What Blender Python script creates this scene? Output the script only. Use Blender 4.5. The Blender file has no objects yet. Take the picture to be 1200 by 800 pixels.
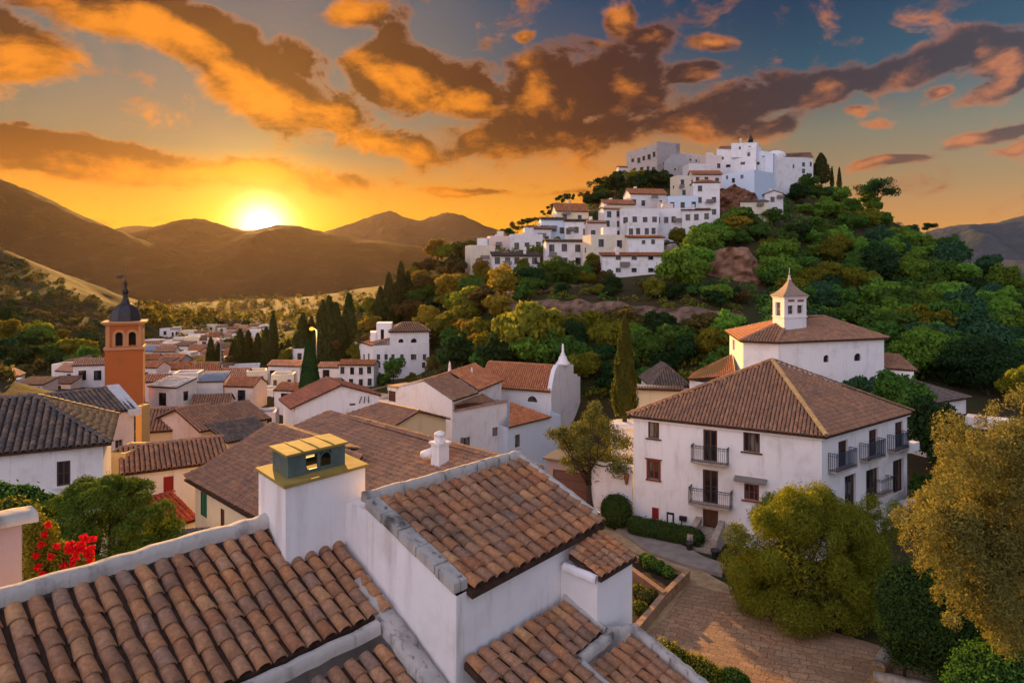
import bpy, math, random
import numpy as np
from mathutils import Vector, Matrix
from mathutils import noise as mnoise

sc = bpy.context.scene
COL = sc.collection
R = math.radians
rng = random.Random(7)

# ------------------------------------------------------------------ camera
FPX, CX, HY = 800.0, 600.0, 325.0          # photo: 1200x800, level camera, lowered lens axis
cam = bpy.data.cameras.new('camera')
cam_ob = bpy.data.objects.new('camera', cam)
COL.objects.link(cam_ob)
cam.sensor_width = 36.0
cam.lens = 24.0
cam.shift_y = -(400 - HY) / 1200.0
cam.clip_start = 0.1
cam.clip_end = 20000
cam_ob.location = (0, 0, 0)
cam_ob.rotation_euler = (R(90), 0, 0)
sc.camera = cam_ob

SUN_AZ, SUN_EL = R(-22.0), R(11.5)          # lamp direction, azimuth measured from +Y to +X
DISC_AZ = math.atan2(307 - CX, FPX)
DISC_EL = math.atan2(HY - 266, math.hypot(FPX, 307 - CX))

sc.render.engine = 'CYCLES'
sc.cycles.use_denoising = True
sc.cycles.max_bounces = 6
sc.cycles.diffuse_bounces = 3
sc.cycles.glossy_bounces = 2
sc.cycles.transmission_bounces = 3
sc.cycles.volume_bounces = 0
sc.cycles.sample_clamp_indirect = 6.0
sc.view_settings.view_transform = 'Standard'
sc.view_settings.look = 'None'
sc.view_settings.exposure = 1.1
sc.view_settings.gamma = 1.0
sc.view_settings.use_curve_mapping = False


# ------------------------------------------------------------------ node helpers
class NT:
    def __init__(s, nt):
        s.nt = nt

    def new(s, t, **kw):
        n = s.nt.nodes.new(t)
        for k, v in kw.items():
            setattr(n, k, v)
        return n

    def plug(s, sock, v):
        if v is None:
            return
        if isinstance(v, bpy.types.NodeSocket):
            s.nt.links.new(v, sock)
        elif isinstance(v, (tuple, list)) and len(v) == 3 and sock.type == 'RGBA':
            sock.default_value = (*v, 1)
        else:
            sock.default_value = v

    def m(s, op, a, b=None, c=None, clamp=False):
        n = s.new('ShaderNodeMath', operation=op, use_clamp=clamp)
        for i, v in enumerate((a, b, c)):
            s.plug(n.inputs[i], v)
        return n.outputs[0]

    def add(s, a, b): return s.m('ADD', a, b)
    def sub(s, a, b): return s.m('SUBTRACT', a, b)
    def mul(s, a, b): return s.m('MULTIPLY', a, b)

    def sstep(s, lo, hi, v, a=0.0, b=1.0):
        n = s.new('ShaderNodeMapRange', interpolation_type='SMOOTHSTEP')
        s.plug(n.inputs['Value'], v)
        n.inputs['From Min'].default_value = lo
        n.inputs['From Max'].default_value = hi
        n.inputs['To Min'].default_value = a
        n.inputs['To Max'].default_value = b
        return n.outputs[0]

    def mix(s, f, a, b, blend='MIX', clampf=True):
        n = s.new('ShaderNodeMix', data_type='RGBA', blend_type=blend, clamp_factor=clampf)
        s.plug(n.inputs[0], f)
        s.plug(n.inputs[6], a)
        s.plug(n.inputs[7], b)
        return n.outputs[2]

    def scale(s, col, k):
        n = s.new('ShaderNodeVectorMath', operation='SCALE')
        s.plug(n.inputs[0], col)
        s.plug(n.inputs[3], k)
        return n.outputs[0]

    def vadd(s, a, b):
        n = s.new('ShaderNodeVectorMath', operation='ADD')
        s.plug(n.inputs[0], a)
        s.plug(n.inputs[1], b)
        return n.outputs[0]

    def vmul(s, a, b):
        n = s.new('ShaderNodeVectorMath', operation='MULTIPLY')
        s.plug(n.inputs[0], a)
        s.plug(n.inputs[1], b)
        return n.outputs[0]

    def ramp(s, f, stops, interp='LINEAR'):
        n = s.new('ShaderNodeValToRGB')
        cr = n.color_ramp
        cr.interpolation = interp
        while len(cr.elements) < len(stops):
            cr.elements.new(0.5)
        for e, (p, c) in zip(cr.elements, stops):
            e.position = p
            e.color = (*c, 1)
        s.plug(n.inputs[0], f)
        return n.outputs[0]

    def noise(s, vec, scale=5, detail=4, rough=0.55, dist=0.0):
        n = s.new('ShaderNodeTexNoise')
        s.plug(n.inputs['Vector'], vec)
        n.inputs['Scale'].default_value = scale
        n.inputs['Detail'].default_value = detail
        n.inputs['Roughness'].default_value = rough
        n.inputs['Distortion'].default_value = dist
        return n.outputs['Fac'], n.outputs['Color']


# ------------------------------------------------------------------ world: sunset sky with clouds
def azel(px, py):
    az = math.atan2(px - CX, FPX)
    el = math.atan2(HY - py, math.hypot(FPX, px - CX))
    return az, el

w = bpy.data.worlds.new('World')
sc.world = w
w.use_nodes = True
w.node_tree.nodes.clear()
T = NT(w.node_tree)
tc = T.new('ShaderNodeTexCoord')
sep = T.new('ShaderNodeSeparateXYZ')
T.plug(sep.inputs[0], tc.outputs['Generated'])
X, Y, Z = sep.outputs
AZ = T.m('ARCTAN2', X, Y)
EL = T.m('ARCSINE', Z)
comb = T.new('ShaderNodeCombineXYZ')
T.plug(comb.inputs[0], AZ)
T.plug(comb.inputs[1], EL)
AE = comb.outputs[0]

# clear-sky colours (linear), by elevation, for the sunset side and the side away from it
t = T.m('DIVIDE', EL, 0.46, clamp=True)
sun_side = T.ramp(t, [(0, (1.0, .44, .006)), (.14, (1.0, .44, .008)), (.27, (.75, .30, .03)), (.38, (.26, .22, .13)),
                      (.55, (.17, .19, .17)), (.75, (.12, .15, .17)), (1, (.08, .12, .17))])
mid_side = T.ramp(t, [(0, (1.0, .44, .02)), (.16, (.95, .40, .03)), (.30, (.80, .30, .05)), (.50, (.30, .17, .11)),
                      (.68, (.055, .095, .15)), (.82, (.018, .065, .14)), (1, (.010, .045, .115))])
far_side = T.ramp(t, [(0, (.80, .30, .05)), (.13, (.68, .28, .07)), (.26, (.40, .24, .10)), (.42, (.22, .20, .14)),
                      (.58, (.020, .085, .14)), (.76, (.001, .038, .095)), (1, (.000, .012, .045))])
base = T.mix(T.sstep(-.22, .12, AZ), sun_side, mid_side)
base = T.mix(T.sstep(.08, .42, AZ), base, far_side)

# angular distance from the sun disc
sd = Vector((math.cos(DISC_EL) * math.sin(DISC_AZ), math.cos(DISC_EL) * math.cos(DISC_AZ), math.sin(DISC_EL)))
dotn = T.new('ShaderNodeVectorMath', operation='DOT_PRODUCT')
T.plug(dotn.inputs[0], tc.outputs['Generated'])
dotn.inputs[1].default_value = sd
ANG = T.m('ARCCOSINE', T.m('MINIMUM', dotn.outputs['Value'], 0.999999))
def gauss(sig):
    q = T.m('DIVIDE', ANG, sig)
    return T.m('EXPONENT', T.mul(T.mul(q, q), -1.0))
g1, g2, g3 = gauss(.030), gauss(.085), gauss(.26)

# cloud cover as a node group evaluated twice, here and a little towards the sun
grp = bpy.data.node_groups.new('cloud_cover', 'ShaderNodeTree')
grp.interface.new_socket('P', in_out='INPUT', socket_type='NodeSocketVector')
grp.interface.new_socket('Cover', in_out='OUTPUT', socket_type='NodeSocketFloat')
GT = NT(grp)
gi = GT.new('NodeGroupInput')
go = GT.new('NodeGroupOutput')
_, wc = GT.noise(GT.vmul(gi.outputs[0], (1, 1.5, 1)), 7, 3, .5)
warp = GT.vmul(GT.vadd(wc, (-.5, -.5, -.5)), (.085, .05, 0))
Pw = GT.vadd(gi.outputs[0], warp)
BL = [  # px, py, radius x, radius y, tilt (clockwise), weight
    (18, 55, 95, 48, 8, 1.4), (110, 10, 130, 36, 14, 1.0), (215, 38, 165, 46, 20, 1.7), (300, 90, 125, 50, 26, 1.75), (370, 130, 100, 46, 8, 1.0),
    (350, 70, 50, 34, 10, .9), (430, 12, 60, 30, 0, .9), (462, 32, 30, 34, 30, .7), (90, 184, 195, 30, 2, 1.8), (290, 208, 210, 22, 3, 1.1),
    (480, 90, 80, 46, 10, 1.6), (560, 112, 80, 48, 8, 1.2), (640, 112, 85, 55, 0, 1.5), (725, 90, 90, 48, 12, 1.25),
    (722, 24, 36, 28, 0, 1.15), (765, 42, 44, 26, 10, 1.0), (828, 52, 36, 16, 0, .95), (812, 88, 44, 15, -6, 1.0), (860, 128, 130, 34, -6, 1.15), (975, 104, 120, 28, -15, 1.2), (1080, 75, 95, 30, -20, 1.25),
    (1145, 55, 50, 30, -10, 1.1), (1190, 60, 70, 36, -14, 1.15), (1165, 95, 80, 18, -18, 1.0), (640, 160, 200, 34, -4, 1.0), (450, 165, 130, 30, 8, .9),
    (1045, 191, 85, 9, -5, .95), (1150, 158, 72, 13, -16, 1.0), (1190, 170, 40, 10, -12, .9), (540, 227, 80, 8, -1, .95), (1092, 106, 26, 12, -4, .95), (1012, 134, 24, 9, 0, .8), (1035, 148, 30, 9, 0, .8),
    (660, 226, 80, 7, -6, .6), (615, 46, 16, 9, 0, .8), (30, 150, 30, 9, 0, .9), (900, 150, 80, 20, -10, .85)]
tot = None
for (bx, by, rx, ry, tilt, wt) in BL:
    a, e = azel(bx, by)
    sx = (azel(bx + rx, by)[0] - azel(bx - rx, by)[0]) / 2
    sy = (azel(bx, by - ry)[1] - azel(bx, by + ry)[1]) / 2
    mp = GT.new('ShaderNodeMapping', vector_type='TEXTURE')
    GT.plug(mp.inputs[0], Pw)
    mp.inputs['Location'].default_value = (a, e, 0)
    mp.inputs['Rotation'].default_value = (0, 0, R(-tilt))
    mp.inputs['Scale'].default_value = (sx * 1.22, sy * 1.20, 1)
    gr = GT.new('ShaderNodeTexGradient', gradient_type='SPHERICAL')
    GT.plug(gr.inputs[0], mp.outputs[0])
    v = GT.mul(gr.outputs['Fac'], wt * 1.5)
    tot = v if tot is None else GT.m('SMOOTH_MAX', tot, v, .25)
nf, _ = GT.noise(GT.vmul(gi.outputs[0], (1, 1.6, 1)), 13, 10, .62, .5)
nf2, _ = GT.noise(GT.vmul(gi.outputs[0], (1, 1.3, 1)), 34, 6, .6)
shape = GT.add(tot, GT.mul(GT.sub(nf, .5), 2.7))
shape = GT.add(shape, GT.mul(GT.sub(nf2, .5), .5))
# nothing of this cover far outside the band of the western sky
GT.plug(go.inputs[0], shape)

def cover(p):
    n = T.new('ShaderNodeGroup')
    n.node_tree = grp
    T.plug(n.inputs[0], p)
    return n.outputs[0]

c1 = cover(AE)
tosun = T.new('ShaderNodeVectorMath', operation='SUBTRACT')
tosun.inputs[0].default_value = (DISC_AZ, DISC_EL, 0)
T.plug(tosun.inputs[1], AE)
tn = T.new('ShaderNodeVectorMath', operation='NORMALIZE')
T.plug(tn.inputs[0], tosun.outputs[0])
c2 = cover(T.vadd(AE, T.scale(tn.outputs[0], .042)))
front = T.sstep(.2, .5, Y)
alpha = T.mul(T.sstep(.26, .88, c1), front)
thick = T.sstep(.35, 1.05, c1)
relief = T.m('MULTIPLY_ADD', T.sub(c1, c2), .62, .06, clamp=True)
lit = T.m('ADD', relief, T.mul(T.sub(1.0, thick), .58), clamp=True)
near = T.sstep(.95, .10, ANG)
cl_lit = T.mix(near, (.62, .19, .06), (1.0, .30, .006))
cl_drk = T.mix(near, (.040, .024, .034), (.095, .026, .004))
cloud = T.mix(T.sstep(.10, 1.0, lit), cl_drk, cl_lit)
# low in the sky the cloud glows orange through and through
cloud = T.mix(T.sstep(.22, .06, EL, 0, .50), cloud, T.mix(near, (.50, .17, .06), (.80, .22, .01)))
sky = T.mix(T.mul(alpha, .96), base, cloud)
glow = T.vadd(T.vadd(T.scale((1.0, .93, .62), T.mul(g1, 2.6)), T.scale((1.0, .62, .06), T.mul(g2, .85))),
              T.scale((.75, .22, .0), T.mul(g3, .05)))
sky = T.vadd(sky, glow)
disc = T.sstep(.0145, .0115, ANG)
sky = T.vadd(sky, T.scale((1.0, .95, .75), T.mul(disc, 6.0)))
# the high sky and the sky opposite the sunset: lilac arch, brightened to light the camera-facing walls
arch = T.mix(T.sstep(-.05, .75, EL), (1.0, .77, .74), (.68, .65, .84))
arch = T.mix(T.sstep(-.2, .9, X), arch, (.52, .60, .88))
arch = T.scale(arch, T.m('MULTIPLY_ADD', T.sstep(.65, -.75, X), .75, .55))
back = T.m('MAXIMUM', T.sstep(.20, -.35, Y), T.mul(T.sstep(.75, 1.3, EL), .45))
BACK = 1.55
sky = T.mix(back, sky, T.scale(arch, BACK))
sky = T.mix(T.sstep(-.01, -.12, Z), sky, (.16, .10, .07))
nish = T.new('ShaderNodeTexSky', sky_type='NISHITA')
nish.sun_disc = False
nish.sun_elevation = SUN_EL
nish.sun_rotation = SUN_AZ
nish.dust_density = 2.0
bg1 = T.new('ShaderNodeBackground')
T.plug(bg1.inputs[0], T.scale(nish.outputs[0], T.sstep(.5, 1.9, ANG, 0, .5)))
bg1.inputs[1].default_value = 0.05
bg2 = T.new('ShaderNodeBackground')
T.plug(bg2.inputs[0], sky)
bg2.inputs[1].default_value = 0.43
ads = T.new('ShaderNodeAddShader')
T.plug(ads.inputs[0], bg1.outputs[0])
T.plug(ads.inputs[1], bg2.outputs[0])
wo = T.new('ShaderNodeOutputWorld')
T.plug(wo.inputs[0], ads.outputs[0])
w.cycles.sampling_method = 'MANUAL'
w.cycles.sample_map_resolution = 1024

# ------------------------------------------------------------------ sun
sun = bpy.data.lights.new('sun', 'SUN')
sun.energy = 5.0
sun.angle = R(0.6)
sun.color = (1.0, .53, .15)
sun_ob = bpy.data.objects.new('sun', sun)
COL.objects.link(sun_ob)
sdir = Vector((math.cos(SUN_EL) * math.sin(SUN_AZ), math.cos(SUN_EL) * math.cos(SUN_AZ), math.sin(SUN_EL)))
sun_ob.rotation_euler = (-sdir).to_track_quat('-Z', 'Y').to_euler()


# ------------------------------------------------------------------ geometry helpers
def D(px, py, d):                       # point at depth d metres seen at photo pixel
    return Vector(((px - CX) / FPX * d, d, -(py - HY) / FPX * d))

def G(px, py, z):                       # point at height z seen at photo pixel
    return D(px, py, -z * FPX / (py - HY))

def V2(v): return Vector((v[0], v[1]))
def lerp(a, b, t): return a + (b - a) * t

ORIG = {}

def tag(o, label=None, cat=None, group=None, kind=None):
    if label: o['label'] = label
    if cat: o['category'] = cat
    if group: o['group'] = group
    if kind: o['kind'] = kind
    return o

def thing(name, label, cat, loc=(0, 0, 0), group=None, rotz=0):
    o = bpy.data.objects.new(name, None)
    o.empty_display_size = 0.3
    COL.objects.link(o)
    o.location = loc
    o.rotation_euler = (0, 0, rotz)
    ORIG[o.name] = Vector(loc)
    return tag(o, label, cat, group)

class MB:
    def __init__(s):
        s.v, s.f, s.mi, s.sm = [], [], [], []

    def vert(s, p):
        s.v.append((p[0], p[1], p[2]))
        return len(s.v) - 1

    def face(s, pts, mi=0, smooth=False):
        i0 = len(s.v)
        s.v.extend((p[0], p[1], p[2]) for p in pts)
        s.f.append(tuple(range(i0, i0 + len(pts))))
        s.mi.append(mi); s.sm.append(smooth)

    def faces(s, verts, faces, mi=0, smooth=False):
        i0 = len(s.v)
        s.v.extend((p[0], p[1], p[2]) for p in verts)
        for f in faces:
            s.f.append(tuple(i + i0 for i in f))
            s.mi.append(mi); s.sm.append(smooth)

    def obox(s, o, a, b, c, mi=0):      # corner o and three edge vectors
        o = Vector(o); a = Vector(a); b = Vector(b); c = Vector(c)
        vs = [o, o + a, o + a + b, o + b, o + c, o + a + c, o + a + b + c, o + b + c]
        fs = [(0, 3, 2, 1), (4, 5, 6, 7), (0, 1, 5, 4), (1, 2, 6, 5), (2, 3, 7, 6), (3, 0, 4, 7)]
        if a.cross(b).dot(c) < 0:
            fs = [f[::-1] for f in fs]
        s.faces(vs, fs, mi)

    def box(s, c, size, rz=0, mi=0):    # box centred on c (x, y centre, z bottom)
        ca, sa = math.cos(rz), math.sin(rz)
        ex, ey = Vector((ca, sa, 0)), Vector((-sa, ca, 0))
        o = Vector(c) - ex * size[0] / 2 - ey * size[1] / 2
        s.obox(o, ex * size[0], ey * size[1], Vector((0, 0, size[2])), mi)

    def prism(s, pts, z0, z1, mi=0, top=True, bottom=True):   # CCW polygon, z0/z1 numbers
        n = len(pts)
        vs = [(p[0], p[1], z0) for p in pts] + [(p[0], p[1], z1) for p in pts]
        fs = [(i, (i + 1) % n, n + (i + 1) % n, n + i) for i in range(n)]
        if top: fs.append(tuple(range(n, 2 * n)))
        if bottom: fs.append(tuple(range(n - 1, -1, -1)))
        s.faces(vs, fs, mi)

    def slab(s, pts, th, mi=0):         # polygon extruded down by th
        n = len(pts)
        vs = [tuple(p) for p in pts] + [(p[0], p[1], p[2] - th) for p in pts]
        nrm = (Vector(pts[1]) - Vector(pts[0])).cross(Vector(pts[2]) - Vector(pts[0]))
        fs = [tuple(range(n)), tuple(range(2 * n - 1, n - 1, -1))]
        fs += [(i, n + i, n + (i + 1) % n, (i + 1) % n) for i in range(n)]
        if nrm.z < 0:
            fs = [f[::-1] for f in fs]
        s.faces(vs, fs, mi)

    def tube(s, path, radii, seg=8, mi=0, cap=True, smooth=True):
        path = [Vector(p) for p in path]
        if not isinstance(radii, (list, tuple)):
            radii = [radii] * len(path)
        vs, fs = [], []
        for i, p in enumerate(path):
            d = (path[min(i + 1, len(path) - 1)] - path[max(i - 1, 0)]).normalized()
            u = d.cross(Vector((0, 0, 1)))
            if u.length < 1e-3: u = Vector((1, 0, 0))
            u.normalize(); v = d.cross(u)
            for k in range(seg):
                a = 2 * math.pi * k / seg
                vs.append(p + (u * math.cos(a) + v * math.sin(a)) * radii[i])
        for i in range(len(path) - 1):
            for k in range(seg):
                k2 = (k + 1) % seg
                fs.append((i * seg + k, i * seg + k2, (i + 1) * seg + k2, (i + 1) * seg + k))
        if cap:
            fs.append(tuple(range(seg))[::-1])
            fs.append(tuple(range((len(path) - 1) * seg, len(path) * seg)))
        s.faces(vs, fs, mi, smooth)

    def lathe(s, c, prof, seg=16, mi=0, smooth=True, a0=0):   # prof: (radius, z)
        c = Vector(c)
        vs, fs = [], []
        for r, z in prof:
            for k in range(seg):
                a = 2 * math.pi * k / seg + a0
                vs.append((c.x + r * math.cos(a), c.y + r * math.sin(a), c.z + z))
        for i in range(len(prof) - 1):
            for k in range(seg):
                k2 = (k + 1) % seg
                fs.append((i * seg + k, i * seg + k2, (i + 1) * seg + k2, (i + 1) * seg + k))
        fs.append(tuple(range(seg))[::-1])
        fs.append(tuple(range((len(prof) - 1) * seg, len(prof) * seg)))
        s.faces(vs, fs, mi, smooth)

    def build(s, name, mats, parent=None):
        me = bpy.data.meshes.new(name)
        org = Vector((0, 0, 0))
        if parent is not None:
            org = ORIG[parent.name]
        if org.length > 0:
            vv = [(a - org.x, b - org.y, c - org.z) for a, b, c in s.v]
        else:
            vv = s.v
        me.from_pydata(vv, [], s.f)
        if not isinstance(mats, (list, tuple)): mats = [mats]
        for m in mats: me.materials.append(m)
        if any(s.mi):
            me.polygons.foreach_set('material_index', s.mi)
        if any(s.sm):
            me.polygons.foreach_set('use_smooth', s.sm)
        me.update()
        o = bpy.data.objects.new(name, me)
        COL.objects.link(o)
        if parent is not None:
            o.parent = parent
        ORIG[o.name] = org
        return o

def quads_mesh(name, V, mats, Fq=None, mi=None):
    """numpy (n,4,3) quads to a mesh"""
    n = len(V)
    me = bpy.data.meshes.new(name)
    me.vertices.add(n * 4)
    me.vertices.foreach_set('co', V.reshape(-1).astype(np.float32))
    me.loops.add(n * 4)
    me.loops.foreach_set('vertex_index', np.arange(n * 4, dtype=np.int32))
    me.polygons.add(n)
    me.polygons.foreach_set('loop_start', np.arange(0, n * 4, 4, dtype=np.int32))
    if not isinstance(mats, (list, tuple)): mats = [mats]
    for m in mats: me.materials.append(m)
    if mi is not None:
        me.polygons.foreach_set('material_index', mi.astype(np.int32))
    me.update(calc_edges=True)
    return me

# ------------------------------------------------------------------ materials
def newmat(name):
    m = bpy.data.materials.new(name)
    m.use_nodes = True
    m.node_tree.nodes.clear()
    t = NT(m.node_tree)
    out = t.new('ShaderNodeOutputMaterial')
    return m, t, out

def princ(t, out, col, rough=.8, normal=None, spec=.3, metal=0):
    p = t.new('ShaderNodeBsdfPrincipled')
    t.plug(p.inputs['Base Color'], col)
    t.plug(p.inputs['Roughness'], rough)
    p.inputs['Specular IOR Level'].default_value = spec
    p.inputs['Metallic'].default_value = metal
    if normal is not None: t.plug(p.inputs['Normal'], normal)
    t.plug(out.inputs[0], p.outputs[0])
    return p

def bump(t, h, dist=.02, strength=.6, normal=None):
    b = t.new('ShaderNodeBump')
    b.inputs['Distance'].default_value = dist
    b.inputs['Strength'].default_value = strength
    t.plug(b.inputs['Height'], h)
    if normal is not None: t.plug(b.inputs['Normal'], normal)
    return b.outputs[0]

def wpos(t):
    return t.new('ShaderNodeNewGeometry').outputs['Position']

def plaster(name, col, dirt=(.42, .36, .31), amt=.35, bumpy=.015, bevel=0.0):
    m, t, out = newmat(name)
    p = wpos(t)
    a, _ = t.noise(p, .55, 5, .6)
    b, _ = t.noise(t.vmul(p, (1.6, 1.6, .28)), 1.3, 5, .6)
    c, _ = t.noise(p, 9, 5, .65)
    s_, _ = t.noise(t.vmul(p, (7, 7, .45)), 1.0, 5, .6)
    s2, _ = t.noise(p, .25, 3, .5)
    strk = t.mul(t.sstep(.54, .74, s_), t.sstep(.42, .62, s2))
    f = t.mul(t.add(t.add(t.sstep(.50, .78, a), t.sstep(.52, .80, b)), t.mul(strk, .9)), amt)
    cc = t.mix(f, col, dirt)
    cc = t.mix(t.mul(t.sstep(.3, .8, c), .16), cc, tuple(x * .72 for x in col))
    nrm = None
    if bevel:
        bv = t.new('ShaderNodeBevel', samples=3)
        bv.inputs['Radius'].default_value = bevel
        nrm = bv.outputs[0]
    h = t.add(t.mul(c, .5), t.noise(p, 2.2, 3, .5)[0])
    princ(t, out, cc, .85, bump(t, h, bumpy, .7, nrm), .2)
    return m

WHITE = plaster('white_plaster', (.80, .77, .76), (.44, .37, .31), .50)
WHITE_NEAR = plaster('white_plaster_near', (.80, .76, .75), (.42, .35, .30), .52, .012, .03)
WHITE_FAR = plaster('white_plaster_far', (.74, .70, .68), amt=.5)
WHITE_BLUE = plaster('blue_white_plaster', (.62, .72, .84), amt=.2)
CREAM = plaster('cream_plaster', (.72, .56, .34), (.45, .33, .2), .4)
PINKISH = plaster('pink_plaster', (.70, .54, .46), (.42, .32, .26), .4)
OCHRE = plaster('ochre_plaster', (.66, .42, .16), (.40, .26, .12), .4)
TERRA_WALL = plaster('orange_plaster', (.46, .125, .032), (.32, .11, .04), .55)
TERRA_TRIM = plaster('pale_orange_trim', (.52, .25, .12), (.40, .20, .1), .4)
GREYSTONE = plaster('grey_castle_stone', (.36, .33, .32), (.20, .18, .17), .7, .05)
COPING = plaster('lichen_coping', (.44, .40, .36), (.085, .075, .065), 1.15, .045, .02)
MORTAR = plaster('grey_mortar', (.36, .32, .28), (.09, .08, .07), 1.1, .04)
BROWN_WALL = plaster('brown_garage_paint', (.20, .10, .075), (.12, .07, .05), .5)

def tile_mat(name, stops, stain=.45, lich=(.10, .095, .085), bump_d=.006, seedscale=1.0):
    m, t, out = newmat(name)
    g = t.new('ShaderNodeNewGeometry')
    p = g.outputs['Position']
    r = g.outputs['Random Per Island']
    mean = tuple(sum(c[i] for _, c in stops) / len(stops) for i in range(3))
    lf, _ = t.noise(p, .7 * seedscale, 3, .5)
    col = t.mix(t.sstep(.3, .7, lf, .15, .60), t.ramp(r, stops, 'CONSTANT'), mean)
    a, _ = t.noise(p, 1.1 * seedscale, 5, .6)
    b, _ = t.noise(p, 14 * seedscale, 6, .7)
    c, _ = t.noise(p, 55 * seedscale, 3, .6)
    hs = t.new('ShaderNodeHueSaturation')
    t.plug(hs.inputs['Color'], col)
    hs.inputs['Saturation'].default_value = .98
    t.plug(hs.inputs['Value'], t.sstep(.25, .75, b, .92, 1.62))
    col = hs.outputs[0]
    col = t.mix(t.mul(t.sstep(.48, .72, a), stain), col, lich)
    col = t.mix(t.mul(t.sstep(.56, .70, b), .40), col, (.30, .27, .25))
    col = t.mix(t.mul(t.sstep(.62, .72, c), .35), col, (.07, .06, .05))
    princ(t, out, col, .82, bump(t, t.add(b, t.mul(c, .4)), bump_d, .8), .25)
    return m

TILE_NEAR = tile_mat('weathered_barrel_tile', [
    (0, (.30, .125, .048)), (.15, (.25, .115, .055)), (.30, (.36, .165, .068)), (.42, (.21, .105, .060)),
    (.54, (.37, .145, .048)), (.66, (.185, .105, .072)), (.74, (.31, .165, .088)), (.84, (.23, .085, .036)),
    (.92, (.165, .118, .100)), (.96, (.42, .215, .09))], .55, (.075, .062, .050))
TILE_MID = tile_mat('brown_barrel_tile', [
    (0, (.26, .125, .066)), (.18, (.225, .112, .064)), (.38, (.30, .150, .078)), (.55, (.20, .105, .066)),
    (.7, (.32, .165, .085)), (.86, (.175, .10, .072))], .38)
TILE_DARK = tile_mat('dark_lichened_tile', [
    (0, (.105, .078, .066)), (.2, (.082, .07, .064)), (.4, (.14, .10, .078)), (.6, (.07, .064, .062)),
    (.8, (.17, .11, .075))], .55, (.05, .047, .045))
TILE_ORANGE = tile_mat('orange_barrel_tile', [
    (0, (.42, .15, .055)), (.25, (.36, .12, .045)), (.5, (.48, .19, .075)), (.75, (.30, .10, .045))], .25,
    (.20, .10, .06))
TILE_RED = tile_mat('red_barrel_tile', [
    (0, (.34, .065, .03)), (.3, (.28, .05, .025)), (.6, (.42, .095, .04)), (.85, (.22, .05, .03))], .25, (.15, .06, .04))

def flat(name, col, rough=.6, var=.25, scale=6, spec=.3, metal=0, bd=.004):
    m, t, out = newmat(name)
    p = wpos(t)
    a, _ = t.noise(p, scale, 5, .6)
    c = t.mix(t.sstep(.3, .75, a), col, tuple(x * (1 - var) for x in col))
    princ(t, out, c, rough, bump(t, a, bd, .6), spec, metal)
    return m

def wood(name, col, rough=.55):
    m, t, out = newmat(name)
    p = wpos(t)
    a, _ = t.noise(t.vmul(p, (14, 14, 1.2)), 3, 5, .65)
    c = t.mix(a, tuple(x * .55 for x in col), tuple(x * 1.25 for x in col))
    princ(t, out, c, rough, bump(t, a, .004, .6), .3)
    return m

WOOD_DARK = wood('dark_brown_wood', (.105, .045, .026))
WOOD_RED = wood('red_brown_wood', (.20, .045, .03))
WOOD_REDPAINT = wood('red_painted_wood', (.30, .02, .025))
WOOD_GREEN = wood('green_painted_shutter', (.02, .14, .075))
WOOD_GREY = wood('grey_weathered_wood', (.20, .17, .15))
IRON = flat('black_wrought_iron', (.018, .018, .02), .45, .3, 20)
IRON_BLUE = flat('blue_black_railing', (.03, .05, .085), .5, .3, 20)
LEAD = flat('dark_lead_sheet', (.035, .033, .036), .5, .4, 3, .4)
DARK = flat('dark_interior', (.022, .018, .016), .8, .3, 2)
LIGHTSTONE = flat('pale_stone', (.42, .34, .27), .85, .4, 5, .2, 0, .02)
WALLSTONE = flat('brown_rubble_stone', (.25, .165, .105), .9, .55, 4, .2, 0, .06)
COPPER = flat('green_grey_painted_sheet', (.10, .145, .135), .45, .35, 5, .4)
CAPMETAL = flat('pale_cement_sheet', (.40, .36, .30), .5, .35, 6, .35)
SUNCAP = flat('sun_gold_cement', (.36, .25, .055), .85, .35, 3, .35)  # the sun's gold on the cap tops is put into the cement colour
TERRACOTTA = flat('terracotta_clay', (.30, .11, .05), .8, .35, 8)
TILE_BED = flat('shaded_tile_channel', (.075, .043, .030), .95, .5, 6, .1, 0, .02)  # groove shade between the tiles is put into this dark bed colour
CANVAS = flat('pale_blue_canvas', (.50, .58, .66), .8, .15, 4)
SOLAR = flat('pale_blue_sheet_roof', (.42, .47, .55), .6, .3, .6)
RUST = flat('reddish_rock', (.26, .115, .065), .95, .55, 1.2, .15, 0, .15)
BARK = flat('grey_brown_bark', (.085, .06, .045), .95, .5, 9, .1, 0, .03)

def glass(name, col=(.02, .022, .028), curtain=(.28, .25, .23), amt=.6):
    m, t, out = newmat(name)
    p = wpos(t)
    a, _ = t.noise(t.vmul(p, (1, 1, .25)), 1.7, 2, .5)
    c = t.mix(t.mul(t.sstep(.46, .60, a), amt), col, curtain)
    princ(t, out, c, .08, None, .5)
    return m
PANE = glass('window_glass')
PANE_DARK = glass('dark_window_glass', (.012, .013, .018), (.10, .09, .09), .5)

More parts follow.
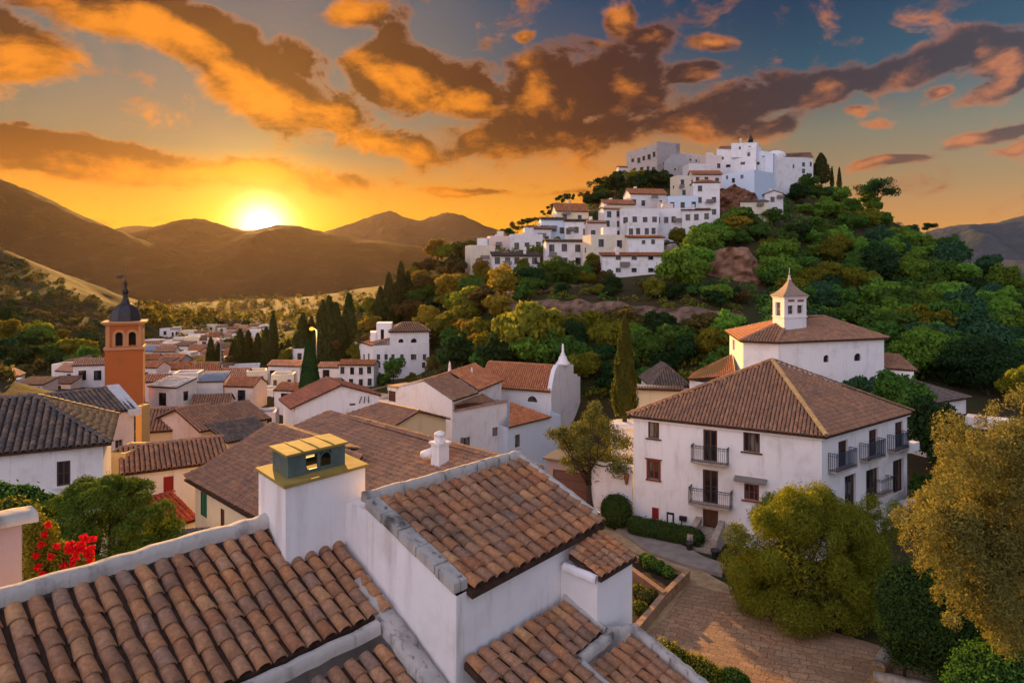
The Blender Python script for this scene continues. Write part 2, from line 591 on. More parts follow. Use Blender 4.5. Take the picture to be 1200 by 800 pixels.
def leafmat(name, c0, c1, trans=.35, tcol=None, objvar=.16):
    m, t, out = newmat(name)
    g = t.new('ShaderNodeNewGeometry')
    r = g.outputs['Random Per Island']
    oi = t.new('ShaderNodeObjectInfo')
    a, _ = t.noise(g.outputs['Position'], .8, 3, .5)
    f = t.m('MULTIPLY_ADD', r, .6, t.mul(a, .5), clamp=True)
    col = t.mix(f, c0, c1)
    hs = t.new('ShaderNodeHueSaturation')
    t.plug(hs.inputs['Color'], col)
    t.plug(hs.inputs['Hue'], t.m('MULTIPLY_ADD', oi.outputs['Random'], .035, .4825))
    t.plug(hs.inputs['Value'], t.m('MULTIPLY_ADD', oi.outputs['Random'], objvar * 2, 1 - objvar))
    d = t.new('ShaderNodeBsdfDiffuse')
    t.plug(d.inputs[0], hs.outputs[0])
    tr = t.new('ShaderNodeBsdfTranslucent')
    if tcol is None:
        tcol = hs.outputs[0]
        tcol = t.scale(tcol, 1.3)
    t.plug(tr.inputs[0], tcol)
    mx = t.new('ShaderNodeMixShader')
    mx.inputs[0].default_value = trans
    t.plug(mx.inputs[1], d.outputs[0])
    t.plug(mx.inputs[2], tr.outputs[0])
    t.plug(out.inputs[0], mx.outputs[0])
    return m

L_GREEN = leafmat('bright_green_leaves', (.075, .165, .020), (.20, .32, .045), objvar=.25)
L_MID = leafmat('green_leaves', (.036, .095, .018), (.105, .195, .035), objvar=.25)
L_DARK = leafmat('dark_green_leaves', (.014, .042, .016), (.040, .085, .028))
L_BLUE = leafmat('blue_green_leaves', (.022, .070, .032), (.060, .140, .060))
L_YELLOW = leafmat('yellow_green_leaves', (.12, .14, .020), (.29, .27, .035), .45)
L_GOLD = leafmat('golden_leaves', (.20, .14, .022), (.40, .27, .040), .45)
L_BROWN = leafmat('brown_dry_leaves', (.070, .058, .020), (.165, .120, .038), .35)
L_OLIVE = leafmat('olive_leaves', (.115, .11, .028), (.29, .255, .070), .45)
L_TAMARISK = leafmat('feathery_leaves', (.080, .100, .012), (.29, .26, .032), .50)
L_CYPRESS_LIT = leafmat('sunlit_cypress_leaves', (.050, .070, .016), (.15, .145, .030), .42)  # lighter copy of the cypress leaves, golden sunlight put into the colour
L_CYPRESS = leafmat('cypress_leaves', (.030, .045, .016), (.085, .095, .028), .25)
L_HEDGE = leafmat('hedge_leaves', (.028, .056, .014), (.080, .125, .030), .3)
L_PINE = leafmat('pine_needles', (.026, .080, .014), (.17, .24, .035), .42)
L_RED = leafmat('red_bougainvillea_petals', (.45, .008, .018), (.75, .02, .035), .4)


# ------------------------------------------------------------------ roofs
def tile(mb, p0, p1, c, n, r0, r1, lift0, lift1, seg, mi, lip=True):
    """one barrel tile from lower end p0 to upper end p1; c across, n up"""
    vs = []
    for p, r, l in ((p0, r0, lift0), (p1, r1, lift1)):
        for k in range(seg + 1):
            a = math.pi * k / seg
            vs.append(p + c * (r * math.cos(a)) + n * (r * .82 * math.sin(a) + l))
    m = seg + 1
    fs = [(k, k + 1, m + k + 1, m + k) for k in range(seg)]
    if lip:
        i = len(vs)
        for k in range(seg + 1):
            a = math.pi * k / seg
            vs.append(p0 + c * (r0 * .80 * math.cos(a)) + n * (r0 * .60 * math.sin(a) + lift0))
        fs += [(k + 1, k, i + k, i + k + 1) for k in range(seg)]
    mb.faces(vs, [f[::-1] for f in fs], mi, True)

def tile_column(mb, b, t, c, n, pitch, row, seg, jit=1.0, lip=True, over=.06):
    L = (t - b).length
    a = (t - b).normalized()
    m = max(1, round(L / row))
    st = L / m
    for j in range(m):
        dx = rng.gauss(0, .006) * jit
        tw = rng.gauss(0, .008) * jit
        s0 = j * st - rng.uniform(0, .02) * jit
        s1 = min((j + 1) * st + over, L + .02)
        p0 = b + a * s0 + c * (dx + tw)
        p1 = b + a * s1 + c * (dx - tw)
        rr = pitch * .40 * (1 + rng.gauss(0, .025) * jit)
        tile(mb, p0, p1, c, n, rr * 1.06, rr * .90, .030 + rng.gauss(0, .004) * jit, .004, seg, 0, lip)

def roof_quad(mb, e0, e1, r0, r1, pitch=.27, row=.30, seg=4, lip=True, th=.10, jit=1.0, sag=0.0):
    """barrel-tiled plane between an eave e0-e1 (left to right seen from outside) and a ridge r0-r1; slot 1 is the bed"""
    e0, e1, r0, r1 = map(Vector, (e0, e1, r0, r1))
    W = max((e1 - e0).length, (r1 - r0).length)
    nc = max(1, round(W / pitch))
    for i in range(nc):
        u = (i + .5) / nc
        b, t_ = lerp(e0, e1, u), lerp(r0, r1, u)
        if sag:
            b.z -= sag * math.sin(math.pi * u); t_.z -= sag * math.sin(math.pi * u)
        c = ((e1 - e0) / (e1 - e0).length)
        a = (t_ - b).normalized()
        n = c.cross(a).normalized()
        c = a.cross(n).normalized()
        w_ = lerp((e1 - e0).length, (r1 - r0).length, .5) / nc
        tile_column(mb, b, t_, c, n, w_, row, seg, jit, lip)
    off = Vector((0, 0, sag + .005))
    mb.slab([e0 - off, e1 - off, r1 - off, r0 - off], th, 1)

def roof_poly(mb, pts, pitch=.27, row=.30, seg=4, lip=True, th=.10, jit=1.0):
    """tiled convex planar polygon whose first edge is the eave (left to right seen from outside)"""
    pts = [Vector(p) for p in pts]
    o = pts[0]
    c = (pts[1] - pts[0]).normalized()
    top = max(pts, key=lambda p: p.z)
    n = c.cross(top - o).normalized()
    a = n.cross(c).normalized()
    uv = [((p - o).dot(c), (p - o).dot(a)) for p in pts]
    umin, umax = min(q[0] for q in uv), max(q[0] for q in uv)
    nc = max(1, round((umax - umin) / pitch))
    w_ = (umax - umin) / nc
    for i in range(nc):
        u = umin + (i + .5) * w_
        hits = []
        for k in range(len(uv)):
            (u0, v0), (u1, v1) = uv[k], uv[(k + 1) % len(uv)]
            if (u0 - u) * (u1 - u) < 0:
                hits.append(v0 + (v1 - v0) * (u - u0) / (u1 - u0))
        if len(hits) < 2: continue
        lo, hi = min(hits), max(hits)
        if hi - lo < .12: continue
        tile_column(mb, o + c * u + a * lo, o + c * u + a * hi, c, n, w_, row, seg, jit, lip)
    mb.slab([p - Vector((0, 0, .005)) for p in pts], th, 1)

def ridge_caps(mb, p0, p1, r=.13, row=.36, seg=5, lift=.03):
    p0, p1 = Vector(p0), Vector(p1)
    d = p1 - p0
    m = max(1, round(d.length / row))
    a = d.normalized()
    c = a.cross(Vector((0, 0, 1))).normalized()
    n = c.cross(a).normalized()
    if n.z < 0: n = -n
    for j in range(m):
        q0, q1 = p0 + d * (j / m), p0 + d * ((j + 1.15) / m)
        rr = r * (1 + rng.gauss(0, .04))
        tile(mb, q0, q1, c, n, rr * 1.05, rr * .92, lift + .02, lift, seg, 0)

# ------------------------------------------------------------------ walls with real openings
class Facade:
    def __init__(s, p0, p1):
        s.p0, s.p1 = V2(p0), V2(p1)
        s.L = (s.p1 - s.p0).length
        s.e = (s.p1 - s.p0) / s.L
        s.n = Vector((s.e.y, -s.e.x))
        s.holes = []
        s.top = None

    def at(s, u, z, out=0.0):
        p = s.p0 + s.e * u + s.n * out
        return Vector((p.x, p.y, z))

    def pix(s, px, py, out=0.0):
        d = Vector(((px - CX) / FPX, 1.0))
        p0 = s.p0 + s.n * out
        k = p0.dot(s.n) / d.dot(s.n)
        pt = d * k
        return (pt - s.p0).dot(s.e), -(py - HY) / FPX * k

    def rect(s, x0, y0, x1, y1):
        """opening seen at this pixel rectangle"""
        u0, _ = s.pix(x0, y0); u1, _ = s.pix(x1, y0)
        _, za = s.pix((x0 + x1) / 2, y0); _, zb = s.pix((x0 + x1) / 2, y1)
        return min(u0, u1), max(u0, u1), zb, za

def facade_mesh(mb, fc, zb, zt, depth=.16, mi=0):
    """zt: number, or list of (u, z) along the top (its minimum bounds the openings)"""
    prof = zt if isinstance(zt, list) else [(0, zt), (fc.L, zt)]
    zlow = min(z for _, z in prof)
    us = sorted({0.0, fc.L, *[h[0] for h in fc.holes], *[h[1] for h in fc.holes]})
    zs = sorted({zb, zlow, *[h[2] for h in fc.holes], *[h[3] for h in fc.holes]})
    us = [u for u in us if -1e-6 <= u <= fc.L + 1e-6]
    zs = [z for z in zs if zb - 1e-6 <= z <= zlow + 1e-6]
    for i in range(len(us) - 1):
        for j in range(len(zs) - 1):
            uc, zc = (us[i] + us[i + 1]) / 2, (zs[j] + zs[j + 1]) / 2
            if any(h[0] < uc < h[1] and h[2] < zc < h[3] for h in fc.holes): continue
            mb.face([fc.at(us[i], zs[j]), fc.at(us[i + 1], zs[j]), fc.at(us[i + 1], zs[j + 1]), fc.at(us[i], zs[j + 1])], mi)
    if isinstance(zt, list):
        for k in range(len(prof) - 1):
            (ua, za), (ub, zb_) = prof[k], prof[k + 1]
            if max(za, zb_) <= zlow + 1e-6: continue
            pts = [fc.at(ua, zlow), fc.at(ub, zlow)]
            if zb_ > zlow + 1e-6: pts.append(fc.at(ub, zb_))
            if za > zlow + 1e-6: pts.append(fc.at(ua, za))
            mb.face(pts, mi)
    for (u0, u1, z0, z1) in fc.holes:
        a = [fc.at(u0, z0), fc.at(u1, z0), fc.at(u1, z1), fc.at(u0, z1)]
        b = [fc.at(u0, z0, -depth), fc.at(u1, z0, -depth), fc.at(u1, z1, -depth), fc.at(u0, z1, -depth)]
        for k in range(4):
            k2 = (k + 1) % 4
            mb.face([a[k], a[k2], b[k2], b[k]][::-1], mi)
        mb.face([fc.at(u0 - .02, z0 - .02, -depth - .05), fc.at(u1 + .02, z0 - .02, -depth - .05),
                 fc.at(u1 + .02, z1 + .02, -depth - .05), fc.at(u0 - .02, z1 + .02, -depth - .05)], mi + 1)

def window(parent, fc, h, name='window', fmat=None, pmat=None, depth=.10, bar=.07, mull=1, trans=1, sill=True, smat=None,
           proud=0.0, surround=False, label=None):
    fmat = fmat or WOOD_DARK; pmat = pmat or PANE
    u0, u1, z0, z1 = h
    mb = MB()
    E = Vector((fc.e.x, fc.e.y, 0)); N = Vector((fc.n.x, fc.n.y, 0)); Z = Vector((0, 0, 1))
    def bx(ua, ub, za, zb, o0, o1, m=mb):
        m.obox(fc.at(ua, za, o0), E * (ub - ua), N * (o1 - o0), Z * (zb - za))
    o0, o1 = -depth - .03, -depth + .04 + proud
    bx(u0, u0 + bar, z0, z1, o0, o1); bx(u1 - bar, u1, z0, z1, o0, o1)
    bx(u0 + bar, u1 - bar, z0, z0 + bar, o0, o1); bx(u0 + bar, u1 - bar, z1 - bar, z1, o0, o1)
    for k in range(1, mull + 1):
        uc = u0 + (u1 - u0) * k / (mull + 1)
        bx(uc - bar * .45, uc + bar * .45, z0 + bar, z1 - bar, o0, o1 - .012)
    for k in range(1, trans + 1):
        zc = z0 + (z1 - z0) * k / (trans + 1)
        bx(u0 + bar, u1 - bar, zc - .018, zc + .018, o0, o1 - .022)
    if surround:
        s = .10
        bx(u0 - s, u0 + .01, z0 - .02, z1 + s, -.02, .045); bx(u1 - .01, u1 + s, z0 - .02, z1 + s, -.02, .045)
        bx(u0 + .01, u1 - .01, z1 - .01, z1 + s, -.02, .045)
        bx(u0 - s * 1.9, u1 + s * 1.9, z1 + s, z1 + s + .06, -.02, .10)
    o = mb.build(name, fmat, parent)
    if label: o['label'] = label
    p = MB()
    p.face([fc.at(u0 + bar * .5, z0 + bar * .5, -depth), fc.at(u1 - bar * .5, z0 + bar * .5, -depth),
            fc.at(u1 - bar * .5, z1 - bar * .5, -depth), fc.at(u0 + bar * .5, z1 - bar * .5, -depth)])
    p.build('pane', pmat, o)
    if sill:
        s = MB()
        bx(u0 - .14, u1 + .14, z0 - .09, z0 - .003, -depth + .05, .10, s)
        s.build('sill', smat or fmat, o)
    return o

def simple_window(parent, fc, h, fmat=None, depth=.06):
    """far window: frame with its dark pane, one mesh"""
    u0, u1, z0, z1 = h
    mb = MB()
    E = Vector((fc.e.x, fc.e.y, 0)); N = Vector((fc.n.x, fc.n.y, 0)); Z = Vector((0, 0, 1))
    b = min(.08, (u1 - u0) * .12)
    mb.obox(fc.at(u0, z0, .004), E * (u1 - u0), N * .02, Z * (z1 - z0), 0)
    for (ua, ub, za, zb) in ((u0 - b, u0, z0, z1), (u1, u1 + b, z0, z1), (u0 - b, u1 + b, z1, z1 + b), (u0 - b * 1.5, u1 + b * 1.5, z0 - b, z0)):
        mb.obox(fc.at(ua, za, .004), E * (ub - ua), N * .07, Z * (zb - za), 1)
    return mb.build('window', [PANE_DARK, fmat or WHITE_FAR], parent)

# ------------------------------------------------------------------ foliage
def leaf_quads(blobs, n, size, seed, aspect=.5, shell=.55, outward=.8, up=.15, zsq=1.0, floor=None):
    """blobs: (cx,cy,cz,rx,ry,rz); leaf quads scattered through their outer volume"""
    r = np.random.default_rng(seed)
    B = np.array(blobs, float)
    wgt = (B[:, 3] * B[:, 4] + B[:, 4] * B[:, 5] + B[:, 3] * B[:, 5])
    k = r.choice(len(B), n, p=wgt / wgt.sum())
    d = r.normal(size=(n, 3))
    d[:, 2] += up
    d /= np.linalg.norm(d, axis=1)[:, None]
    rad = shell + (1 - shell) * np.sqrt(r.random(n))
    rad *= 1 + .10 * r.normal(size=n)
    C = B[k, :3] + d * B[k, 3:] * rad[:, None]
    nr = d * outward + r.normal(size=(n, 3)) * .55
    nr /= np.linalg.norm(nr, axis=1)[:, None]
    tg = np.cross(nr, r.normal(size=(n, 3)))
    tg /= np.linalg.norm(tg, axis=1)[:, None]
    bt = np.cross(nr, tg)
    s = size * (.6 + .8 * r.random(n))[:, None]
    Q = np.stack([C - tg * s, C - bt * s * aspect, C + tg * s, C + bt * s * aspect], 1)
    if floor is not None:
        Q = Q[Q[:, :, 2].min(1) > floor]
    return Q

def clump_blobs(seed, R_, n, cz=0.0, rz=None, small=(.28, .45), flat_=1.0):
    """foliage lobes spread over an ellipsoid crown"""
    r = np.random.default_rng(seed)
    rz = rz or R_
    out = [(0, 0, cz, R_ * .62, R_ * .62, rz * .62)]
    for i in range(n):
        d = r.normal(size=3); d /= np.linalg.norm(d)
        if d[2] < -.45: d[2] *= -1
        q = r.uniform(.42, 1.0)
        s = r.uniform(*small)
        out.append((d[0] * R_ * q, d[1] * R_ * q, cz + d[2] * rz * q, R_ * s * r.uniform(.8, 1.3), R_ * s * r.uniform(.8, 1.3), rz * s * flat_ * r.uniform(.7, 1.25)))
    return out

def trunk_mb(base, top, r0, r1, limbs=(), seed=0, bend=.15):
    r = random.Random(seed)
    mb = MB()
    base, top = Vector(base), Vector(top)
    L = (top - base).length
    pts, rad = [], []
    for i in range(7):
        t_ = i / 6
        o = Vector((r.uniform(-1, 1), r.uniform(-1, 1), 0)) * bend * L * .12 * (1 if 0 < i else 0)
        pts.append(lerp(base, top, t_) + o)
        rad.append(r0 * (1 - t_) + r1 * t_ + (r0 * .45 if i == 0 else 0))
    mb.tube(pts, rad, 8)
    for tip in limbs:
        tip = Vector(tip)
        k = r.randint(3, 5)
        s = pts[k]
        mid = lerp(s, tip, .5) + Vector((r.uniform(-.2, .2), r.uniform(-.2, .2), -.08 * (tip - s).length))
        mb.tube([s, mid, tip], [rad[k] * .6, rad[k] * .36, rad[k] * .12], 6)
    return mb

def tree(name, label, cat, base, crown_c, blobs, nleaf, lsize, lmat, seed, r0=.15, aspect=.5, group=None, limbs=7, bark=None, zfloor=None, **kw):
    """tree with trunk and crown parts; blobs are relative to crown_c"""
    base = Vector(base); cc = Vector(crown_c)
    t_ = thing(name, label, cat, base, group)
    Q = leaf_quads(blobs, nleaf, lsize, seed, aspect, **kw)
    Q = Q + np.array(cc - base)[None, None, :]
    me = quads_mesh('crown', Q, lmat)
    o = bpy.data.objects.new('crown', me); COL.objects.link(o); o.parent = t_
    rr = random.Random(seed)
    bl = rr.sample(blobs, min(limbs, len(blobs)))
    tips = [cc + Vector(b[:3]) * .85 for b in bl]
    mb = trunk_mb(base - Vector((0, 0, .3)), cc + Vector((0, 0, .1)), r0, r0 * .35, tips, seed)
    mb.build('trunk', bark or BARK, t_)
    return t_

# ------------------------------------------------------------------ terrain
CP = []
def cpx(px, py, d):
    p = D(px, py, d); CP.append((p.x, p.y, p.z))
def cw(*a): CP.append(a)
PZ = -16.5
for q in [(0, 0), (-12, 5), (12, 5), (25, 12), (40, 25), (12, 25), (20, 35), (8, 40), (30, 45), (45, 50), (18, 55), (4, 48), (33, 62), (55, 30), (0, 25)]:
    cw(*q, PZ)
for q in [(2, 53, -18.5), (-2, 56, -22), (0, 75, -25.5), (-10, 70, -24), (6, 84, -22), (-6, 40, -17), (-14, 30, -16), (-22, 30, -15.5),
          (-30, 30, -15), (-45, 35, -14), (-20, 45, -16.5), (-30, 50, -16), (-15, 58, -18.5), (-28, 66, -18), (-40, 60, -15),
          (-60, 80, -12), (10, 62, -19.5), (12, 78, -21), (12, 90, -20), (26, 72, -15), (40, 72, -14)]:
    cw(*q)
# town on the valley side and valley floor
for q in [(200, 470, 85), (290, 470, 88), (360, 470, 90), (120, 470, 85), (60, 462, 90), (240, 455, 110), (320, 455, 115), (160, 440, 125),
          (400, 452, 108), (460, 452, 112), (500, 452, 115), (280, 440, 140), (200, 425, 160), (120, 432, 140), (330, 425, 160), (60, 440, 130),
          (250, 408, 210), (180, 412, 220), (320, 405, 220), (380, 412, 160), (420, 405, 150), (200, 395, 320), (290, 388, 330), (360, 385, 300),
          (430, 380, 220), (480, 360, 240), (250, 372, 560), (330, 366, 600), (400, 360, 560), (220, 352, 900), (310, 348, 950), (420, 345, 900), (520, 340, 700)]:
    cpx(*q)
# dark hillside at the left
for q in [(0, 290, 300), (60, 322, 290), (110, 348, 280), (150, 368, 270), (200, 392, 260), (0, 345, 230), (60, 380, 220), (110, 410, 215),
          (0, 395, 180), (50, 418, 180), (0, 430, 150), (-120, 250, 320), (-120, 330, 250), (-120, 400, 170), (-300, 240, 330), (-300, 420, 130),
          (-60, 285, 420), (120, 372, 420), (40, 340, 430)]:
    cpx(*q)
# castle hill
for q in [(900, 222, 258), (850, 226, 258), (775, 218, 268), (955, 226, 262), (1000, 240, 264), (1050, 262, 264), (1100, 292, 262), (1150, 325, 255),
          (1200, 352, 245), (1280, 380, 235), (1150, 400, 112), (1200, 385, 130), (1250, 420, 110), (1080, 345, 180), (1000, 330, 180), (1000, 290, 215),
          (1100, 370, 135), (1000, 385, 120), (920, 350, 138), (880, 330, 145), (900, 300, 178), (860, 270, 205), (940, 260, 230), (850, 250, 218),
          (790, 300, 165), (740, 328, 141), (690, 328, 143), (640, 326, 158), (590, 326, 168), (560, 318, 176), (545, 300, 192), (590, 283, 215),
          (620, 268, 228), (650, 255, 240), (700, 236, 255), (740, 215, 268), (700, 285, 190), (660, 290, 178), (640, 300, 172), (760, 262, 208), (800, 250, 216), (830, 235, 236),
          (510, 315, 190), (500, 335, 175), (460, 365, 165), (430, 390, 158), (530, 390, 122), (600, 385, 108), (600, 352, 125), (680, 350, 126), (760, 352, 126),
          (680, 392, 108), (760, 392, 108), (840, 345, 128), (850, 392, 105), (700, 430, 96), (620, 430, 96), (560, 432, 100), (800, 425, 94), (520, 430, 108),
          (1050, 425, 92), (1120, 435, 84), (1180, 430, 88), (1000, 425, 96), (900, 410, 98)]:
    cpx(*q)
for q in [(60, 320, 18), (110, 330, 12), (160, 330, 0), (80, 420, -15), (160, 430, -22), (20, 340, 0), (-10, 290, -6), (-30, 240, -14), (240, 240, -16),
          (260, 120, -14), (150, 120, -12), (140, 60, -14), (250, 0, -16), (0, -150, -18), (-150, -20, -12), (150, -100, -17), (-260, 60, -5), (300, 350, -25)]:
    cw(*q)
for k in range(24):
    a = k / 24 * 2 * math.pi
    for rr, zz in ((1300, -34), (2800, -38), (700, -30)):
        if rr == 700 and not (.2 < a < 5.8 and abs(a - math.pi * 1.0) < 3): continue
        cw(rr * math.sin(a), rr * math.cos(a), zz)
CP = np.array(CP)
_d = np.linalg.norm(CP[:, None, :2] - CP[None, :, :2], axis=2)
_n = len(CP)
_A = np.zeros((_n + 1, _n + 1)); _A[:_n, :_n] = -_d - np.eye(_n) * .6; _A[:_n, _n] = 1; _A[_n, :_n] = 1
_wt = np.linalg.solve(_A, np.append(CP[:, 2], 0))

def hashnoise(x, y, s, seed):
    """smooth value noise, vectorised"""
    x = x / s; y = y / s
    xi = np.floor(x).astype(np.int64); yi = np.floor(y).astype(np.int64)
    fx = x - xi; fy = y - yi
    fx = fx * fx * (3 - 2 * fx); fy = fy * fy * (3 - 2 * fy)
    def h(a, b):
        v = np.sin(a * 127.1 + b * 311.7 + seed * 74.7) * 43758.5453
        return v - np.floor(v)
    return (h(xi, yi) * (1 - fx) + h(xi + 1, yi) * fx) * (1 - fy) + (h(xi, yi + 1) * (1 - fx) + h(xi + 1, yi + 1) * fx) * fy - .5

def zt_many(x, y):
    x = np.asarray(x, float); y = np.asarray(y, float)
    sh = x.shape
    x = x.ravel(); y = y.ravel()
    z = np.empty(len(x))
    for i in range(0, len(x), 4000):
        xs, ys = x[i:i + 4000], y[i:i + 4000]
        dd = np.hypot(xs[:, None] - CP[None, :, 0], ys[:, None] - CP[None, :, 1])
        z[i:i + 4000] = -dd @ _wt[:_n] + _wt[_n]
    dist = np.hypot(x, y)
    k = np.clip((dist - 70) / 120, 0, 1)
    z += k * (hashnoise(x, y, 38, 1) * 5 + hashnoise(x, y, 14, 2) * 2.2 + hashnoise(x, y, 5, 3) * .7)
    z += np.clip((dist - 350) / 400, 0, 1) * (hashnoise(x, y, 160, 4) * 26 + hashnoise(x, y, 60, 5) * 9)
    # levelled ground of the square
    m = np.hypot((x - 14) / 26, (y - 34) / 17)
    k = np.clip((1.25 - m) / .35, 0, 1); k = k * k * (3 - 2 * k)
    z = z * (1 - k) + (PZ - .06) * k
    return z.reshape(sh)

def zt(x, y): return float(zt_many(np.array([x]), np.array([y]))[0])

def hit(px, py, d0=60, d1=420, step=1.5):
    ds = np.arange(d0, d1, step)
    xs = (px - CX) / FPX * ds
    zs = -(py - HY) / FPX * ds
    tz = zt_many(xs, ds)
    k = np.nonzero(tz >= zs)[0]
    if len(k) == 0: return None
    d = ds[k[0]]
    return Vector((xs[k[0]], d, tz[k[0]]))

az_list = np.concatenate([np.linspace(-180, -52, 33)[:-1], np.linspace(-52, 52, 261), np.linspace(52, 180, 33)[1:-1]])
d_list = np.concatenate([[3, 8, 14, 20], np.linspace(24, 110, 60), np.geomspace(111.5, 420, 130), np.geomspace(425, 5200, 60)])
AA, DD = np.meshgrid(np.radians(az_list), d_list, indexing='ij')
GX, GY = DD * np.sin(AA), DD * np.cos(AA)
GZ = zt_many(GX, GY)
na, nd = AA.shape
gv = np.stack([GX, GY, GZ], -1).reshape(-1, 3).tolist()
gf = []
for i in range(na):
    i2 = (i + 1) % na
    for j in range(nd - 1):
        gf.append((i * nd + j, i2 * nd + j, i2 * nd + j + 1, i * nd + j + 1))
gv.append((0, 0, PZ)); c_ = len(gv) - 1
for i in range(na):
    gf.append((c_, ((i + 1) % na) * nd, i * nd))

m_, t_, out_ = newmat('hillside_ground')
p_ = wpos(t_)
a_, _ = t_.noise(p_, .045, 6, .6)
b_, _ = t_.noise(p_, .35, 6, .65)
c2_, _ = t_.noise(p_, 3.2, 5, .65)
earth = t_.mix(b_, (.044, .027, .015), (.082, .050, .028))
scrub = t_.mix(c2_, (.022, .032, .011), (.055, .062, .020))
col_ = t_.mix(t_.sstep(.40, .56, t_.add(t_.mul(a_, .6), t_.mul(b_, .4))), scrub, t_.mix(t_.sstep(.45, .6, c2_), earth, (.060, .050, .020)))
princ(t_, out_, col_, .95, bump(t_, t_.add(b_, t_.mul(c2_, .5)), .5, .8), .1)
me_ = bpy.data.meshes.new('ground')
me_.from_pydata(gv, [], gf)
me_.materials.append(m_)
me_.polygons.foreach_set('use_smooth', [True] * len(gf))
g_ = bpy.data.objects.new('ground', me_); COL.objects.link(g_)
tag(g_, kind='structure')
HILLGROUND = m_

# ------------------------------------------------------------------ far mountains
def mountain_mat(name, c0, c1, c2):
    m, t, out = newmat(name)
    p = wpos(t)
    a, _ = t.noise(p, .004, 7, .6)
    b, _ = t.noise(p, .03, 6, .65)
    c = t.mix(t.sstep(.35, .65, a), c0, c1)
    c = t.mix(t.sstep(.50, .68, b), c, c2)
    princ(t, out, c, .95, bump(t, b, 14, .8), .05)
    return m
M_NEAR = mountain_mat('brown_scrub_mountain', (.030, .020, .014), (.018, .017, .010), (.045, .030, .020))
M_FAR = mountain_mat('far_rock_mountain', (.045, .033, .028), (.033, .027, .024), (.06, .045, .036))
M_BLUE = mountain_mat('haze_blue_mountain', (.075, .088, .100), (.062, .078, .085), (.10, .105, .11))  # blue haze of distance is painted into the rock colour

def mountain(name, prof, d, front, back, mat, seed, rough=1.0, zbase=-45):
    """ridge given as pixels at depth d, flanks falling to the valley over the given distances"""
    prof = sorted(prof)
    xs = np.array([(a - CX) / FPX * d for a, b in prof]); zs = np.array([-(b - HY) / FPX * d for a, b in prof])
    n = 150
    X1 = np.linspace(xs[0], xs[-1], n)
    # smooth the polyline a little and roughen it
    Z1 = np.interp(X1, xs, zs)
    ker = np.hanning(7); ker /= ker.sum()
    Z1 = np.convolve(np.pad(Z1, 3, 'edge'), ker, 'valid')
    T_ = np.concatenate([np.linspace(-1, 0, 46), np.linspace(0, 1, 20)[1:]])
    XX, TT = np.meshgrid(X1, T_, indexing='ij')
    fall = np.where(TT < 0, np.cos(np.abs(TT) ** .85 * math.pi) * .5 + .5, np.cos(TT * math.pi) * .5 + .5)
    spur = hashnoise(XX + TT * 60, np.zeros_like(XX) + seed * 3.3, d * .055, seed) * 1.0 + hashnoise(XX - TT * 40, TT * d * .1, d * .02, seed + 1) * .5
    YY = d + np.where(TT < 0, TT * front, TT * back)
    H = (Z1[:, None] - zbase)
    mid = np.sin(np.clip(fall, 0, 1) * math.pi)
    ZZ = zbase + H * fall + spur * H * .42 * mid * rough
    ZZ += hashnoise(XX, YY, d * .008, seed + 2) * H * .03 * rough + hashnoise(XX, YY, d * .003, seed + 5) * H * .012 * rough
    ZZ = np.where(fall < .02, zbase - 6, ZZ)
    v = np.stack([XX, YY, ZZ], -1).reshape(-1, 3).tolist()
    k = len(T_)
    f = [(i * k + j, (i + 1) * k + j, (i + 1) * k + j + 1, i * k + j + 1) for i in range(n - 1) for j in range(k - 1)]
    me = bpy.data.meshes.new(name); me.from_pydata(v, [], f); me.materials.append(mat)
    me.polygons.foreach_set('use_smooth', [True] * len(f))
    o = bpy.data.objects.new(name, me); COL.objects.link(o)
    return tag(o, kind='structure')

mountain('mountain_ridge', [(-420, 215), (-300, 190), (-150, 180), (-60, 193), (0, 213), (50, 233), (100, 256), (150, 277), (200, 292), (260, 318), (330, 350)],
         1250, 620, 400, M_NEAR, 3)
mountain('mountain_ridge', [(60, 305), (120, 285), (165, 276), (190, 268), (213, 259), (238, 256.5), (262, 264), (285, 271), (307, 270), (330, 264.5), (352, 265.5), (385, 274),
                            (430, 281), (470, 286), (510, 292), (560, 304), (620, 325), (700, 345)], 1620, 760, 400, M_NEAR, 8)
mountain('mountain', [(80, 292), (120, 274), (150, 265), (172, 265), (210, 272), (260, 290)], 2500, 500, 300, M_FAR, 12, .6)
mountain('mountain', [(300, 305), (350, 283), (395, 268), (415, 262), (440, 252), (458, 247.5), (472, 254), (492, 259), (512, 253), (527, 248.5), (545, 254), (570, 266),
                      (600, 274), (650, 290), (720, 310), (800, 330)], 2350, 620, 400, M_FAR, 17)
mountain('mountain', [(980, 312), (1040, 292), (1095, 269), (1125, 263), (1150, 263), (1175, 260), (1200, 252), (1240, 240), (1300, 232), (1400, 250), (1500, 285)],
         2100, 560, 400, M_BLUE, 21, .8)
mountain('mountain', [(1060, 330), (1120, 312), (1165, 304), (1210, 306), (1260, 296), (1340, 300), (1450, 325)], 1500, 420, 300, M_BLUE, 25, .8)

# ------------------------------------------------------------------ evening haze over the valley
mh, th, oh = newmat('evening_haze')
pv = th.new('ShaderNodeVolumePrincipled')
pv.inputs['Color'].default_value = (.90, .68, .50, 1)
pv.inputs['Density'].default_value = HAZE = 0.000014
pv.inputs['Anisotropy'].default_value = .72
th.plug(oh.inputs['Volume'], pv.outputs[0])
hb = MB()
hb.obox((-2700, -150, -90), (5200, 0, 0), (0, 3050, 0), (0, 0, 375))
ho = hb.build('haze', mh)
tag(ho, kind='stuff')

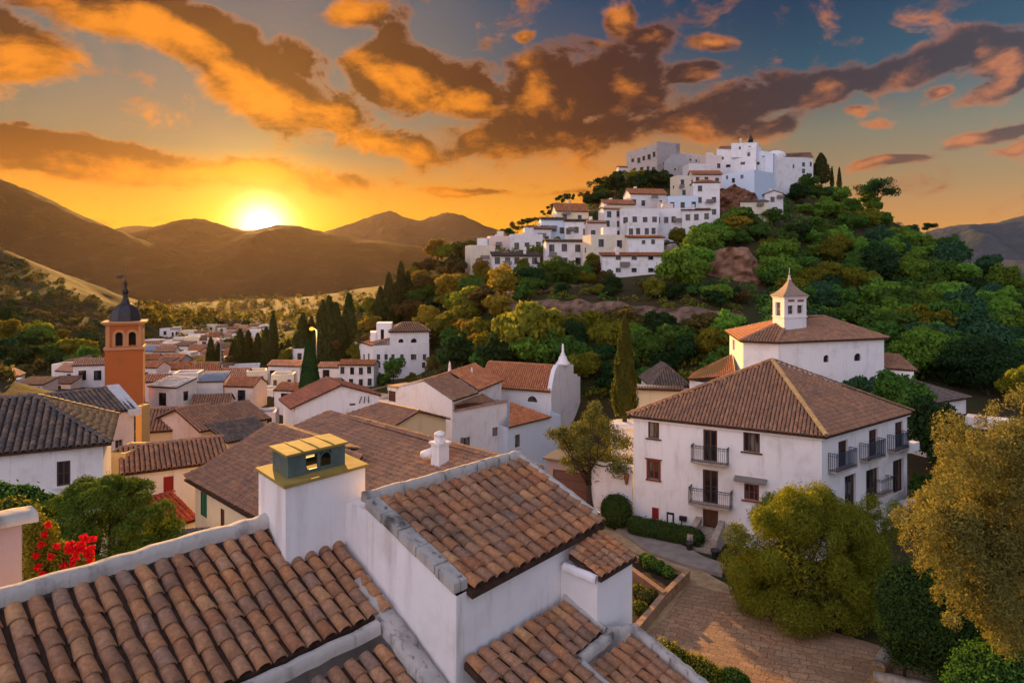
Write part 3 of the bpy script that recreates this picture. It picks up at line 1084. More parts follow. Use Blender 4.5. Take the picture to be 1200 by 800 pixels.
# ------------------------------------------------------------------ paving, road, square
def sheet(name, pix, z, mat, th=.05, kind='structure', thick=None):
    mb = MB()
    pts = [G(px, py, z) for px, py in pix]
    ar = sum(pts[i].x * pts[(i + 1) % len(pts)].y - pts[(i + 1) % len(pts)].x * pts[i].y for i in range(len(pts)))
    if ar < 0: pts = pts[::-1]
    mb.prism([(p.x, p.y) for p in pts], z - th, z)
    o = mb.build(name, mat)
    return tag(o, kind=kind)

mp_, tp, op_ = newmat('reddish_stone_paving')
pp = wpos(tp)
rot = tp.new('ShaderNodeMapping'); rot.inputs['Rotation'].default_value = (0, 0, R(24)); tp.plug(rot.inputs[0], pp)
br = tp.new('ShaderNodeTexBrick')
tp.plug(br.inputs[0], tp.vadd(rot.outputs[0], tp.vadd(tp.vmul(tp.noise(pp, 1.7, 3, .5)[1], (.34, .34, 0)), tp.vmul(tp.noise(pp, .35, 2, .5)[1], (1.2, 1.2, 0)))))
br.inputs['Scale'].default_value = 1.0
br.inputs['Brick Width'].default_value = .62
br.inputs['Row Height'].default_value = .40
br.inputs['Mortar Size'].default_value = .014
br.inputs['Color1'].default_value = (.34, .185, .10, 1)
br.inputs['Color2'].default_value = (.47, .285, .16, 1)
br.inputs['Mortar'].default_value = (.13, .085, .055, 1)
a_, _ = tp.noise(pp, .5, 5, .6); b_, _ = tp.noise(pp, 9, 6, .7)
cc_ = tp.mix(tp.mul(tp.sstep(.4, .65, a_), .7), br.outputs['Color'], (.27, .18, .11))
cc_ = tp.mix(tp.mul(tp.sstep(.42, .72, b_), .62), cc_, (.13, .085, .052))
princ(tp, op_, cc_, .85, bump(tp, tp.add(tp.mul(br.outputs['Fac'], -.5), tp.mul(b_, 1.3)), .035, .9), .2)
PAVING = mp_
ROADM = flat('sandy_asphalt', (.47, .32, .17), .9, .45, 1.6, .2, 0, .02)
WALKM = flat('grey_concrete_pavement', (.30, .25, .21), .9, .35, 1.3, .2, 0, .015)

sheet('road', [(640, 612), (690, 596), (742, 628), (800, 655), (862, 690), (960, 745), (1060, 800), (1150, 850), (760, 1000), (560, 800)], PZ, ROADM, .1)
sheet('paved_square', [(742, 759), (780, 722), (806, 683), (840, 692), (886, 700), (960, 735), (1045, 760), (1130, 800), (1240, 900), (900, 1000), (690, 900)], PZ + .02, PAVING, .1)
o_ = sheet('pavement', [(722, 618), (740, 606), (826, 652), (850, 660), (846, 672), (800, 660), (760, 646)], PZ + .14, WALKM, .25)


# ------------------------------------------------------------------ foreground tiled house (under the camera's gaze) with its big chimney
tv = Vector((.660, .7513, 0)); sv = Vector((.7513, -.660, 0)); UP = Vector((0, 0, 1))
A0 = Vector((-4.27, 11.66, -4.30))           # point of the top line of the roof beside the chimney
def A(t_, s_, slope=.488, z0=0.0):
    p = A0 + tv * t_ + sv * s_
    p.z = A0.z - slope * s_ + z0
    return p

fh = thing('tiled_house', 'foreground house with weathered barrel-tile roof and a broad white chimney', 'house', A(-1, 1.0, 0, -12))
TR = 1.09        # roof extends this far along to the neighbour's gable
mb = MB()
roof_quad(mb, A(-9.5, 2.16), A(TR, 2.16), A(-9.5, .06), A(TR, .06), .268, .285, 7, True, .12)
mb.build('roof', [TILE_NEAR, TILE_BED], fh)
mb = MB()
roof_quad(mb, A(-5.0, 4.9, .47, -.28), A(TR - .35, 4.9, .47, -.28), A(-5.0, 2.42, .47, -.28), A(TR - .35, 2.42, .47, -.28), .268, .285, 7, True, .12)
mb.build('lower_roof', [TILE_NEAR, TILE_BED], fh)
# coping of the top line: rounded whitewashed parapet, slightly uneven
def coping(mb, p0, p1, wdt, h, n=26, wob=.02, mi=0, seed=1):
    r = random.Random(seed)
    p0, p1 = Vector(p0), Vector(p1)
    a = (p1 - p0).normalized(); c = Vector((a.y, -a.x, 0)).normalized()
    prof = [(-.5, -.45), (-.5, .15), (-.42, .78), (-.2, .98), (.12, 1.0), (.40, .82), (.5, .2), (.5, -.45)]
    vs, fs = [], []
    k = len(prof)
    for i in range(n + 1):
        p = lerp(p0, p1, i / n)
        w1 = 1 + r.uniform(-1, 1) * wob * 3; dz = r.uniform(-1, 1) * wob
        for q, (x, z) in enumerate(prof):
            vs.append(p + c * (x * wdt * w1 + r.uniform(-1, 1) * wob * .4) + Vector((0, 0, z * h + dz)))
    for i in range(n):
        for q in range(k - 1):
            fs.append((i * k + q, i * k + q + 1, (i + 1) * k + q + 1, (i + 1) * k + q))
    fs.append(tuple(range(k))); fs.append(tuple(range(n * k, n * k + k))[::-1])
    mb.faces(vs, [f[::-1] for f in fs], mi, True)
mb = MB()
coping(mb, A(-9.5, -.07, .488, .04), A(.12, -.07, .488, .04), .31, .135, 46, .022, 0, 3)
coping(mb, A(-9.5, 2.30, .488, -.06), A(TR - .42, 2.30, .488, -.06), .17, .13, 46, .018, 0, 4)
coping(mb, A(TR - .19, 1.55, .488, -.03), A(TR - .16, 5.0, .475, -.28), .38, .12, 24, .025, 0, 5)
mb.build('parapet_coping', COPING, fh)
mb = MB()
c4 = [A(-9.5, 4.95), A(TR - .02, 4.95), A(TR - .02, -.26), A(-9.5, -.26)]
fs_ = [Facade(c4[i], c4[(i + 1) % 4]) for i in range(4)]
zz = [A(0, 4.95).z - .5, A(0, -.26).z - .02]
facade_mesh(mb, fs_[0], PZ - 1, zz[0])
facade_mesh(mb, fs_[1], PZ - 1, [(0, zz[0]), (fs_[1].L, zz[1] - .4)])
facade_mesh(mb, fs_[2], PZ - 1, zz[1])
facade_mesh(mb, fs_[3], PZ - 1, [(0, zz[1] - .4), (fs_[3].L, zz[0])])
mb.build('wall', [WHITE_NEAR, DARK], fh)
# chimney: solve its corner so that it stands on the roof line
mb = MB()
ch_z = -3.42
cnr = G(335, 572, ch_z)                      # near corner, top
lft = G(303, 551, ch_z); rgt = G(428, 547, ch_z)
bk = lft + rgt - cnr
foot = [cnr, rgt, bk, lft]
mb.prism([(p.x, p.y) for p in foot], -5.9, ch_z, 0, True, False)
chs = mb.build('chimney', WHITE_NEAR, fh)
cx_ = sum((p for p in foot), Vector()) / 4
def grow(pts, k, c=None):
    c = c or sum((Vector(p) for p in pts), Vector()) / len(pts)
    return [c + (Vector(p) - c) + (Vector(p) - c).normalized() * k for p in pts]
mb = MB()
fo = grow(foot, .06)
mb.prism([(p.x, p.y) for p in fo], ch_z + .003, ch_z + .055, 0)
mb.build('cap', SUNCAP, chs)
# the small sheet-metal cowl with its openings
mb = MB()
ea = (rgt - cnr).normalized(); eb = (lft - cnr).normalized()
La, Lb = (rgt - cnr).length, (lft - cnr).length
o_ = cnr + ea * (La * .10) + eb * (Lb * .22)
o_.z = ch_z + .058
wa, wb_, hh = La * .72, Lb * .56, .36
def pane(x0, x1, z0, z1, side, mi=0, th=.03):
    if side == 0:   mb.obox(o_ + ea * x0 + UP * z0, ea * (x1 - x0), eb * th, UP * (z1 - z0), mi)
    elif side == 1: mb.obox(o_ + eb * wb_ + ea * x0 + UP * z0 - eb * th, ea * (x1 - x0), eb * th, UP * (z1 - z0), mi)
    elif side == 2: mb.obox(o_ + eb * x0 + UP * z0, eb * (x1 - x0), ea * th, UP * (z1 - z0), mi)
    else:           mb.obox(o_ + ea * wa + eb * x0 + UP * z0 - ea * th, eb * (x1 - x0), ea * th, UP * (z1 - z0), mi)
for sd_ in (0, 1):
    pane(0, wa * .30, 0, hh, sd_); pane(wa * .50, wa * .55, .05, hh - .04, sd_); pane(wa * .74, wa, 0, hh, sd_)
    pane(wa * .30, wa * .74, hh - .05, hh, sd_); pane(wa * .30, wa * .74, 0, .06, sd_)
pane(.031, wb_ - .031, 0, hh, 2); pane(.031, wb_ - .031, 0, hh, 3)
# rounded window head strips
for k in range(8):
    a0 = math.pi * k / 8; a1 = math.pi * (k + 1) / 8
    cxx, rr_ = wa * .645, wa * .09
    p0 = o_ + ea * (cxx + math.cos(a0) * rr_) + UP * (hh - .14 + math.sin(a0) * .08)
    p1 = o_ + ea * (cxx + math.cos(a1) * rr_) + UP * (hh - .14 + math.sin(a1) * .08)
    mb.tube([p0, p1], .014, 5)
lid = [o_ - ea * .05 - eb * .05, o_ + ea * (wa + .05) - eb * .05, o_ + ea * (wa + .05) + eb * (wb_ + .05), o_ - ea * .05 + eb * (wb_ + .05)]
cw_ = mb.build('cowl', COPPER, chs)
mb = MB()
mb.prism([(p.x, p.y) for p in lid], ch_z + .061 + hh, ch_z + .10 + hh, 0)
for k in (.25, .5, .75):
    q = lid[0] + (lid[1] - lid[0]) * k
    mb.tube([q + UP * (.105 + hh - (q.z - ch_z) + .0), q + (lid[3] - lid[0]) + UP * (.105 + hh - (q.z - ch_z))], .012, 6)
mb.build('cowl_lid', SUNCAP, chs)

# ------------------------------------------------------------------ house next door with the steep tiled roof in the middle
hA = Vector((-2.46, 11.58, -3.83)); hB = Vector((-.824, 10.14, -4.63)); hD = Vector((.18, 14.38, -3.83)); hC = Vector((1.64, 13.13, -4.63))
nh = thing('tiled_house', 'lilac-shaded white house whose tiled lean-to roof slopes above the foreground roofs', 'house', (0, 12, PZ))
mb = MB()
ov = (hB - hA).normalized() * .13
roof_quad(mb, hB + ov + (hC - hB) * .055, hC + ov + (hC - hB) * .02, hA + (hD - hA) * .055 - ov * .2, hD + (hD - hA) * .02 - ov * .2, .272, .285, 7, True, .09, 1.1, .05)
mb.build('roof', [TILE_NEAR, TILE_BED], nh)
mb = MB()
# coping of flat slabs down the left verge, mortared coping along the top
for k in range(5):
    q0 = lerp(hA, hB, k / 5 + .004); q1 = lerp(hA, hB, (k + 1) / 5 - .004)
    ee = (hD - hA).normalized()
    mb.obox(q0 - ee * .04 + UP * (-.07 + .012 * (k % 2)), q1 - q0, ee * .27, UP * .15)
mb.build('verge_slab', COPING, nh)
mb = MB()
coping(mb, hA - ov * .6 + UP * .02, hD - ov * .6 + UP * .02, .20, .13, 30, .012, 0, 8)
coping(mb, lerp(hD, hC, -.03) + UP * .03, lerp(hD, hC, 1.02) + UP * .03, .17, .10, 18, .012, 0, 9)
mb.build('ridge_coping', COPING, nh)
mb = MB()
fl = [hB, hC, hD, hA]
ff = [Facade(fl[i], fl[(i + 1) % 4]) for i in range(4)]
facade_mesh(mb, ff[0], PZ - 1, hB.z - .10)
facade_mesh(mb, ff[1], PZ - 1, [(0, hC.z - .10), (ff[1].L, hD.z - .06)])
facade_mesh(mb, ff[2], PZ - 1, hD.z - .06)
facade_mesh(mb, ff[3], PZ - 1, [(0, hA.z - .06), (ff[3].L, hB.z - .10)])
mb.build('wall', [WHITE_NEAR, DARK], nh)
mb = MB()
mb.obox(Vector((hA.x, hA.y, -7.5)) + sv * .05 + tv * .004, -sv * 1.25, tv * .35, UP * (7.5 + hA.z - .12))  # added piece closing the chimney gap against bounced sun glow
mb.build('gap_block_wall', WHITE_NEAR, nh)
# porch-like block on its right with a scrap of tiled roof
q0 = Vector((.866, 12.19, 0)); q1 = q0 + sv * .79; q2 = q1 + tv * 1.13; q3 = q0 + tv * 1.13
mb = MB()
zt_ = -5.13
mb.prism([(q.x, q.y) for q in (q0, q1, q2, q3)], PZ - 1, zt_)
pb = mb.build('side_block', WHITE_NEAR, nh)
mb = MB()
roof_quad(mb, q1 + UP * zt_ + sv * .06 + tv * .02, q2 + UP * (zt_ + .01) + sv * .06 + tv * .06, q1 - sv * .62 + UP * (zt_ + .22) + tv * .02, q2 - sv * .75 + UP * (zt_ + .30) + tv * .06, .20, .16, 6, True, .07, 1.5)
mb.build('side_roof', [TILE_NEAR, TILE_BED], nh)
mb = MB()
coping(mb, q1 + UP * (zt_ + .0) - sv * .70, q1 + UP * (zt_ - .04) + sv * .0, .14, .08, 8, .01, 0, 4)
mb.build('side_coping', WHITE_NEAR, nh)

# ------------------------------------------------------------------ low tiled roof at the bottom middle
eh = thing('tiled_house', 'low rusty-tiled roof with a mortar strip, nestling under the lilac lean-to house', 'house', (1.2, 10.5, PZ))
e0 = Vector((hB.x, hB.y, -5.72)) + sv * .02
def E(t_, s_, dz=0, sl=.37):
    p = e0 + tv * t_ + sv * s_
    p.z = e0.z - sl * s_ + dz
    return p
te = 2.62
mb = MB()
roof_quad(mb, E(.10, 3.2), E(te - .9, 3.2), E(.10, .04), E(te - .9, .04), .25, .25, 7, True, .1, 1.3)
roof_quad(mb, E(te - .9, .86), E(te, .80), E(te - .9, .04), E(te, .04), .22, .24, 7, True, .1, 1.3)
mb.build('roof', [TILE_NEAR, TILE_BED], eh)
mb = MB()
roof_quad(mb, E(te - .78, 3.2, -.16), E(te + .62, 3.2, -.16), E(te - .78, 1.02, -.16), E(te + .62, 1.02, -.16), .23, .25, 7, True, .1, 1.3)
mb.build('lower_roof', [TILE_NEAR, TILE_BED], eh)
mb = MB()
coping(mb, E(te - .88, .93, -.03), E(te + .12, .90, -.03), .17, .10, 12, .014, 0, 2)
coping(mb, E(te - .84, .95, -.05), E(te - .84, 3.2, -.10), .14, .10, 16, .014, 0, 2)
coping(mb, E(te + .05, .80, -.02), E(te + .72, 1.02, -.06), .14, .09, 10, .016, 0, 6)
coping(mb, E(te + .72, .98, -.10), E(te + .72, 3.3, -.12), .20, .12, 20, .02, 0, 7)
coping(mb, E(te + .02, .0, .0), E(te + .05, .86, .0), .10, .10, 8, .016, 0, 6)
mb.build('parapet_coping', COPING, eh)
mb = MB()
cc = [E(.06, 3.25), E(te + .80, 3.25), E(te + .80, .85), E(te, .02), E(.06, .02)]
mb.prism([(p.x, p.y) for p in cc], PZ - 1, E(0, 3.25).z - .30)
w4 = [E(te + .66, .98), E(te + .80, .98), E(te + .80, 3.25), E(te + .66, 3.25)]
mb.slab([w4[0] - UP * .1, w4[1] - UP * .1, w4[2] - UP * .1, w4[3] - UP * .1], 1.4)
mb.build('wall', [WHITE_NEAR], eh)

# ------------------------------------------------------------------ pillar at the left edge
mb = MB()
pz = -3.72
a_ = G(-90, 628, pz); b_ = G(26, 604, pz)
mb.prism([(a_.x, a_.y), (b_.x, b_.y), (b_.x * 1.055, b_.y * 1.05), (a_.x * 1.05, a_.y * 1.05)], PZ - 1, pz - .05)
pl = thing('wall_pillar', 'lilac-grey masonry pillar with a pale cap at the left edge of the photo', 'pillar', (a_.x, a_.y, PZ))
mb.build('shaft', plaster('lilac_grey_render', (.30, .25, .31), (.2, .16, .18), .5, .015, .03), pl)
mb = MB()
coping(mb, Vector((a_.x, a_.y + .27, pz - .06)), Vector((b_.x, b_.y + .27, pz - .06)), .62, .10, 10, .008, 0, 12)
mb.build('cap', COPING, pl)

# ------------------------------------------------------------------ white three-storey manor on the right
EAV = -9.2
wL, wN, wR = G(735, 487, EAV), G(968, 512, EAV), G(1070, 483, EAV)
wB = wL + wR - wN
cen = (wL + wN + wR + wB) / 4
def shrink(p, k):
    d = (V2(p) - V2(cen)); q = V2(cen) + d * (1 - k / d.length)
    return q
cL, cN, cR, cB = [shrink(p, .42) for p in (wL, wN, wR, wB)]
mh_ = thing('manor_house', 'white three-storey manor with hipped brown tile roof and iron balconies above the square', 'house', (cen.x, cen.y, PZ))
fA, fB = Facade(cL, cN), Facade(cN, cR)
rc = {}
def A_(k, *r): rc[k] = fA.rect(*r); fA.holes.append(rc[k])
def B_(k, *r): rc[k] = fB.rect(*r); fB.holes.append(rc[k])
A_('w1', 759.5, 494, 772.5, 513.5); A_('w2', 759.5, 540, 772.5, 561.5); A_('w3', 871, 506.5, 890.5, 529.5); A_('w4', 872, 567, 889.5, 586)
A_('d1', 824, 503.5, 840.5, 541); A_('d2', 823.5, 550.5, 841.5, 590.5); A_('d0', 823.5, 597, 841.5, 625)
A_('w5', 764, 594.5, 772, 608)
B_('b1', 982.5, 516, 993.5, 548); B_('b2', 1018.5, 503, 1028.5, 535.5); B_('b3', 1049, 494, 1058.5, 526)
B_('c2', 1015, 549, 1030, 598); B_('c1', 990, 556, 1003, 604); B_('c3', 1046.5, 538, 1059, 577)
TOPW = EAV - .10
mb = MB()
facade_mesh(mb, fA, PZ - 1.0, TOPW, .22); facade_mesh(mb, fB, PZ - 1.0, TOPW, .22)
facade_mesh(mb, Facade(cR, cB), PZ - 3, TOPW); facade_mesh(mb, Facade(cB, cL), PZ - 3, TOPW)
E3 = lambda f: Vector((f.e.x, f.e.y, 0)); N3 = lambda f: Vector((f.n.x, f.n.y, 0))
# flat corner pilaster on the long front
up, _ = fA.pix(957.5, 540)
mb.obox(fA.at(up, PZ - 1, 0.0), E3(fA) * (fA.L - up - .005), N3(fA) * .07, UP * (TOPW - PZ + 1 - .02))
mb.build('wall', [WHITE, DARK], mh_)
# roof
apex = Vector((cen.x, cen.y, -5.62))
mb = MB()
roof_poly(mb, [wL, wN, apex], .23, .31, 4, True, .12)
roof_poly(mb, [wN, wR, apex], .23, .31, 4, True, .12)
roof_poly(mb, [wR, wB, apex], .30, .5, 3, False, .12)
roof_poly(mb, [wB, wL, apex], .30, .5, 3, False, .12)
for q in (wL, wR, wB): ridge_caps(mb, q + UP * .03, apex, .15, .36, 5, .08)
mb.build('roof', [TILE_MID, TILE_BED], mh_)
mb = MB(); ridge_caps(mb, wN + UP * .03, apex, .17, .36, 5, .08); mb.build('hip_ridge', [tile_mat('sun_gold_hip_tile', [(0, (.46, .27, .10)), (.4, (.52, .32, .12)), (.7, (.38, .22, .09))], .25)], mh_)  # golden sunlight on the front hip is put into its paler tile
mb = MB()
for p_, q_ in ((wL, wN), (wN, wR)):
    p1, q1 = shrink(p_, .22), shrink(q_, .22)
    f_ = Facade(p1, q1)
    mb.obox(f_.at(0, EAV - .24, -.35), E3(f_) * f_.L, N3(f_) * .40, UP * .115)
mb.build('cornice', WHITE, mh_)
kw = dict(depth=.10, bar=.09)
window(mh_, fA, rc['w1'], fmat=WOOD_DARK, mull=1, trans=0, **kw)
window(mh_, fA, rc['w2'], fmat=WOOD_RED, mull=1, trans=1, surround=True, label='red-brown window with a moulded surround', **kw)
window(mh_, fA, rc['w3'], fmat=WOOD_DARK, mull=2, trans=0, surround=False, **kw)
window(mh_, fA, rc['w4'], fmat=WOOD_RED, mull=2, trans=1, **kw)
window(mh_, fA, rc['w5'], fmat=WOOD_REDPAINT, pmat=WOOD_REDPAINT, mull=1, trans=0, depth=.06, bar=.07, label='small red shuttered window')
for k in ('d1', 'd2'):
    window(mh_, fA, rc[k], 'balcony_door', WOOD_DARK, PANE_DARK, .14, .11, 1, 1, False)
window(mh_, fA, rc['d0'], 'entrance_door', WOOD_DARK, WOOD_DARK, .16, .12, 1, 2, False)
for k in ('b1', 'b2', 'b3'):
    window(mh_, fB, rc[k], 'balcony_door', WOOD_DARK, PANE_DARK, .16, .10, 1, 2, False)
for k in ('c1', 'c2', 'c3'):
    window(mh_, fB, rc[k], 'french_window', WOOD_DARK, PANE_DARK, .18, .10, 1, 1, False)

def balcony(parent, fc, u0, u1, zf, proj, h, mat, fancy=True, bow=0.0, label=None):
    mb = MB()
    e, n = E3(fc), N3(fc)
    mb.obox(fc.at(u0 - .03, zf - .10, -.02), e * (u1 - u0 + .06), n * (proj + .05), UP * .10)
    mb.obox(fc.at(u0 + .06, zf - .16, -.02), e * (u1 - u0 - .12), n * (proj - .1), UP * .058)
    b = mb.build('balcony', LIGHTSTONE, parent)
    if label: b['label'] = label
    mb = MB()
    def path(z, off=0):
        return [fc.at(u0, z, .02), fc.at(u0, z, proj), fc.at(u1, z, proj), fc.at(u1, z, .02)]
    for z in (zf + .07, zf + h * .86, zf + h):
        pts = path(z)
        for i in range(3):
            mb.tube([pts[i], pts[i + 1]], .022 if z > zf + h - .01 else .015, 5, 0, True, False)
    pts = path(0)
    for i in range(3):
        Ls = (pts[i + 1] - pts[i]).length
        m = max(2, int(Ls / .115))
        for k in range(m + 1):
            q = lerp(pts[i], pts[i + 1], k / m)
            o = Vector((0, 0, 0))
            if bow and i == 1:
                o = n * bow
                mb.tube([q + UP * (zf + .07), q + UP * (zf + .3) + o, q + UP * (zf + .6) + o * .5, q + UP * (zf + h)], .0095, 4, 0, False, False)
            else:
                mb.tube([q + UP * zf, q + UP * (zf + h)], .0095 if fancy else .018, 4, 0, False, False)
            if fancy and k < m and k % 2 == 0:
                q2 = lerp(pts[i], pts[i + 1], (k + 1) / m)
                c = (q + q2) / 2 + UP * (zf + h * .93)
                d = (q2 - q) * .5
                mb.tube([c - d, c + UP * .05, c + d, c - UP * .05, c - d], .008, 4, 0, False, False)
    mb.build('railing', mat, b)
    return b
def bal_px(fc, x0, x1, yf, proj, h, mat, *a, **k):
    u0, z0 = fc.pix(x0, yf, proj * .6); u1, z1 = fc.pix(x1, yf, proj * .6)
    return balcony(mh_, fc, min(u0, u1), max(u0, u1), (z0 + z1) / 2, proj, h, mat, *a, **k)
bal_px(fA, 811, 852.5, 541.5, .62, 1.0, IRON)
bal_px(fA, 808.5, 856.5, 591.5, .75, 1.0, IRON, True, .10, label='lower iron balcony with a bowed railing')
for x0, x1, yf in ((976.5, 1000.5, 548.5), (1013, 1034, 536), (1045.5, 1061.5, 526)):
    bal_px(fB, x0, x1, yf, .50, 1.05, IRON_BLUE, False)
bal_px(fB, 1030, 1043, 577, .45, .95, IRON, True)
# canopy over a window, sign board, wall lamp
u0, z0 = fA.pix(861.5, 557); u1, z1 = fA.pix(899, 562)
mb = MB(); mb.slab([fA.at(u0, z0 - .12, .5), fA.at(u1, z0 - .12, .5), fA.at(u1, z0 + .05, -.02), fA.at(u0, z0 + .05, -.02)], .09)
mb.build('window_canopy', WOOD_GREY, mh_)
h_ = fA.rect(781.5, 600, 790, 614)
mb = MB()
mb.obox(fA.at(h_[0], h_[2], .003), E3(fA) * (h_[1] - h_[0]), N3(fA) * .05, UP * (h_[3] - h_[2]))
mb.obox(fA.at(h_[0] + .10, h_[2] - .0, .054), E3(fA) * (h_[1] - h_[0] - .2), N3(fA) * .004, UP * (h_[3] - h_[2] - .14), 1)
mb.build('notice_board', [IRON, WHITE], mh_)
h_ = fA.rect(797, 604, 805, 609)
mb = MB()
mb.obox(fA.at(h_[0], h_[2], .003), E3(fA) * (h_[1] - h_[0]), N3(fA) * .22, UP * (h_[3] - h_[2]))
mb.tube([fA.at(h_[0] + .1, h_[2] - .05, .1), fA.at(h_[0] + .1, h_[2] - .35, .05)], .03, 6)
mb.build('letter_box', IRON, mh_)
# drain pipe at the far corner, ledge on the side
mb = MB()
uu, zz_ = fB.pix(1066, 520)
mb.obox(fB.at(fB.L - .9, fB.pix(1066, 526)[1], .0), E3(fB) * 1.6, N3(fB) * .5, UP * .55)
mb.build('side_ledge', WHITE, mh_)

# entrance steps with side walls and two flower pots
u0, u1, z0, z1 = rc['d0']
z0 = PZ + .80
st = thing('entrance_steps', 'small stone flight of steps with low side walls at the manor door', 'steps', fA.at((u0 + u1) / 2, PZ, .8))
mb = MB()
n_st = 5
for k in range(n_st):
    zt2 = z0 - (z0 - PZ) * k / n_st - .0
    mb.obox(fA.at(u0 - .05, PZ - .1, k * .42 + .01), E3(fA) * (u1 - u0 + .1), N3(fA) * .42, UP * (zt2 - PZ + .1))
mb.build('tread', LIGHTSTONE, st)
for us in (u0 - .42, u1 + .06):
    mb = MB()
    mb.slab([fA.at(us, z0 + .55, .01), fA.at(us, PZ + .85, .05 + n_st * .42), fA.at(us + .36, PZ + .85, .05 + n_st * .42), fA.at(us + .36, z0 + .55, .01)], .35)
    mb.prism([V2(fA.at(us + .01, 0, .02)), V2(fA.at(us + .01, 0, .03 + n_st * .42)), V2(fA.at(us + .35, 0, .03 + n_st * .42)), V2(fA.at(us + .35, 0, .02))], PZ - .1, PZ + .60)
    mb.build('side_wall', LIGHTSTONE, st)
def pot(loc, r, h, label, mat, cat='flower pot', leaf=None, seed=3):
    o = thing('flower_pot', label, cat, loc)
    mb = MB()
    mb.lathe(loc, [(r * .6, 0), (r * .72, h * .1), (r * .95, h * .8), (r * 1.08, h * .84), (r * 1.08, h), (r * .92, h), (r * .86, h * .88)], 14)
    mb.build('pot', mat, o)
    if leaf:
        Q = leaf_quads([(0, 0, h * 1.5, r * 1.5, r * 1.5, h * .7)], 500, .07, seed, .5)
        me = quads_mesh('plant', Q, leaf); p = bpy.data.objects.new('plant', me); COL.objects.link(p); p.parent = o
    return o
def onground(fc, px, out):
    u, _ = fc.pix(px, 600, out); return fc.at(u, PZ, out)
pot(onground(fA, 808, 2.5), .22, .6, 'dark narrow pot left of the manor steps', LEAD)
pot(onground(fA, 838, 2.9), .24, .6, 'dark squat pot right of the manor steps', LEAD)

# ------------------------------------------------------------------ white yard wall with a wall lantern, left of the manor
y0, y1 = G(703, 612, PZ), G(742, 612, PZ)
y1 = Vector((cL.x - .02, cL.y + .3, PZ)); y0 = Vector((y1.x - 2.6, y1.y + 1.2, PZ))
yw = Facade(y0, y1)
_, zt3 = yw.pix(722, 545)
mb = MB()
mb.obox(yw.at(0, PZ - 1, -.35), E3(yw) * yw.L, N3(yw) * .35, UP * (zt3 - PZ + 1))
mb.obox(yw.at(-.05, zt3 + .003, -.40), E3(yw) * (yw.L + .05), N3(yw) * .45, UP * .07)
wo_ = thing('yard_wall', 'plain white garden wall joining the manor on its left', 'wall', y0)
mb.build('masonry', WHITE, wo_)
lp = yw.at(yw.L - .35, zt3 - .75, .02)
la = thing('wall_lantern', 'brown clay lantern shade on the white wall beside the manor', 'lantern', lp)
mb = MB(); mb.lathe(lp + N3(yw) * .16, [(.05, -.42), (.10, -.3), (.17, .1), (.20, .28), (.12, .36), (.02, .42)], 10)
mb.build('shade', TERRACOTTA, la)
mb = MB(); mb.obox(lp + UP * .1, E3(yw) * .06, N3(yw) * .2, UP * .05); mb.build('bracket', IRON, la)

# brown garage front and the white posts beside it, down the lane
g0, g1 = G(640, 594, PZ - .4), G(702, 601, PZ - .2)
gf_ = Facade(g0, g1)
ga = thing('garage', 'low white garage with a wide brown door at the bend of the lane', 'garage', g0)
gd = gf_.rect(648, 552, 688, 612); gd = (gd[0], gd[1], PZ - .9, gd[3])
gf_.holes.append(gd)
mb = MB()
_, gz = gf_.pix(670, 540)
facade_mesh(mb, gf_, PZ - 3, gz, .2)
gb = [gf_.at(0, 0), gf_.at(gf_.L, 0), gf_.at(gf_.L, 0, -2.2), gf_.at(0, 0, -2.2)]
for i in (1, 2, 3): facade_mesh(mb, Facade(gb[i], gb[(i + 1) % 4]), PZ - 8, gz)
mb.build('wall', [plaster('mauve_plaster', (.44, .34, .31), (.3, .22, .2), .5), BROWN_WALL], ga)
mb = MB(); mb.slab([gf_.at(-.2, gz + .05, .25), gf_.at(gf_.L + .2, gz + .05, .25), gf_.at(gf_.L + .2, gz + .12, -2.3), gf_.at(-.2, gz + .12, -2.3)], .14)
mb.build('roof', WOOD_GREY, ga)
mb = MB()
for k in range(5):
    zz0 = gd[2] + (gd[3] - gd[2]) * k / 5
    mb.obox(gf_.at(gd[0], zz0, -.16), E3(gf_) * (gd[1] - gd[0]), N3(gf_) * .05, UP * ((gd[3] - gd[2]) / 5 - .02))
mb.build('garage_door', BROWN_WALL, ga)

# ------------------------------------------------------------------ planter with stone walls
pz = PZ + .02
pl_ = thing('planter', 'kerbed stone planter with two earth beds at the edge of the square', 'planter', G(770, 695, pz))
ring = [G(716, 662, pz), G(748, 664, pz), G(805, 681, pz), G(777, 709, pz), G(742, 752, pz), G(706, 752, pz)]
def wallseg(mb, p, q, wd, h, z=None):
    p, q = Vector(p), Vector(q)
    z = PZ - .2 if z is None else z
    f = Facade(p, q)
    mb.obox(f.at(-wd * .5, z, -wd / 2), E3(f) * (f.L + wd), N3(f) * wd, UP * (h + PZ - z))
    mb.obox(f.at(-wd * .6, PZ + h + .003, -wd * .62), E3(f) * (f.L + wd * 1.2), N3(f) * wd * 1.24, UP * .06)
mb = MB()
for i in range(6): wallseg(mb, ring[i], ring[(i + 1) % 6], .24, .52 + .012 * (i % 3))
mb.build('kerb_wall', flat('ochre_render', (.40, .25, .15), .9, .4, 2.5, .2, 0, .02), pl_)
mb = MB(); wallseg(mb, G(728, 672, pz), ring[3], .24, .70); mb.build('dividing_wall', flat('ochre_render_dark', (.34, .20, .13), .9, .4, 2.5, .2, 0, .02), pl_)
mb = MB(); mb.prism([(p.x, p.y) for p in ring[::-1]], PZ - .1, PZ + .30); mb.build('soil', flat('dark_garden_soil', (.07, .045, .028), .95, .5, 4, .1, 0, .05), pl_)

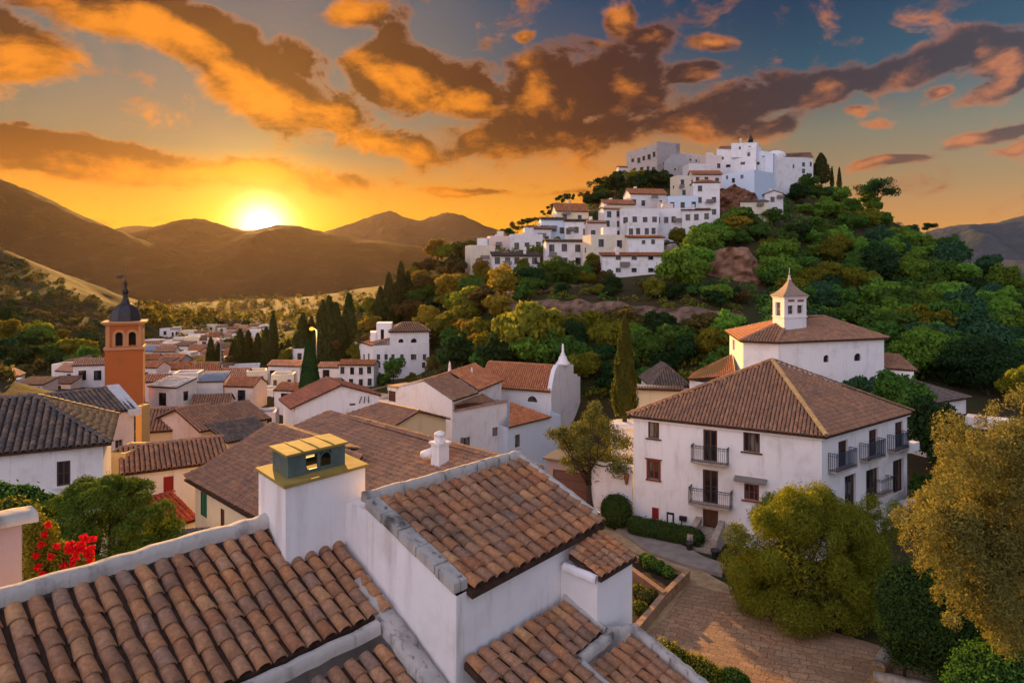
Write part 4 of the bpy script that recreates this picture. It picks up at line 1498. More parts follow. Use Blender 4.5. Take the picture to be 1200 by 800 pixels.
# stone wall stubs with timber-like coping at the lower right of the square
sw = thing('stone_wall', 'low golden stone wall bending at a corner at the lower right of the square', 'wall', G(1040, 780, PZ))
mb = MB()
s0, s1, s2, s3 = G(1058, 752, PZ), G(1030, 792, PZ), G(1026, 806, PZ), G(1140, 832, PZ)
wallseg(mb, s1, s0, .38, .42); wallseg(mb, s1, s2, .42, .40); wallseg(mb, s2, s3, .38, .44)
mb.build('masonry', flat('golden_rubble', (.42, .24, .10), .9, .5, 5, .2, 0, .05), sw)
mb = MB()
for p, q in ((s1, s0), (s2, s3)):
    f = Facade(p, q)
    coping(mb, f.at(-.1, PZ + .50), f.at(f.L + .1, PZ + .50), .50, .16, 14, .02, 0, 5)
mb.build('coping', LIGHTSTONE, sw)

# ------------------------------------------------------------------ church behind the manor
ch = thing('church', 'white church with brown hipped roof and a square lantern tower, behind the manor', 'church', D(950, 440, 70))
k0, k1, k2 = D(871, 401, 64), D(912, 401, 62.6), D(1036, 398, 67)
k3 = D(855, 388, 75)
EZ = k1.z
far_ = k2 + (V2(k3) - V2(k0)).to_3d() * 1.05
cs = [Vector((p.x, p.y, EZ)) for p in (k3, k0, k1, k2, far_)]
fcs = [Facade(cs[i], cs[(i + 1) % 5]) for i in range(5)]
holes = []
def arch_hole(mb_, fc, r, kind=0): pass
fcs[2].holes += [fcs[2].rect(965, 416, 972, 424.5), fcs[2].rect(1001, 414, 1009.5, 423), fcs[2].rect(1018, 441, 1028, 451)]
fcs[0].holes.append(fcs[0].rect(858.5, 398, 861, 410))
mb = MB()
for f_ in fcs: facade_mesh(mb, f_, PZ - 2, EZ - .05, .35)
mb.build('wall', [WHITE, DARK], ch)
def round_surround(parent, fc, r, name='window', mat=WHITE):
    """arched reveal: white spandrels fill the opening's corners, dark pane behind"""
    u0, u1, z0, z1 = r
    mb = MB(); rr_ = (u1 - u0) / 2; uc = (u0 + u1) / 2; zc = z1 - rr_
    n = 8
    for sgn in (-1, 1):
        for k in range(n):
            a0, a1 = math.pi / 2 * k / n, math.pi / 2 * (k + 1) / n
            p = [(uc + sgn * rr_, zc + rr_ * math.sin(a0)), (uc + sgn * rr_, zc + rr_ * math.sin(a1)),
                 (uc + sgn * rr_ * math.cos(a1), zc + rr_ * math.sin(a1)), (uc + sgn * rr_ * math.cos(a0), zc + rr_ * math.sin(a0))]
            pts = [fc.at(u, z, -.02) for u, z in p]
            mb.face(pts if sgn < 0 else pts[::-1])
    o = mb.build(name, mat, parent)
    p = MB(); p.face([fc.at(u0 + .01, z0, -.2), fc.at(u1 - .01, z0, -.2), fc.at(u1 - .01, z1, -.2), fc.at(u0 + .01, z1, -.2)])
    p.build('pane', PANE_DARK, o)
for r_ in fcs[2].holes: round_surround(ch, fcs[2], r_)
# roof: eave polygon out by .35, ridge line near the back
cc3 = sum(cs, Vector()) / 5
oe = [p + (p - cc3).normalized() * .45 + UP * .02 for p in cs]
for p in oe: p.z = EZ
rA = D(926, 378, 70); rB = D(965, 371.5, 72.5); rA.z = rB.z = -4.15
mb = MB()
roof_poly(mb, [oe[2], oe[3], rB, rA], .27, .36, 4, True, .12)
roof_poly(mb, [oe[3], oe[4], rB], .35, .5, 3, False, .12)
roof_poly(mb, [oe[1], oe[2], rA], .27, .36, 4, True, .12)
roof_poly(mb, [oe[4], oe[0], rA, rB], .4, .5, 3, False, .12)
for q_ in ((oe[2], rA), (oe[1], rA), (oe[3], rB), (rA, rB), (oe[0], rA)): ridge_caps(mb, q_[0], q_[1], .16, .4, 5, .05)
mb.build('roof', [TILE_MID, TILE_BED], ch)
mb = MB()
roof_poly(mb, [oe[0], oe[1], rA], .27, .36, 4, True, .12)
mb.build('sunlit_roof', [TILE_ORANGE, TILE_BED], ch)  # sun side only: its light is put into the orange tile colour
# lean-to roof lower left
mb = MB()
l0, l1 = D(800, 446, 69), D(861, 437, 63.5)
l2, l3 = D(806, 440, 72), D(856, 414, 71)
l1.z = l0.z; l2.z = l3.z
roof_quad(mb, D(806, 444, 68), D(862, 441, 63), D(812, 437, 74), D(858, 415, 72), .27, .36, 4, True, .12)
mb.build('side_roof', [TILE_ORANGE, TILE_BED], ch)
mb = MB()
b4 = [V2(D(808, 444, 68.3)), V2(D(862, 441, 63.3)), V2(D(858, 415, 72)), V2(D(812, 437, 73.6))]
mb.prism(b4, PZ - 2, D(806, 444, 68).z - .15)
mb.build('side_wall', WHITE, ch)
# tower
tz0, tz1 = D(919, 393, 66).z - 1.5, D(919, 347.5, 66).z
tc_, tl, tr_ = D(919, 400, 66), D(905.5, 400, 69.0), D(945, 400, 67.6)
tb = tl + tr_ - tc_
tw = [V2(tl), V2(tc_), V2(tr_), V2(tb)]
tcen = sum((Vector((p.x, p.y, 0)) for p in tw), Vector()) / 4
tf = [Facade(tw[i], tw[(i + 1) % 4]) for i in range(4)]
tf[1].holes += [tf[1].rect(923.5, 358, 930, 368), tf[1].rect(934.5, 357.5, 941, 367)]
tf[0].holes += [tf[0].rect(908.5, 354, 914.5, 370)]
mb = MB()
for f_ in tf: facade_mesh(mb, f_, tz0, tz1, .22)
for zz_, o1, hh_ in ((D(919, 373, 66).z, .07, .14), (tz1 - .16, .10, .17)):
    for f_ in tf: mb.obox(f_.at(-o1, zz_, .0), E3(f_) * (f_.L + 2 * o1), N3(f_) * o1, UP * hh_)
twr = mb.build('tower', [WHITE, DARK], ch)
for i, f_ in ((1, tf[1]), (0, tf[0])):
    for r_ in f_.holes:
        mb = MB()
        u0, u1, z0, z1 = r_
        mb.face([f_.at(u0, z0, -.2), f_.at(u1, z0, -.2), f_.at(u1, z1, -.2), f_.at(u0, z1, -.2)], 0)
        mb.obox(f_.at((u0 + u1) / 2 - .03, z0, -.19), E3(f_) * .06, N3(f_) * .05, UP * (z1 - z0), 1)
        mb.obox(f_.at(u0, (z0 + z1) / 2 - .03, -.19), E3(f_) * (u1 - u0), N3(f_) * .045, UP * .06, 1)
        mb.build('tower_window', [PANE_DARK, WOOD_GREY], twr)
mb = MB()
for r_ in (tf[1].rect(923.5, 351, 930.5, 353.5), tf[1].rect(934.5, 351, 941.5, 353.5)):
    mb.obox(tf[1].at(r_[0], r_[2], .003), E3(tf[1]) * (r_[1] - r_[0]), N3(tf[1]) * .04, UP * (r_[3] - r_[2]))
mb.build('tower_vent', TERRACOTTA, twr)
mb = MB()
tcx = Vector((tcen.x, tcen.y, tz1))
half = [(Vector((p.x, p.y, tz1)) - tcx) for p in tw]
levels = [(1.17, 0), (1.17, .09), (.92, .30), (.62, .62), (.36, 1.0), (.16, 1.42), (.05, 1.75), (.03, 2.3)]
vs, fs = [], []
for k, z in levels:
    for h_ in half: vs.append(tcx + h_ * k + UP * (z + .003))
for i in range(len(levels) - 1):
    for q in range(4):
        fs.append((i * 4 + q, i * 4 + (q + 1) % 4, (i + 1) * 4 + (q + 1) % 4, (i + 1) * 4 + q))
fs.append((3, 2, 1, 0)); fs.append(tuple(range(len(vs) - 4, len(vs))))
mb.faces(vs, fs)
mb.build('tower_roof', TILE_MID if False else flat('tan_slate', (.36, .25, .18), .8, .4, 3), ch)
mb = MB(); mb.lathe(tcx + UP * 1.6, [(.16, 0), (.2, .1), (.07, .25), (.12, .38), (.04, .5), (.018, 1.25)], 10); mb.build('finial', WHITE, ch)
# low annex on the church's right
mb = MB()
x0, x1 = D(1037, 431, 68), D(1071, 433, 66)
bx_ = [V2(x0), V2(x1), V2(x1) + Vector((2.0, 6)), V2(x0) + Vector((1.5, 7))]
mb.prism(bx_, PZ - 2, x0.z)
mb.build('annex_wall', WHITE, ch)
mb = MB()
roof_quad(mb, Vector((bx_[0].x, bx_[0].y, x0.z)) + Vector((0, -.3, 0)), Vector((bx_[1].x + .3, bx_[1].y - .3, x0.z)), Vector((bx_[3].x, bx_[3].y, x0.z + .9)), Vector((bx_[2].x, bx_[2].y, x0.z + .9)), .3, .4, 4)
mb.build('annex_roof', [TILE_MID, TILE_BED], ch)

# small hip-roofed house at the left of the church, terrace wall, and a roof far right
def hip_house(name, label, p0, p1, depth, zb, eave_z, rise, tile, wall=WHITE, over=.3, wins=(), pitch=.29, row=.4, seg=4, ridge_frac=.45, group=None, cat='house'):
    p0, p1 = V2(p0), V2(p1)
    f = Facade(p0, p1)
    q = -f.n * depth
    c = [p0, p1, p1 + q, p0 + q]
    o = thing(name, label, cat, (*((c[0] + c[2]) / 2), zb), group)
    fs = [Facade(c[i], c[(i + 1) % 4]) for i in range(4)]
    hs = []
    for (fi, r_) in wins:
        h = fs[fi].rect(*r_); fs[fi].holes.append(h); hs.append((fi, h))
    mb = MB()
    for f_ in fs: facade_mesh(mb, f_, zb, eave_z - .03)
    mb.build('wall', [wall, DARK], o)
    for fi, h in hs: window(o, fs[fi], h, sill=True, smat=WHITE)
    cen = sum((Vector((p.x, p.y, 0)) for p in c), Vector()) / 4
    e = [Vector((p.x, p.y, eave_z)) + ((Vector((p.x, p.y, 0)) - cen).normalized() * over * 1.4) for p in c]
    e3 = Vector((f.e.x, f.e.y, 0))
    if f.L >= depth:
        k = (f.L - depth * ridge_frac * 2) / 2
        r0 = cen - e3 * max(k, .2) + UP * (eave_z + rise); r1 = cen + e3 * max(k, .2) + UP * (eave_z + rise)
        mb = MB()
        roof_poly(mb, [e[0], e[1], r1, r0], pitch, row, seg); roof_poly(mb, [e[1], e[2], r1], pitch, row, seg)
        roof_poly(mb, [e[2], e[3], r0, r1], pitch, row, 3, False); roof_poly(mb, [e[3], e[0], r0], pitch, row, seg)
    else:
        n3 = Vector((f.n.x, f.n.y, 0)); k = max((depth - f.L * ridge_frac * 2) / 2, .2)
        r0 = cen + n3 * k + UP * (eave_z + rise); r1 = cen - n3 * k + UP * (eave_z + rise)
        mb = MB()
        roof_poly(mb, [e[0], e[1], r0], pitch, row, seg); roof_poly(mb, [e[1], e[2], r1, r0], pitch, row, seg)
        roof_poly(mb, [e[2], e[3], r1], pitch, row, 3, False); roof_poly(mb, [e[3], e[0], r0, r1], pitch, row, seg)
    for a_, b_ in ((e[0], r0), (e[1], r0 if f.L < depth else r1), (r0, r1), (e[3], r0 if f.L >= depth else r1), (e[2], r1)): ridge_caps(mb, a_, b_, .14, .4, 4, .04)
    mb.build('roof', [tile, TILE_BED], o)
    return o
ez = D(780, 452, 74).z
hip_house('house', 'small house with grey-brown hipped roof between the tall cypress and the church', D(764, 452, 74), D(806, 452, 74), 6, PZ - 4, ez, 2.0, TILE_DARK)
ez = D(770, 447, 72).z
mb = MB()
p0, p1 = D(746, 455, 70), D(800, 457, 68)
mb.prism([V2(p0), V2(p1), V2(p1) + Vector((.5, 3)), V2(p0) + Vector((.5, 3))], PZ - 4, p0.z)
lw = thing('low_house', 'low cream-walled lean-to in front of the grey hipped roof by the cypress', 'house', p0)
mb.build('wall', CREAM, lw)
mb = MB(); roof_quad(mb, D(744, 455.5, 69.6), D(801, 457.5, 67.6), D(745, 452, 73), D(801, 453, 71), .3, .4, 4)
mb.build('roof', [TILE_MID, TILE_BED], lw)
ez = D(1110, 470, 62).z
hip_house('house', 'half-hidden house with low brown roof among trees right of the manor', D(1088, 470, 61), D(1132, 467, 64), 7, PZ - 2, ez, 1.3, TILE_DARK)
# white coping slab of a terrace seen through the olive
t0, t1 = D(1131, 493, 33), D(1225, 503, 31)
f_ = Facade(t0, t1)
tw_ = thing('terrace_parapet', 'white flaking parapet slab showing through the golden olive tree', 'parapet', (t0.x, t0.y, PZ))
mb = MB(); mb.obox(f_.at(0, t0.z - .28, -.9), E3(f_) * f_.L, N3(f_) * .9, UP * .50); mb.build('slab', plaster('flaking_white', (.66, .64, .66), (.16, .13, .10), .9, .02), tw_)
for k in range(2):
    mb = MB(); mb.obox(f_.at(.9 + k * 2.2, PZ - 1, -.6), E3(f_) * .35, N3(f_) * .35, UP * (t0.z - .283 - PZ + 1)); mb.build('support_post', MORTAR, tw_)
# cypress planter wall by the lane
q = D(733, 492, 55)
mb = MB(); mb.lathe((q.x, q.y, PZ - .5), [(1.2, 0), (1.2, q.z - PZ), (1.3, q.z - PZ + .02), (1.3, q.z - PZ + .32), (1.1, q.z - PZ + .38)], 18, 0, False)
pw = thing('round_planter', 'round whitewashed planter wall at the foot of the tall cypress', 'planter', (q.x, q.y, PZ)); mb.build('wall', WHITE, pw)
# parasol and terrace at the manor's side
up_, _ = fB.pix(1060, 560)
q = fB.at(fB.L - 2.6, PZ, 1.9)
ps = thing('parasol', 'pale blue garden parasol beside the right end of the manor', 'parasol', q)
mb = MB(); mb.tube([q, q + UP * 2.5], .03, 6); mb.build('pole', IRON, ps)
mb = MB(); mb.lathe(q + UP * 2.0, [(1.3, -.12), (1.3, 0), (.7, .28), (.02, .5)], 8, 0, False); mb.build('canopy', CANVAS, ps)

# ------------------------------------------------------------------ big brown roofs right behind the chimney
def gable_from(name, label, cat, f0, f1, depth, zb, eave_z, ridge_z, tile, wall=WHITE, wins=(), pitch=.28, row=.38, seg=4, over=.3, group=None, shut=None, zfm=None, back=True, caps=True, verge=None, simple=False, dirv=None, ends=None):
    """gable house: long front f0-f1 (eave side, left to right), ridge parallel to it; wins: (facade, rect) on facades 0 front,1 right,2 back,3 left"""
    f0, f1 = V2(f0), V2(f1)
    f = Facade(f0, f1)
    q = -f.n * depth if dirv is None else V2(dirv) * depth
    c = [f0, f1, f1 + q, f0 + q]
    o = thing(name, label, cat, (*((c[0] + c[2]) / 2), zb), group)
    fs = [Facade(c[i], c[(i + 1) % 4]) for i in range(4)]
    hs = []
    for w_ in wins:
        fi, r_ = w_[0], w_[1]
        h = fs[fi].rect(*r_)
        if not simple: fs[fi].holes.append(h)
        hs.append((fi, h, w_[2] if len(w_) > 2 else None))
    mb = MB()
    L1 = fs[1].L
    prof = [(0, eave_z - .02), (L1 / 2, ridge_z - .04), (L1, eave_z - .02)]
    facade_mesh(mb, fs[0], zb, eave_z - .02); facade_mesh(mb, fs[2], zb, eave_z - .02)
    facade_mesh(mb, fs[1], zb, prof); facade_mesh(mb, fs[3], zb, prof)
    mb.build('wall', [wall, DARK], o)
    for fi, h, kind in hs:
        if simple: simple_window(o, fs[fi], h)
        elif kind == 'shutter':
            window(o, fs[fi], h, 'shutter', shut or WOOD_GREEN, shut or WOOD_GREEN, .05, .06, 1, 0, False)
        else: window(o, fs[fi], h, fmat=zfm or WOOD_DARK, mull=1, trans=1, smat=WHITE)
    e, n = Vector((f.e.x, f.e.y, 0)), Vector((q.x, q.y, 0)).normalized()
    slope = (ridge_z - eave_z) / (depth / 2)
    A0_ = Vector((f0.x, f0.y, eave_z)) - e * over - n * over - UP * slope * over
    A1_ = Vector((f1.x, f1.y, eave_z)) + e * over - n * over - UP * slope * over
    R0_ = Vector((f0.x, f0.y, ridge_z)) - e * over + n * depth / 2
    R1_ = Vector((f1.x, f1.y, ridge_z)) + e * over + n * depth / 2
    B0_ = A0_ + n * (depth + 2 * over); B1_ = A1_ + n * (depth + 2 * over)
    mb = MB()
    if simple == 'flatroof':
        pass
    roof_quad(mb, A0_, A1_, R0_, R1_, pitch, row, seg, not simple)
    roof_quad(mb, B1_, B0_, R1_, R0_, pitch, row * 1.2, 3, False)
    if caps: ridge_caps(mb, R0_, R1_, pitch * .5, .4, 4, .03)
    mb.build('roof', [tile, TILE_BED], o)
    return o, fs

# F2: long ridge running from upper left to lower right
r0 = G(385, 483, -8.6); r1 = G(597, 541, -8.6)
dn = Vector((-.7071, -.7071, 0))
off, zev = 8.8, -10.9
bh = thing('tiled_house', 'cream house under two broad brown tile roofs behind the foreground chimney', 'house', ((r0 + r1) / 2 + dn * 3 - UP * 8))
e0_, e1_ = r0 + dn * off, r1 + dn * off
e0_.z = e1_.z = zev
mb = MB()
roof_quad(mb, e0_, e1_, r0, r1, .25, .34, 4, True, .12, 1.4, .10)
u0_, u1_ = r0 - dn * 2.4 - UP * .75, r1 - dn * 2.4 - UP * .75
roof_quad(mb, u1_, u0_, r1, r0, .30, .45, 3, False, .12)
ridge_caps(mb, r1, r0, .15, .4, 5, .02)
ridge_caps(mb, e0_ + UP * .04, r0 + UP * .02, .12, .4, 5, .02)
mb.build('roof', [TILE_MID, TILE_BED], bh)
# F1: raised part of the roof at the left
p0, p1 = G(317, 497, -9.0), G(317, 497, -9.0) + Vector((.7071, -.7071, 0)) * 8.2
q0_, q1_ = G(219, 561, -10.8), None
q1_ = q0_ + (p1 - p0) * 1.55
mb = MB()
roof_quad(mb, q0_, q1_, p0, p1 + (p1 - p0) * .25, .25, .34, 4, True, .14, 1.4)
back_ = -dn * 1.6 - UP * .35
roof_quad(mb, p1 + back_, p0 + back_, p1, p0, .25, .34, 3, False, .1)
ridge_caps(mb, p1, p0, .14, .4, 5, .03); ridge_caps(mb, q0_ + UP * .04, p0 + UP * .02, .12, .4, 5, .02)
mb.build('raised_roof', [TILE_MID, TILE_BED], bh)
# mortar scar on the slope
mb = MB()
sc0 = lerp(r0, r1, .38) + dn * 2.6 - UP * (2.3 / off * 2.6 - .10)
for k in range(7):
    a_ = sc0 + dn * k * .32 - UP * k * .32 * 2.3 / off + Vector((.7, -.7, 0)) * rng.uniform(-.06, .06)
    mb.lathe(a_, [(.22, -.05), (.20, .06), (.08, .11)], 7)
mb.build('mortar_patch', MORTAR, bh)
# body
ins = .32
b0 = q0_ + Vector((.7071, -.7071, 0)) * ins - dn * ins; b1 = e1_ - Vector((.7071, -.7071, 0)) * ins - dn * ins
fw = Facade(b0, b1)
hh_ = [fw.rect(235, 577, 242.5, 605), fw.rect(258.5, 596, 263, 619)]
fw.holes += hh_
mb = MB()
facade_mesh(mb, fw, PZ - 2, -10.98, .12)
bb = [V2(b0), V2(b1), V2(r1 - dn * 2.2), V2(r0 - dn * 2.2)]
for i, f_ in enumerate([Facade(bb[1], bb[2]), Facade(bb[2], bb[3]), Facade(bb[3], bb[0])]):
    if i == 1: facade_mesh(mb, f_, PZ - 4, -9.5)
    else:
        L_ = f_.L; k = .58 if i == 0 else 1 - .58
        facade_mesh(mb, f_, PZ - 4, [(0, -11.1), (L_ * .79, -8.8), (L_, -9.5)] if i == 0 else [(0, -9.5), (L_ * .21, -8.8), (L_, -11.1)])
mb.build('wall', [plaster('warm_cream_plaster', (.76, .62, .40), (.5, .38, .24), .35), DARK], bh)
window(bh, fw, hh_[0], 'shutter', WOOD_GREEN, WOOD_GREEN, .05, .05, 1, 3, False)
window(bh, fw, hh_[1], 'shutter', WOOD_DARK, WOOD_DARK, .05, .05, 0, 1, False)
# small white chimney with a clay hood near the ridge
q = lerp(r0, r1, .80) + dn * 1.5 - UP * .45
mb = MB(); mb.box((q.x, q.y, q.z - .3), (.62, .62, 1.3), R(45)); mb.box((q.x, q.y, q.z + 1.003), (.78, .78, .10), R(45))
mb.box((q.x, q.y, q.z + 1.105), (.40, .40, .30), R(45))
c_ = mb.build('chimney', WHITE, bh)
mb = MB(); mb.tube([q + Vector((-.9, .3, .35)), q + Vector((-.35, .1, .55))], [.2, .26], 10); mb.build('clay_pipe', WHITE, c_)
mb = MB(); mb.lathe(q + UP * 1.40, [(.30, 0), (.26, .12), (.05, .22)], 10); mb.build('hood', WHITE, c_)

# low patch of tiles between the pine and the cream wall
x0, x1 = D(198, 640, 31), D(247, 634, 29.5)
mb = MB(); roof_quad(mb, x0, x1, D(207, 621, 34), D(246, 619, 32.5), .28, .36, 4)
lt = thing('shed', 'low tiled shed roof below the cream wall with green shutter', 'shed', (x0.x + .5, x0.y + 1, PZ)); mb.build('roof', [TILE_DARK, TILE_BED], lt)
mb = MB(); mb.prism([V2(x0) + Vector((.2, .2)), V2(x1) + Vector((-.2, .2)), V2(D(245, 619, 32.3)), V2(D(208, 621, 33.6))], PZ - 2, x0.z - .12); mb.build('wall', CREAM, lt)

# ------------------------------------------------------------------ white house group in the middle (x1.5 depth)
K = 1.5
MZ = -24.0
N_ = D(530, 468, 47 * K); Lf = D(455, 457, 51.7 * K); Rr = D(594, 472, 50.8 * K)
wh = thing('white_house', 'big plain white gabled house with stepped parapet in the middle of the village', 'house', (N_.x - 2, N_.y + 4, MZ))
fG, fR = Facade(Lf, N_), Facade(N_, Rr)
ua, za = fG.pix(497, 446)
zN = fG.pix(530, 468)[1]; zL = zN
hol = fG.rect(471, 504, 477, 515); fG.holes.append(hol)
r2 = [fR.rect(543.5, 512, 551, 522.5), fR.rect(577, 500.5, 583.5, 511)]
fR.holes += r2
zR0, zR1 = fR.pix(530.5, 481)[1], fR.pix(594, 471)[1]
uS = fG.pix(462, 470)[0]
mb = MB()
zst = fG.pix(455, 457)[1]
facade_mesh(mb, fG, MZ, [(0, zN + .3), (fG.L * .10, zN + .35), (ua, za), (fG.L, zN)], .2)
facade_mesh(mb, fR, MZ, [(0, zR0 - .1), (fR.L, zR1 - .02)], .2)
pB = V2(N_) - fG.n * 16; pC = V2(Lf) - fG.n * 16
facade_mesh(mb, Facade(V2(Rr), V2(Rr) + Vector((-3, 9))), MZ, zN - 1.6); facade_mesh(mb, Facade(pC, V2(Lf)), MZ, zN - .1)
facade_mesh(mb, Facade(V2(Rr) + Vector((-3, 9)), pC), MZ, zN - 1.6)
# upper side wall between the gable roof and the low lean-to roof
nrm3 = N3(fG)
RD = Vector((.43, .903, 0))
mb.obox(Vector((N_.x, N_.y, zN - 1.6)) - E3(fG) * .35 + RD * .05, E3(fG) * .3, RD * 7, UP * 1.5)
mb.build('wall', [WHITE, DARK], wh)
round_surround(wh, fG, hol)
for h in r2: window(wh, fR, h, fmat=WOOD_GREY, mull=1, trans=1, sill=True, smat=WHITE)
mb = MB(); s_ = fR.rect(539.5, 512.5, 543, 521.5)
mb.obox(fR.at(s_[0], s_[2], .02), E3(fR) * (s_[1] - s_[0]), N3(fR) * .05, UP * (s_[3] - s_[2])); mb.build('shutter', WOOD_GREY, wh)
# gable roof
pk = Vector((*fG.at(ua, 0).xy, za)); rdir = RD
ee0 = fG.at(fG.L, zN); ee1 = ee0 + rdir * 5.4; kk1 = pk + rdir * 5.4
mb = MB()
roof_quad(mb, ee0 + E3(fG) * .25 - UP * .1, ee1 + E3(fG) * .25 - UP * .1, pk, kk1, .28, .38, 4)
el0 = fG.at(.0, zN - .1)
roof_quad(mb, el0 + rdir * 5.4 - E3(fG) * .2, el0 - E3(fG) * .2, kk1, pk, .30, .45, 3, False)
ridge_caps(mb, pk, kk1, .15, .4, 5, .02)
mb.build('roof', [TILE_ORANGE if False else TILE_MID, TILE_BED], wh)
mb = MB()   # second, slightly higher roof behind
h0, h1 = kk1 + rdir * 0.1, kk1 + rdir * 6.2 + UP * .5
g0_ = ee1 + rdir * .1 + UP * .15 + E3(fG) * .3; g1_ = g0_ + rdir * 6.1 + UP * .3
roof_quad(mb, g0_, g1_, h0 + UP * .25, h1, .28, .38, 4)
roof_quad(mb, el0 + rdir * 11.6 - E3(fG) * .2, el0 + rdir * 5.5 - E3(fG) * .2, h1, h0 + UP * .25, .30, .45, 3, False)
ridge_caps(mb, h0 + UP * .25, h1, .15, .4, 5, .02)
mb.build('rear_roof', [TILE_ORANGE, TILE_BED], wh)
mb = MB()
fq = Facade(g0_ - E3(fG) * .4, g1_ - E3(fG) * .4)
h_ = fq.rect(559.5, 456, 563, 464); fq.holes.append(h_)
facade_mesh(mb, fq, MZ, [(0, g0_.z - .1), (fq.L, g1_.z - .1)])
mb.build('rear_wall', [WHITE, DARK], wh)
window(wh, fq, h_, fmat=WOOD_GREY, mull=0, trans=1, sill=False)
# lean-to roof behind the tiled parapet of the right wall
mb = MB()
lo0, lo1 = fR.at(.5, zR0 - .35, -.35), fR.at(fR.L - .1, zR1 - .55, -.35)
roof_quad(mb, lo0, lo1, ee0 + rdir * .3 - UP * .55 - E3(fG) * .1, ee0 + rdir * 6.8 - UP * .45 - E3(fG) * .1, .28, .36, 4)
# tiles along the parapet top
par = [fR.at(.25, zR0 - .2, -.15), fR.at(fR.L + .05, zR1, -.15)]
ridge_caps(mb, par[0], par[1], .26, .36, 5, .02)
mb.build('lean_to_roof', [TILE_MID, TILE_BED], wh)
mb = MB(); mb.slab([fR.at(.2, zR0 - .12, -.01), fR.at(fR.L, zR1 - .04, -.01), fR.at(fR.L, zR1 - .04, -.30), fR.at(.2, zR0 - .12, -.30)], 1.2); mb.build('parapet', WHITE, wh)
# stepped block with dark loggia slot at the left end of the gable
sl = fG.rect(456.5, 459, 465, 470)
mb = MB()
mb.obox(fG.at(.08, sl[2] - .55, -1.2), E3(fG) * 1.7, N3(fG) * 1.35, UP * .12, 1)
mb.obox(fG.at(.15, sl[2], .003), E3(fG) * 1.15, N3(fG) * .06, UP * (sl[3] - sl[2] + .1), 2)
mb.obox(fG.at(.05, sl[3] + .12, -2.6), E3(fG) * 1.6, N3(fG) * 2.75, UP * .45, 0)
mb.obox(fG.at(.0, sl[3] + .58, -2.6), E3(fG) * 1.9, N3(fG) * 2.9, UP * .10, 1)
mb.build('loggia', [WHITE, TERRACOTTA, WOOD_DARK], wh)
# two white needle chimneys
for px, py, h in ((527, 441, 1.9), (553, 438, .9)):
    q = D(px, py, 53.5 * K) - UP * .6
    mb = MB(); mb.lathe(q, [(.38, -.8), (.34, .5), (.20, h * .7), (.14, h), (.17, h + .02), (.02, h + .5)], 10); mb.build('chimney', WHITE, wh)

# right wing with a hip-end lean-to roof
W0, W1 = D(594.5, 500, 49.2 * K), D(657, 485, 53.9 * K)
ww = thing('white_house', 'blue-lit white wing with a triangular orange tile roof, beside the chapel', 'house', ((W0 + W1) / 2 - UP * 8))
fW = Facade(W0, W1)
hw = fW.rect(603.5, 509, 609.5, 524); fW.holes.append(hw)
mb = MB()
zw0, zw1 = W0.z, fW.pix(643, 487)[1]
facade_mesh(mb, fW, MZ - 4, min(zw0, zw1) - .05, .18)
wk = [V2(W0), V2(W1), V2(W1) + Vector((-4, 7)), V2(W0) + Vector((-4, 6))]
for i in (1, 2, 3): facade_mesh(mb, Facade(wk[i], wk[(i + 1) % 4]), MZ - 4, min(zw0, zw1) - .05)
mb.build('wall', [plaster('blue_lit_plaster', (.66, .74, .84), (.45, .50, .58), .3), DARK], ww)  # bluish light on the white wing is put into the plaster colour
window(ww, fW, hw, fmat=WOOD_GREY, mull=1, trans=2, sill=True, smat=WHITE)
mb = MB()
tp_ = D(595, 471, 52.5 * K)
re = fW.at(fW.pix(644, 487)[0], zw1, .3)
roof_poly(mb, [Vector((*fW.at(-.05, 0, .3).xy, zw0)), Vector((re.x, re.y, zw0)), Vector((tp_.x + .3, tp_.y, tp_.z))], .28, .38, 4)
mb.build('roof', [TILE_ORANGE, TILE_BED], ww)

# chapel with curved gable and pinnacle
c0, c1_ = D(562, 455, 58 * K), D(646, 458, 55.2 * K)
cp = thing('chapel', 'white chapel with orange tile roof, curved gable and white pinnacle', 'chapel', (c1_.x - 3, c1_.y + 4, MZ))
fC = Facade(c0, c1_); c2_ = D(680, 458, 61.5 * K); fE = Facade(c1_, c2_)
hf = fC.rect(618, 464, 629.5, 471); fC.holes.append(hf)
h2 = fC.rect(573.5, 460.5, 578.5, 467.5); fC.holes.append(h2)
ez_ = c1_.z
mb = MB()
facade_mesh(mb, fC, MZ - 2, ez_ - .03, .2)
pr = [(646.2, 457), (647.5, 449), (649, 441), (651, 433), (653.5, 428), (655.5, 426.8), (672, 426.8), (672.1, 438), (676.5, 438), (676.6, 441), (680, 441)]
prof = []
for x, y in pr:
    u, z = fE.pix(x, y); prof.append((max(0, min(fE.L, u)), z))
prof[0] = (0, ez_ - .02); prof[-1] = (fE.L, prof[-1][1])
facade_mesh(mb, fE, MZ - 2, prof)
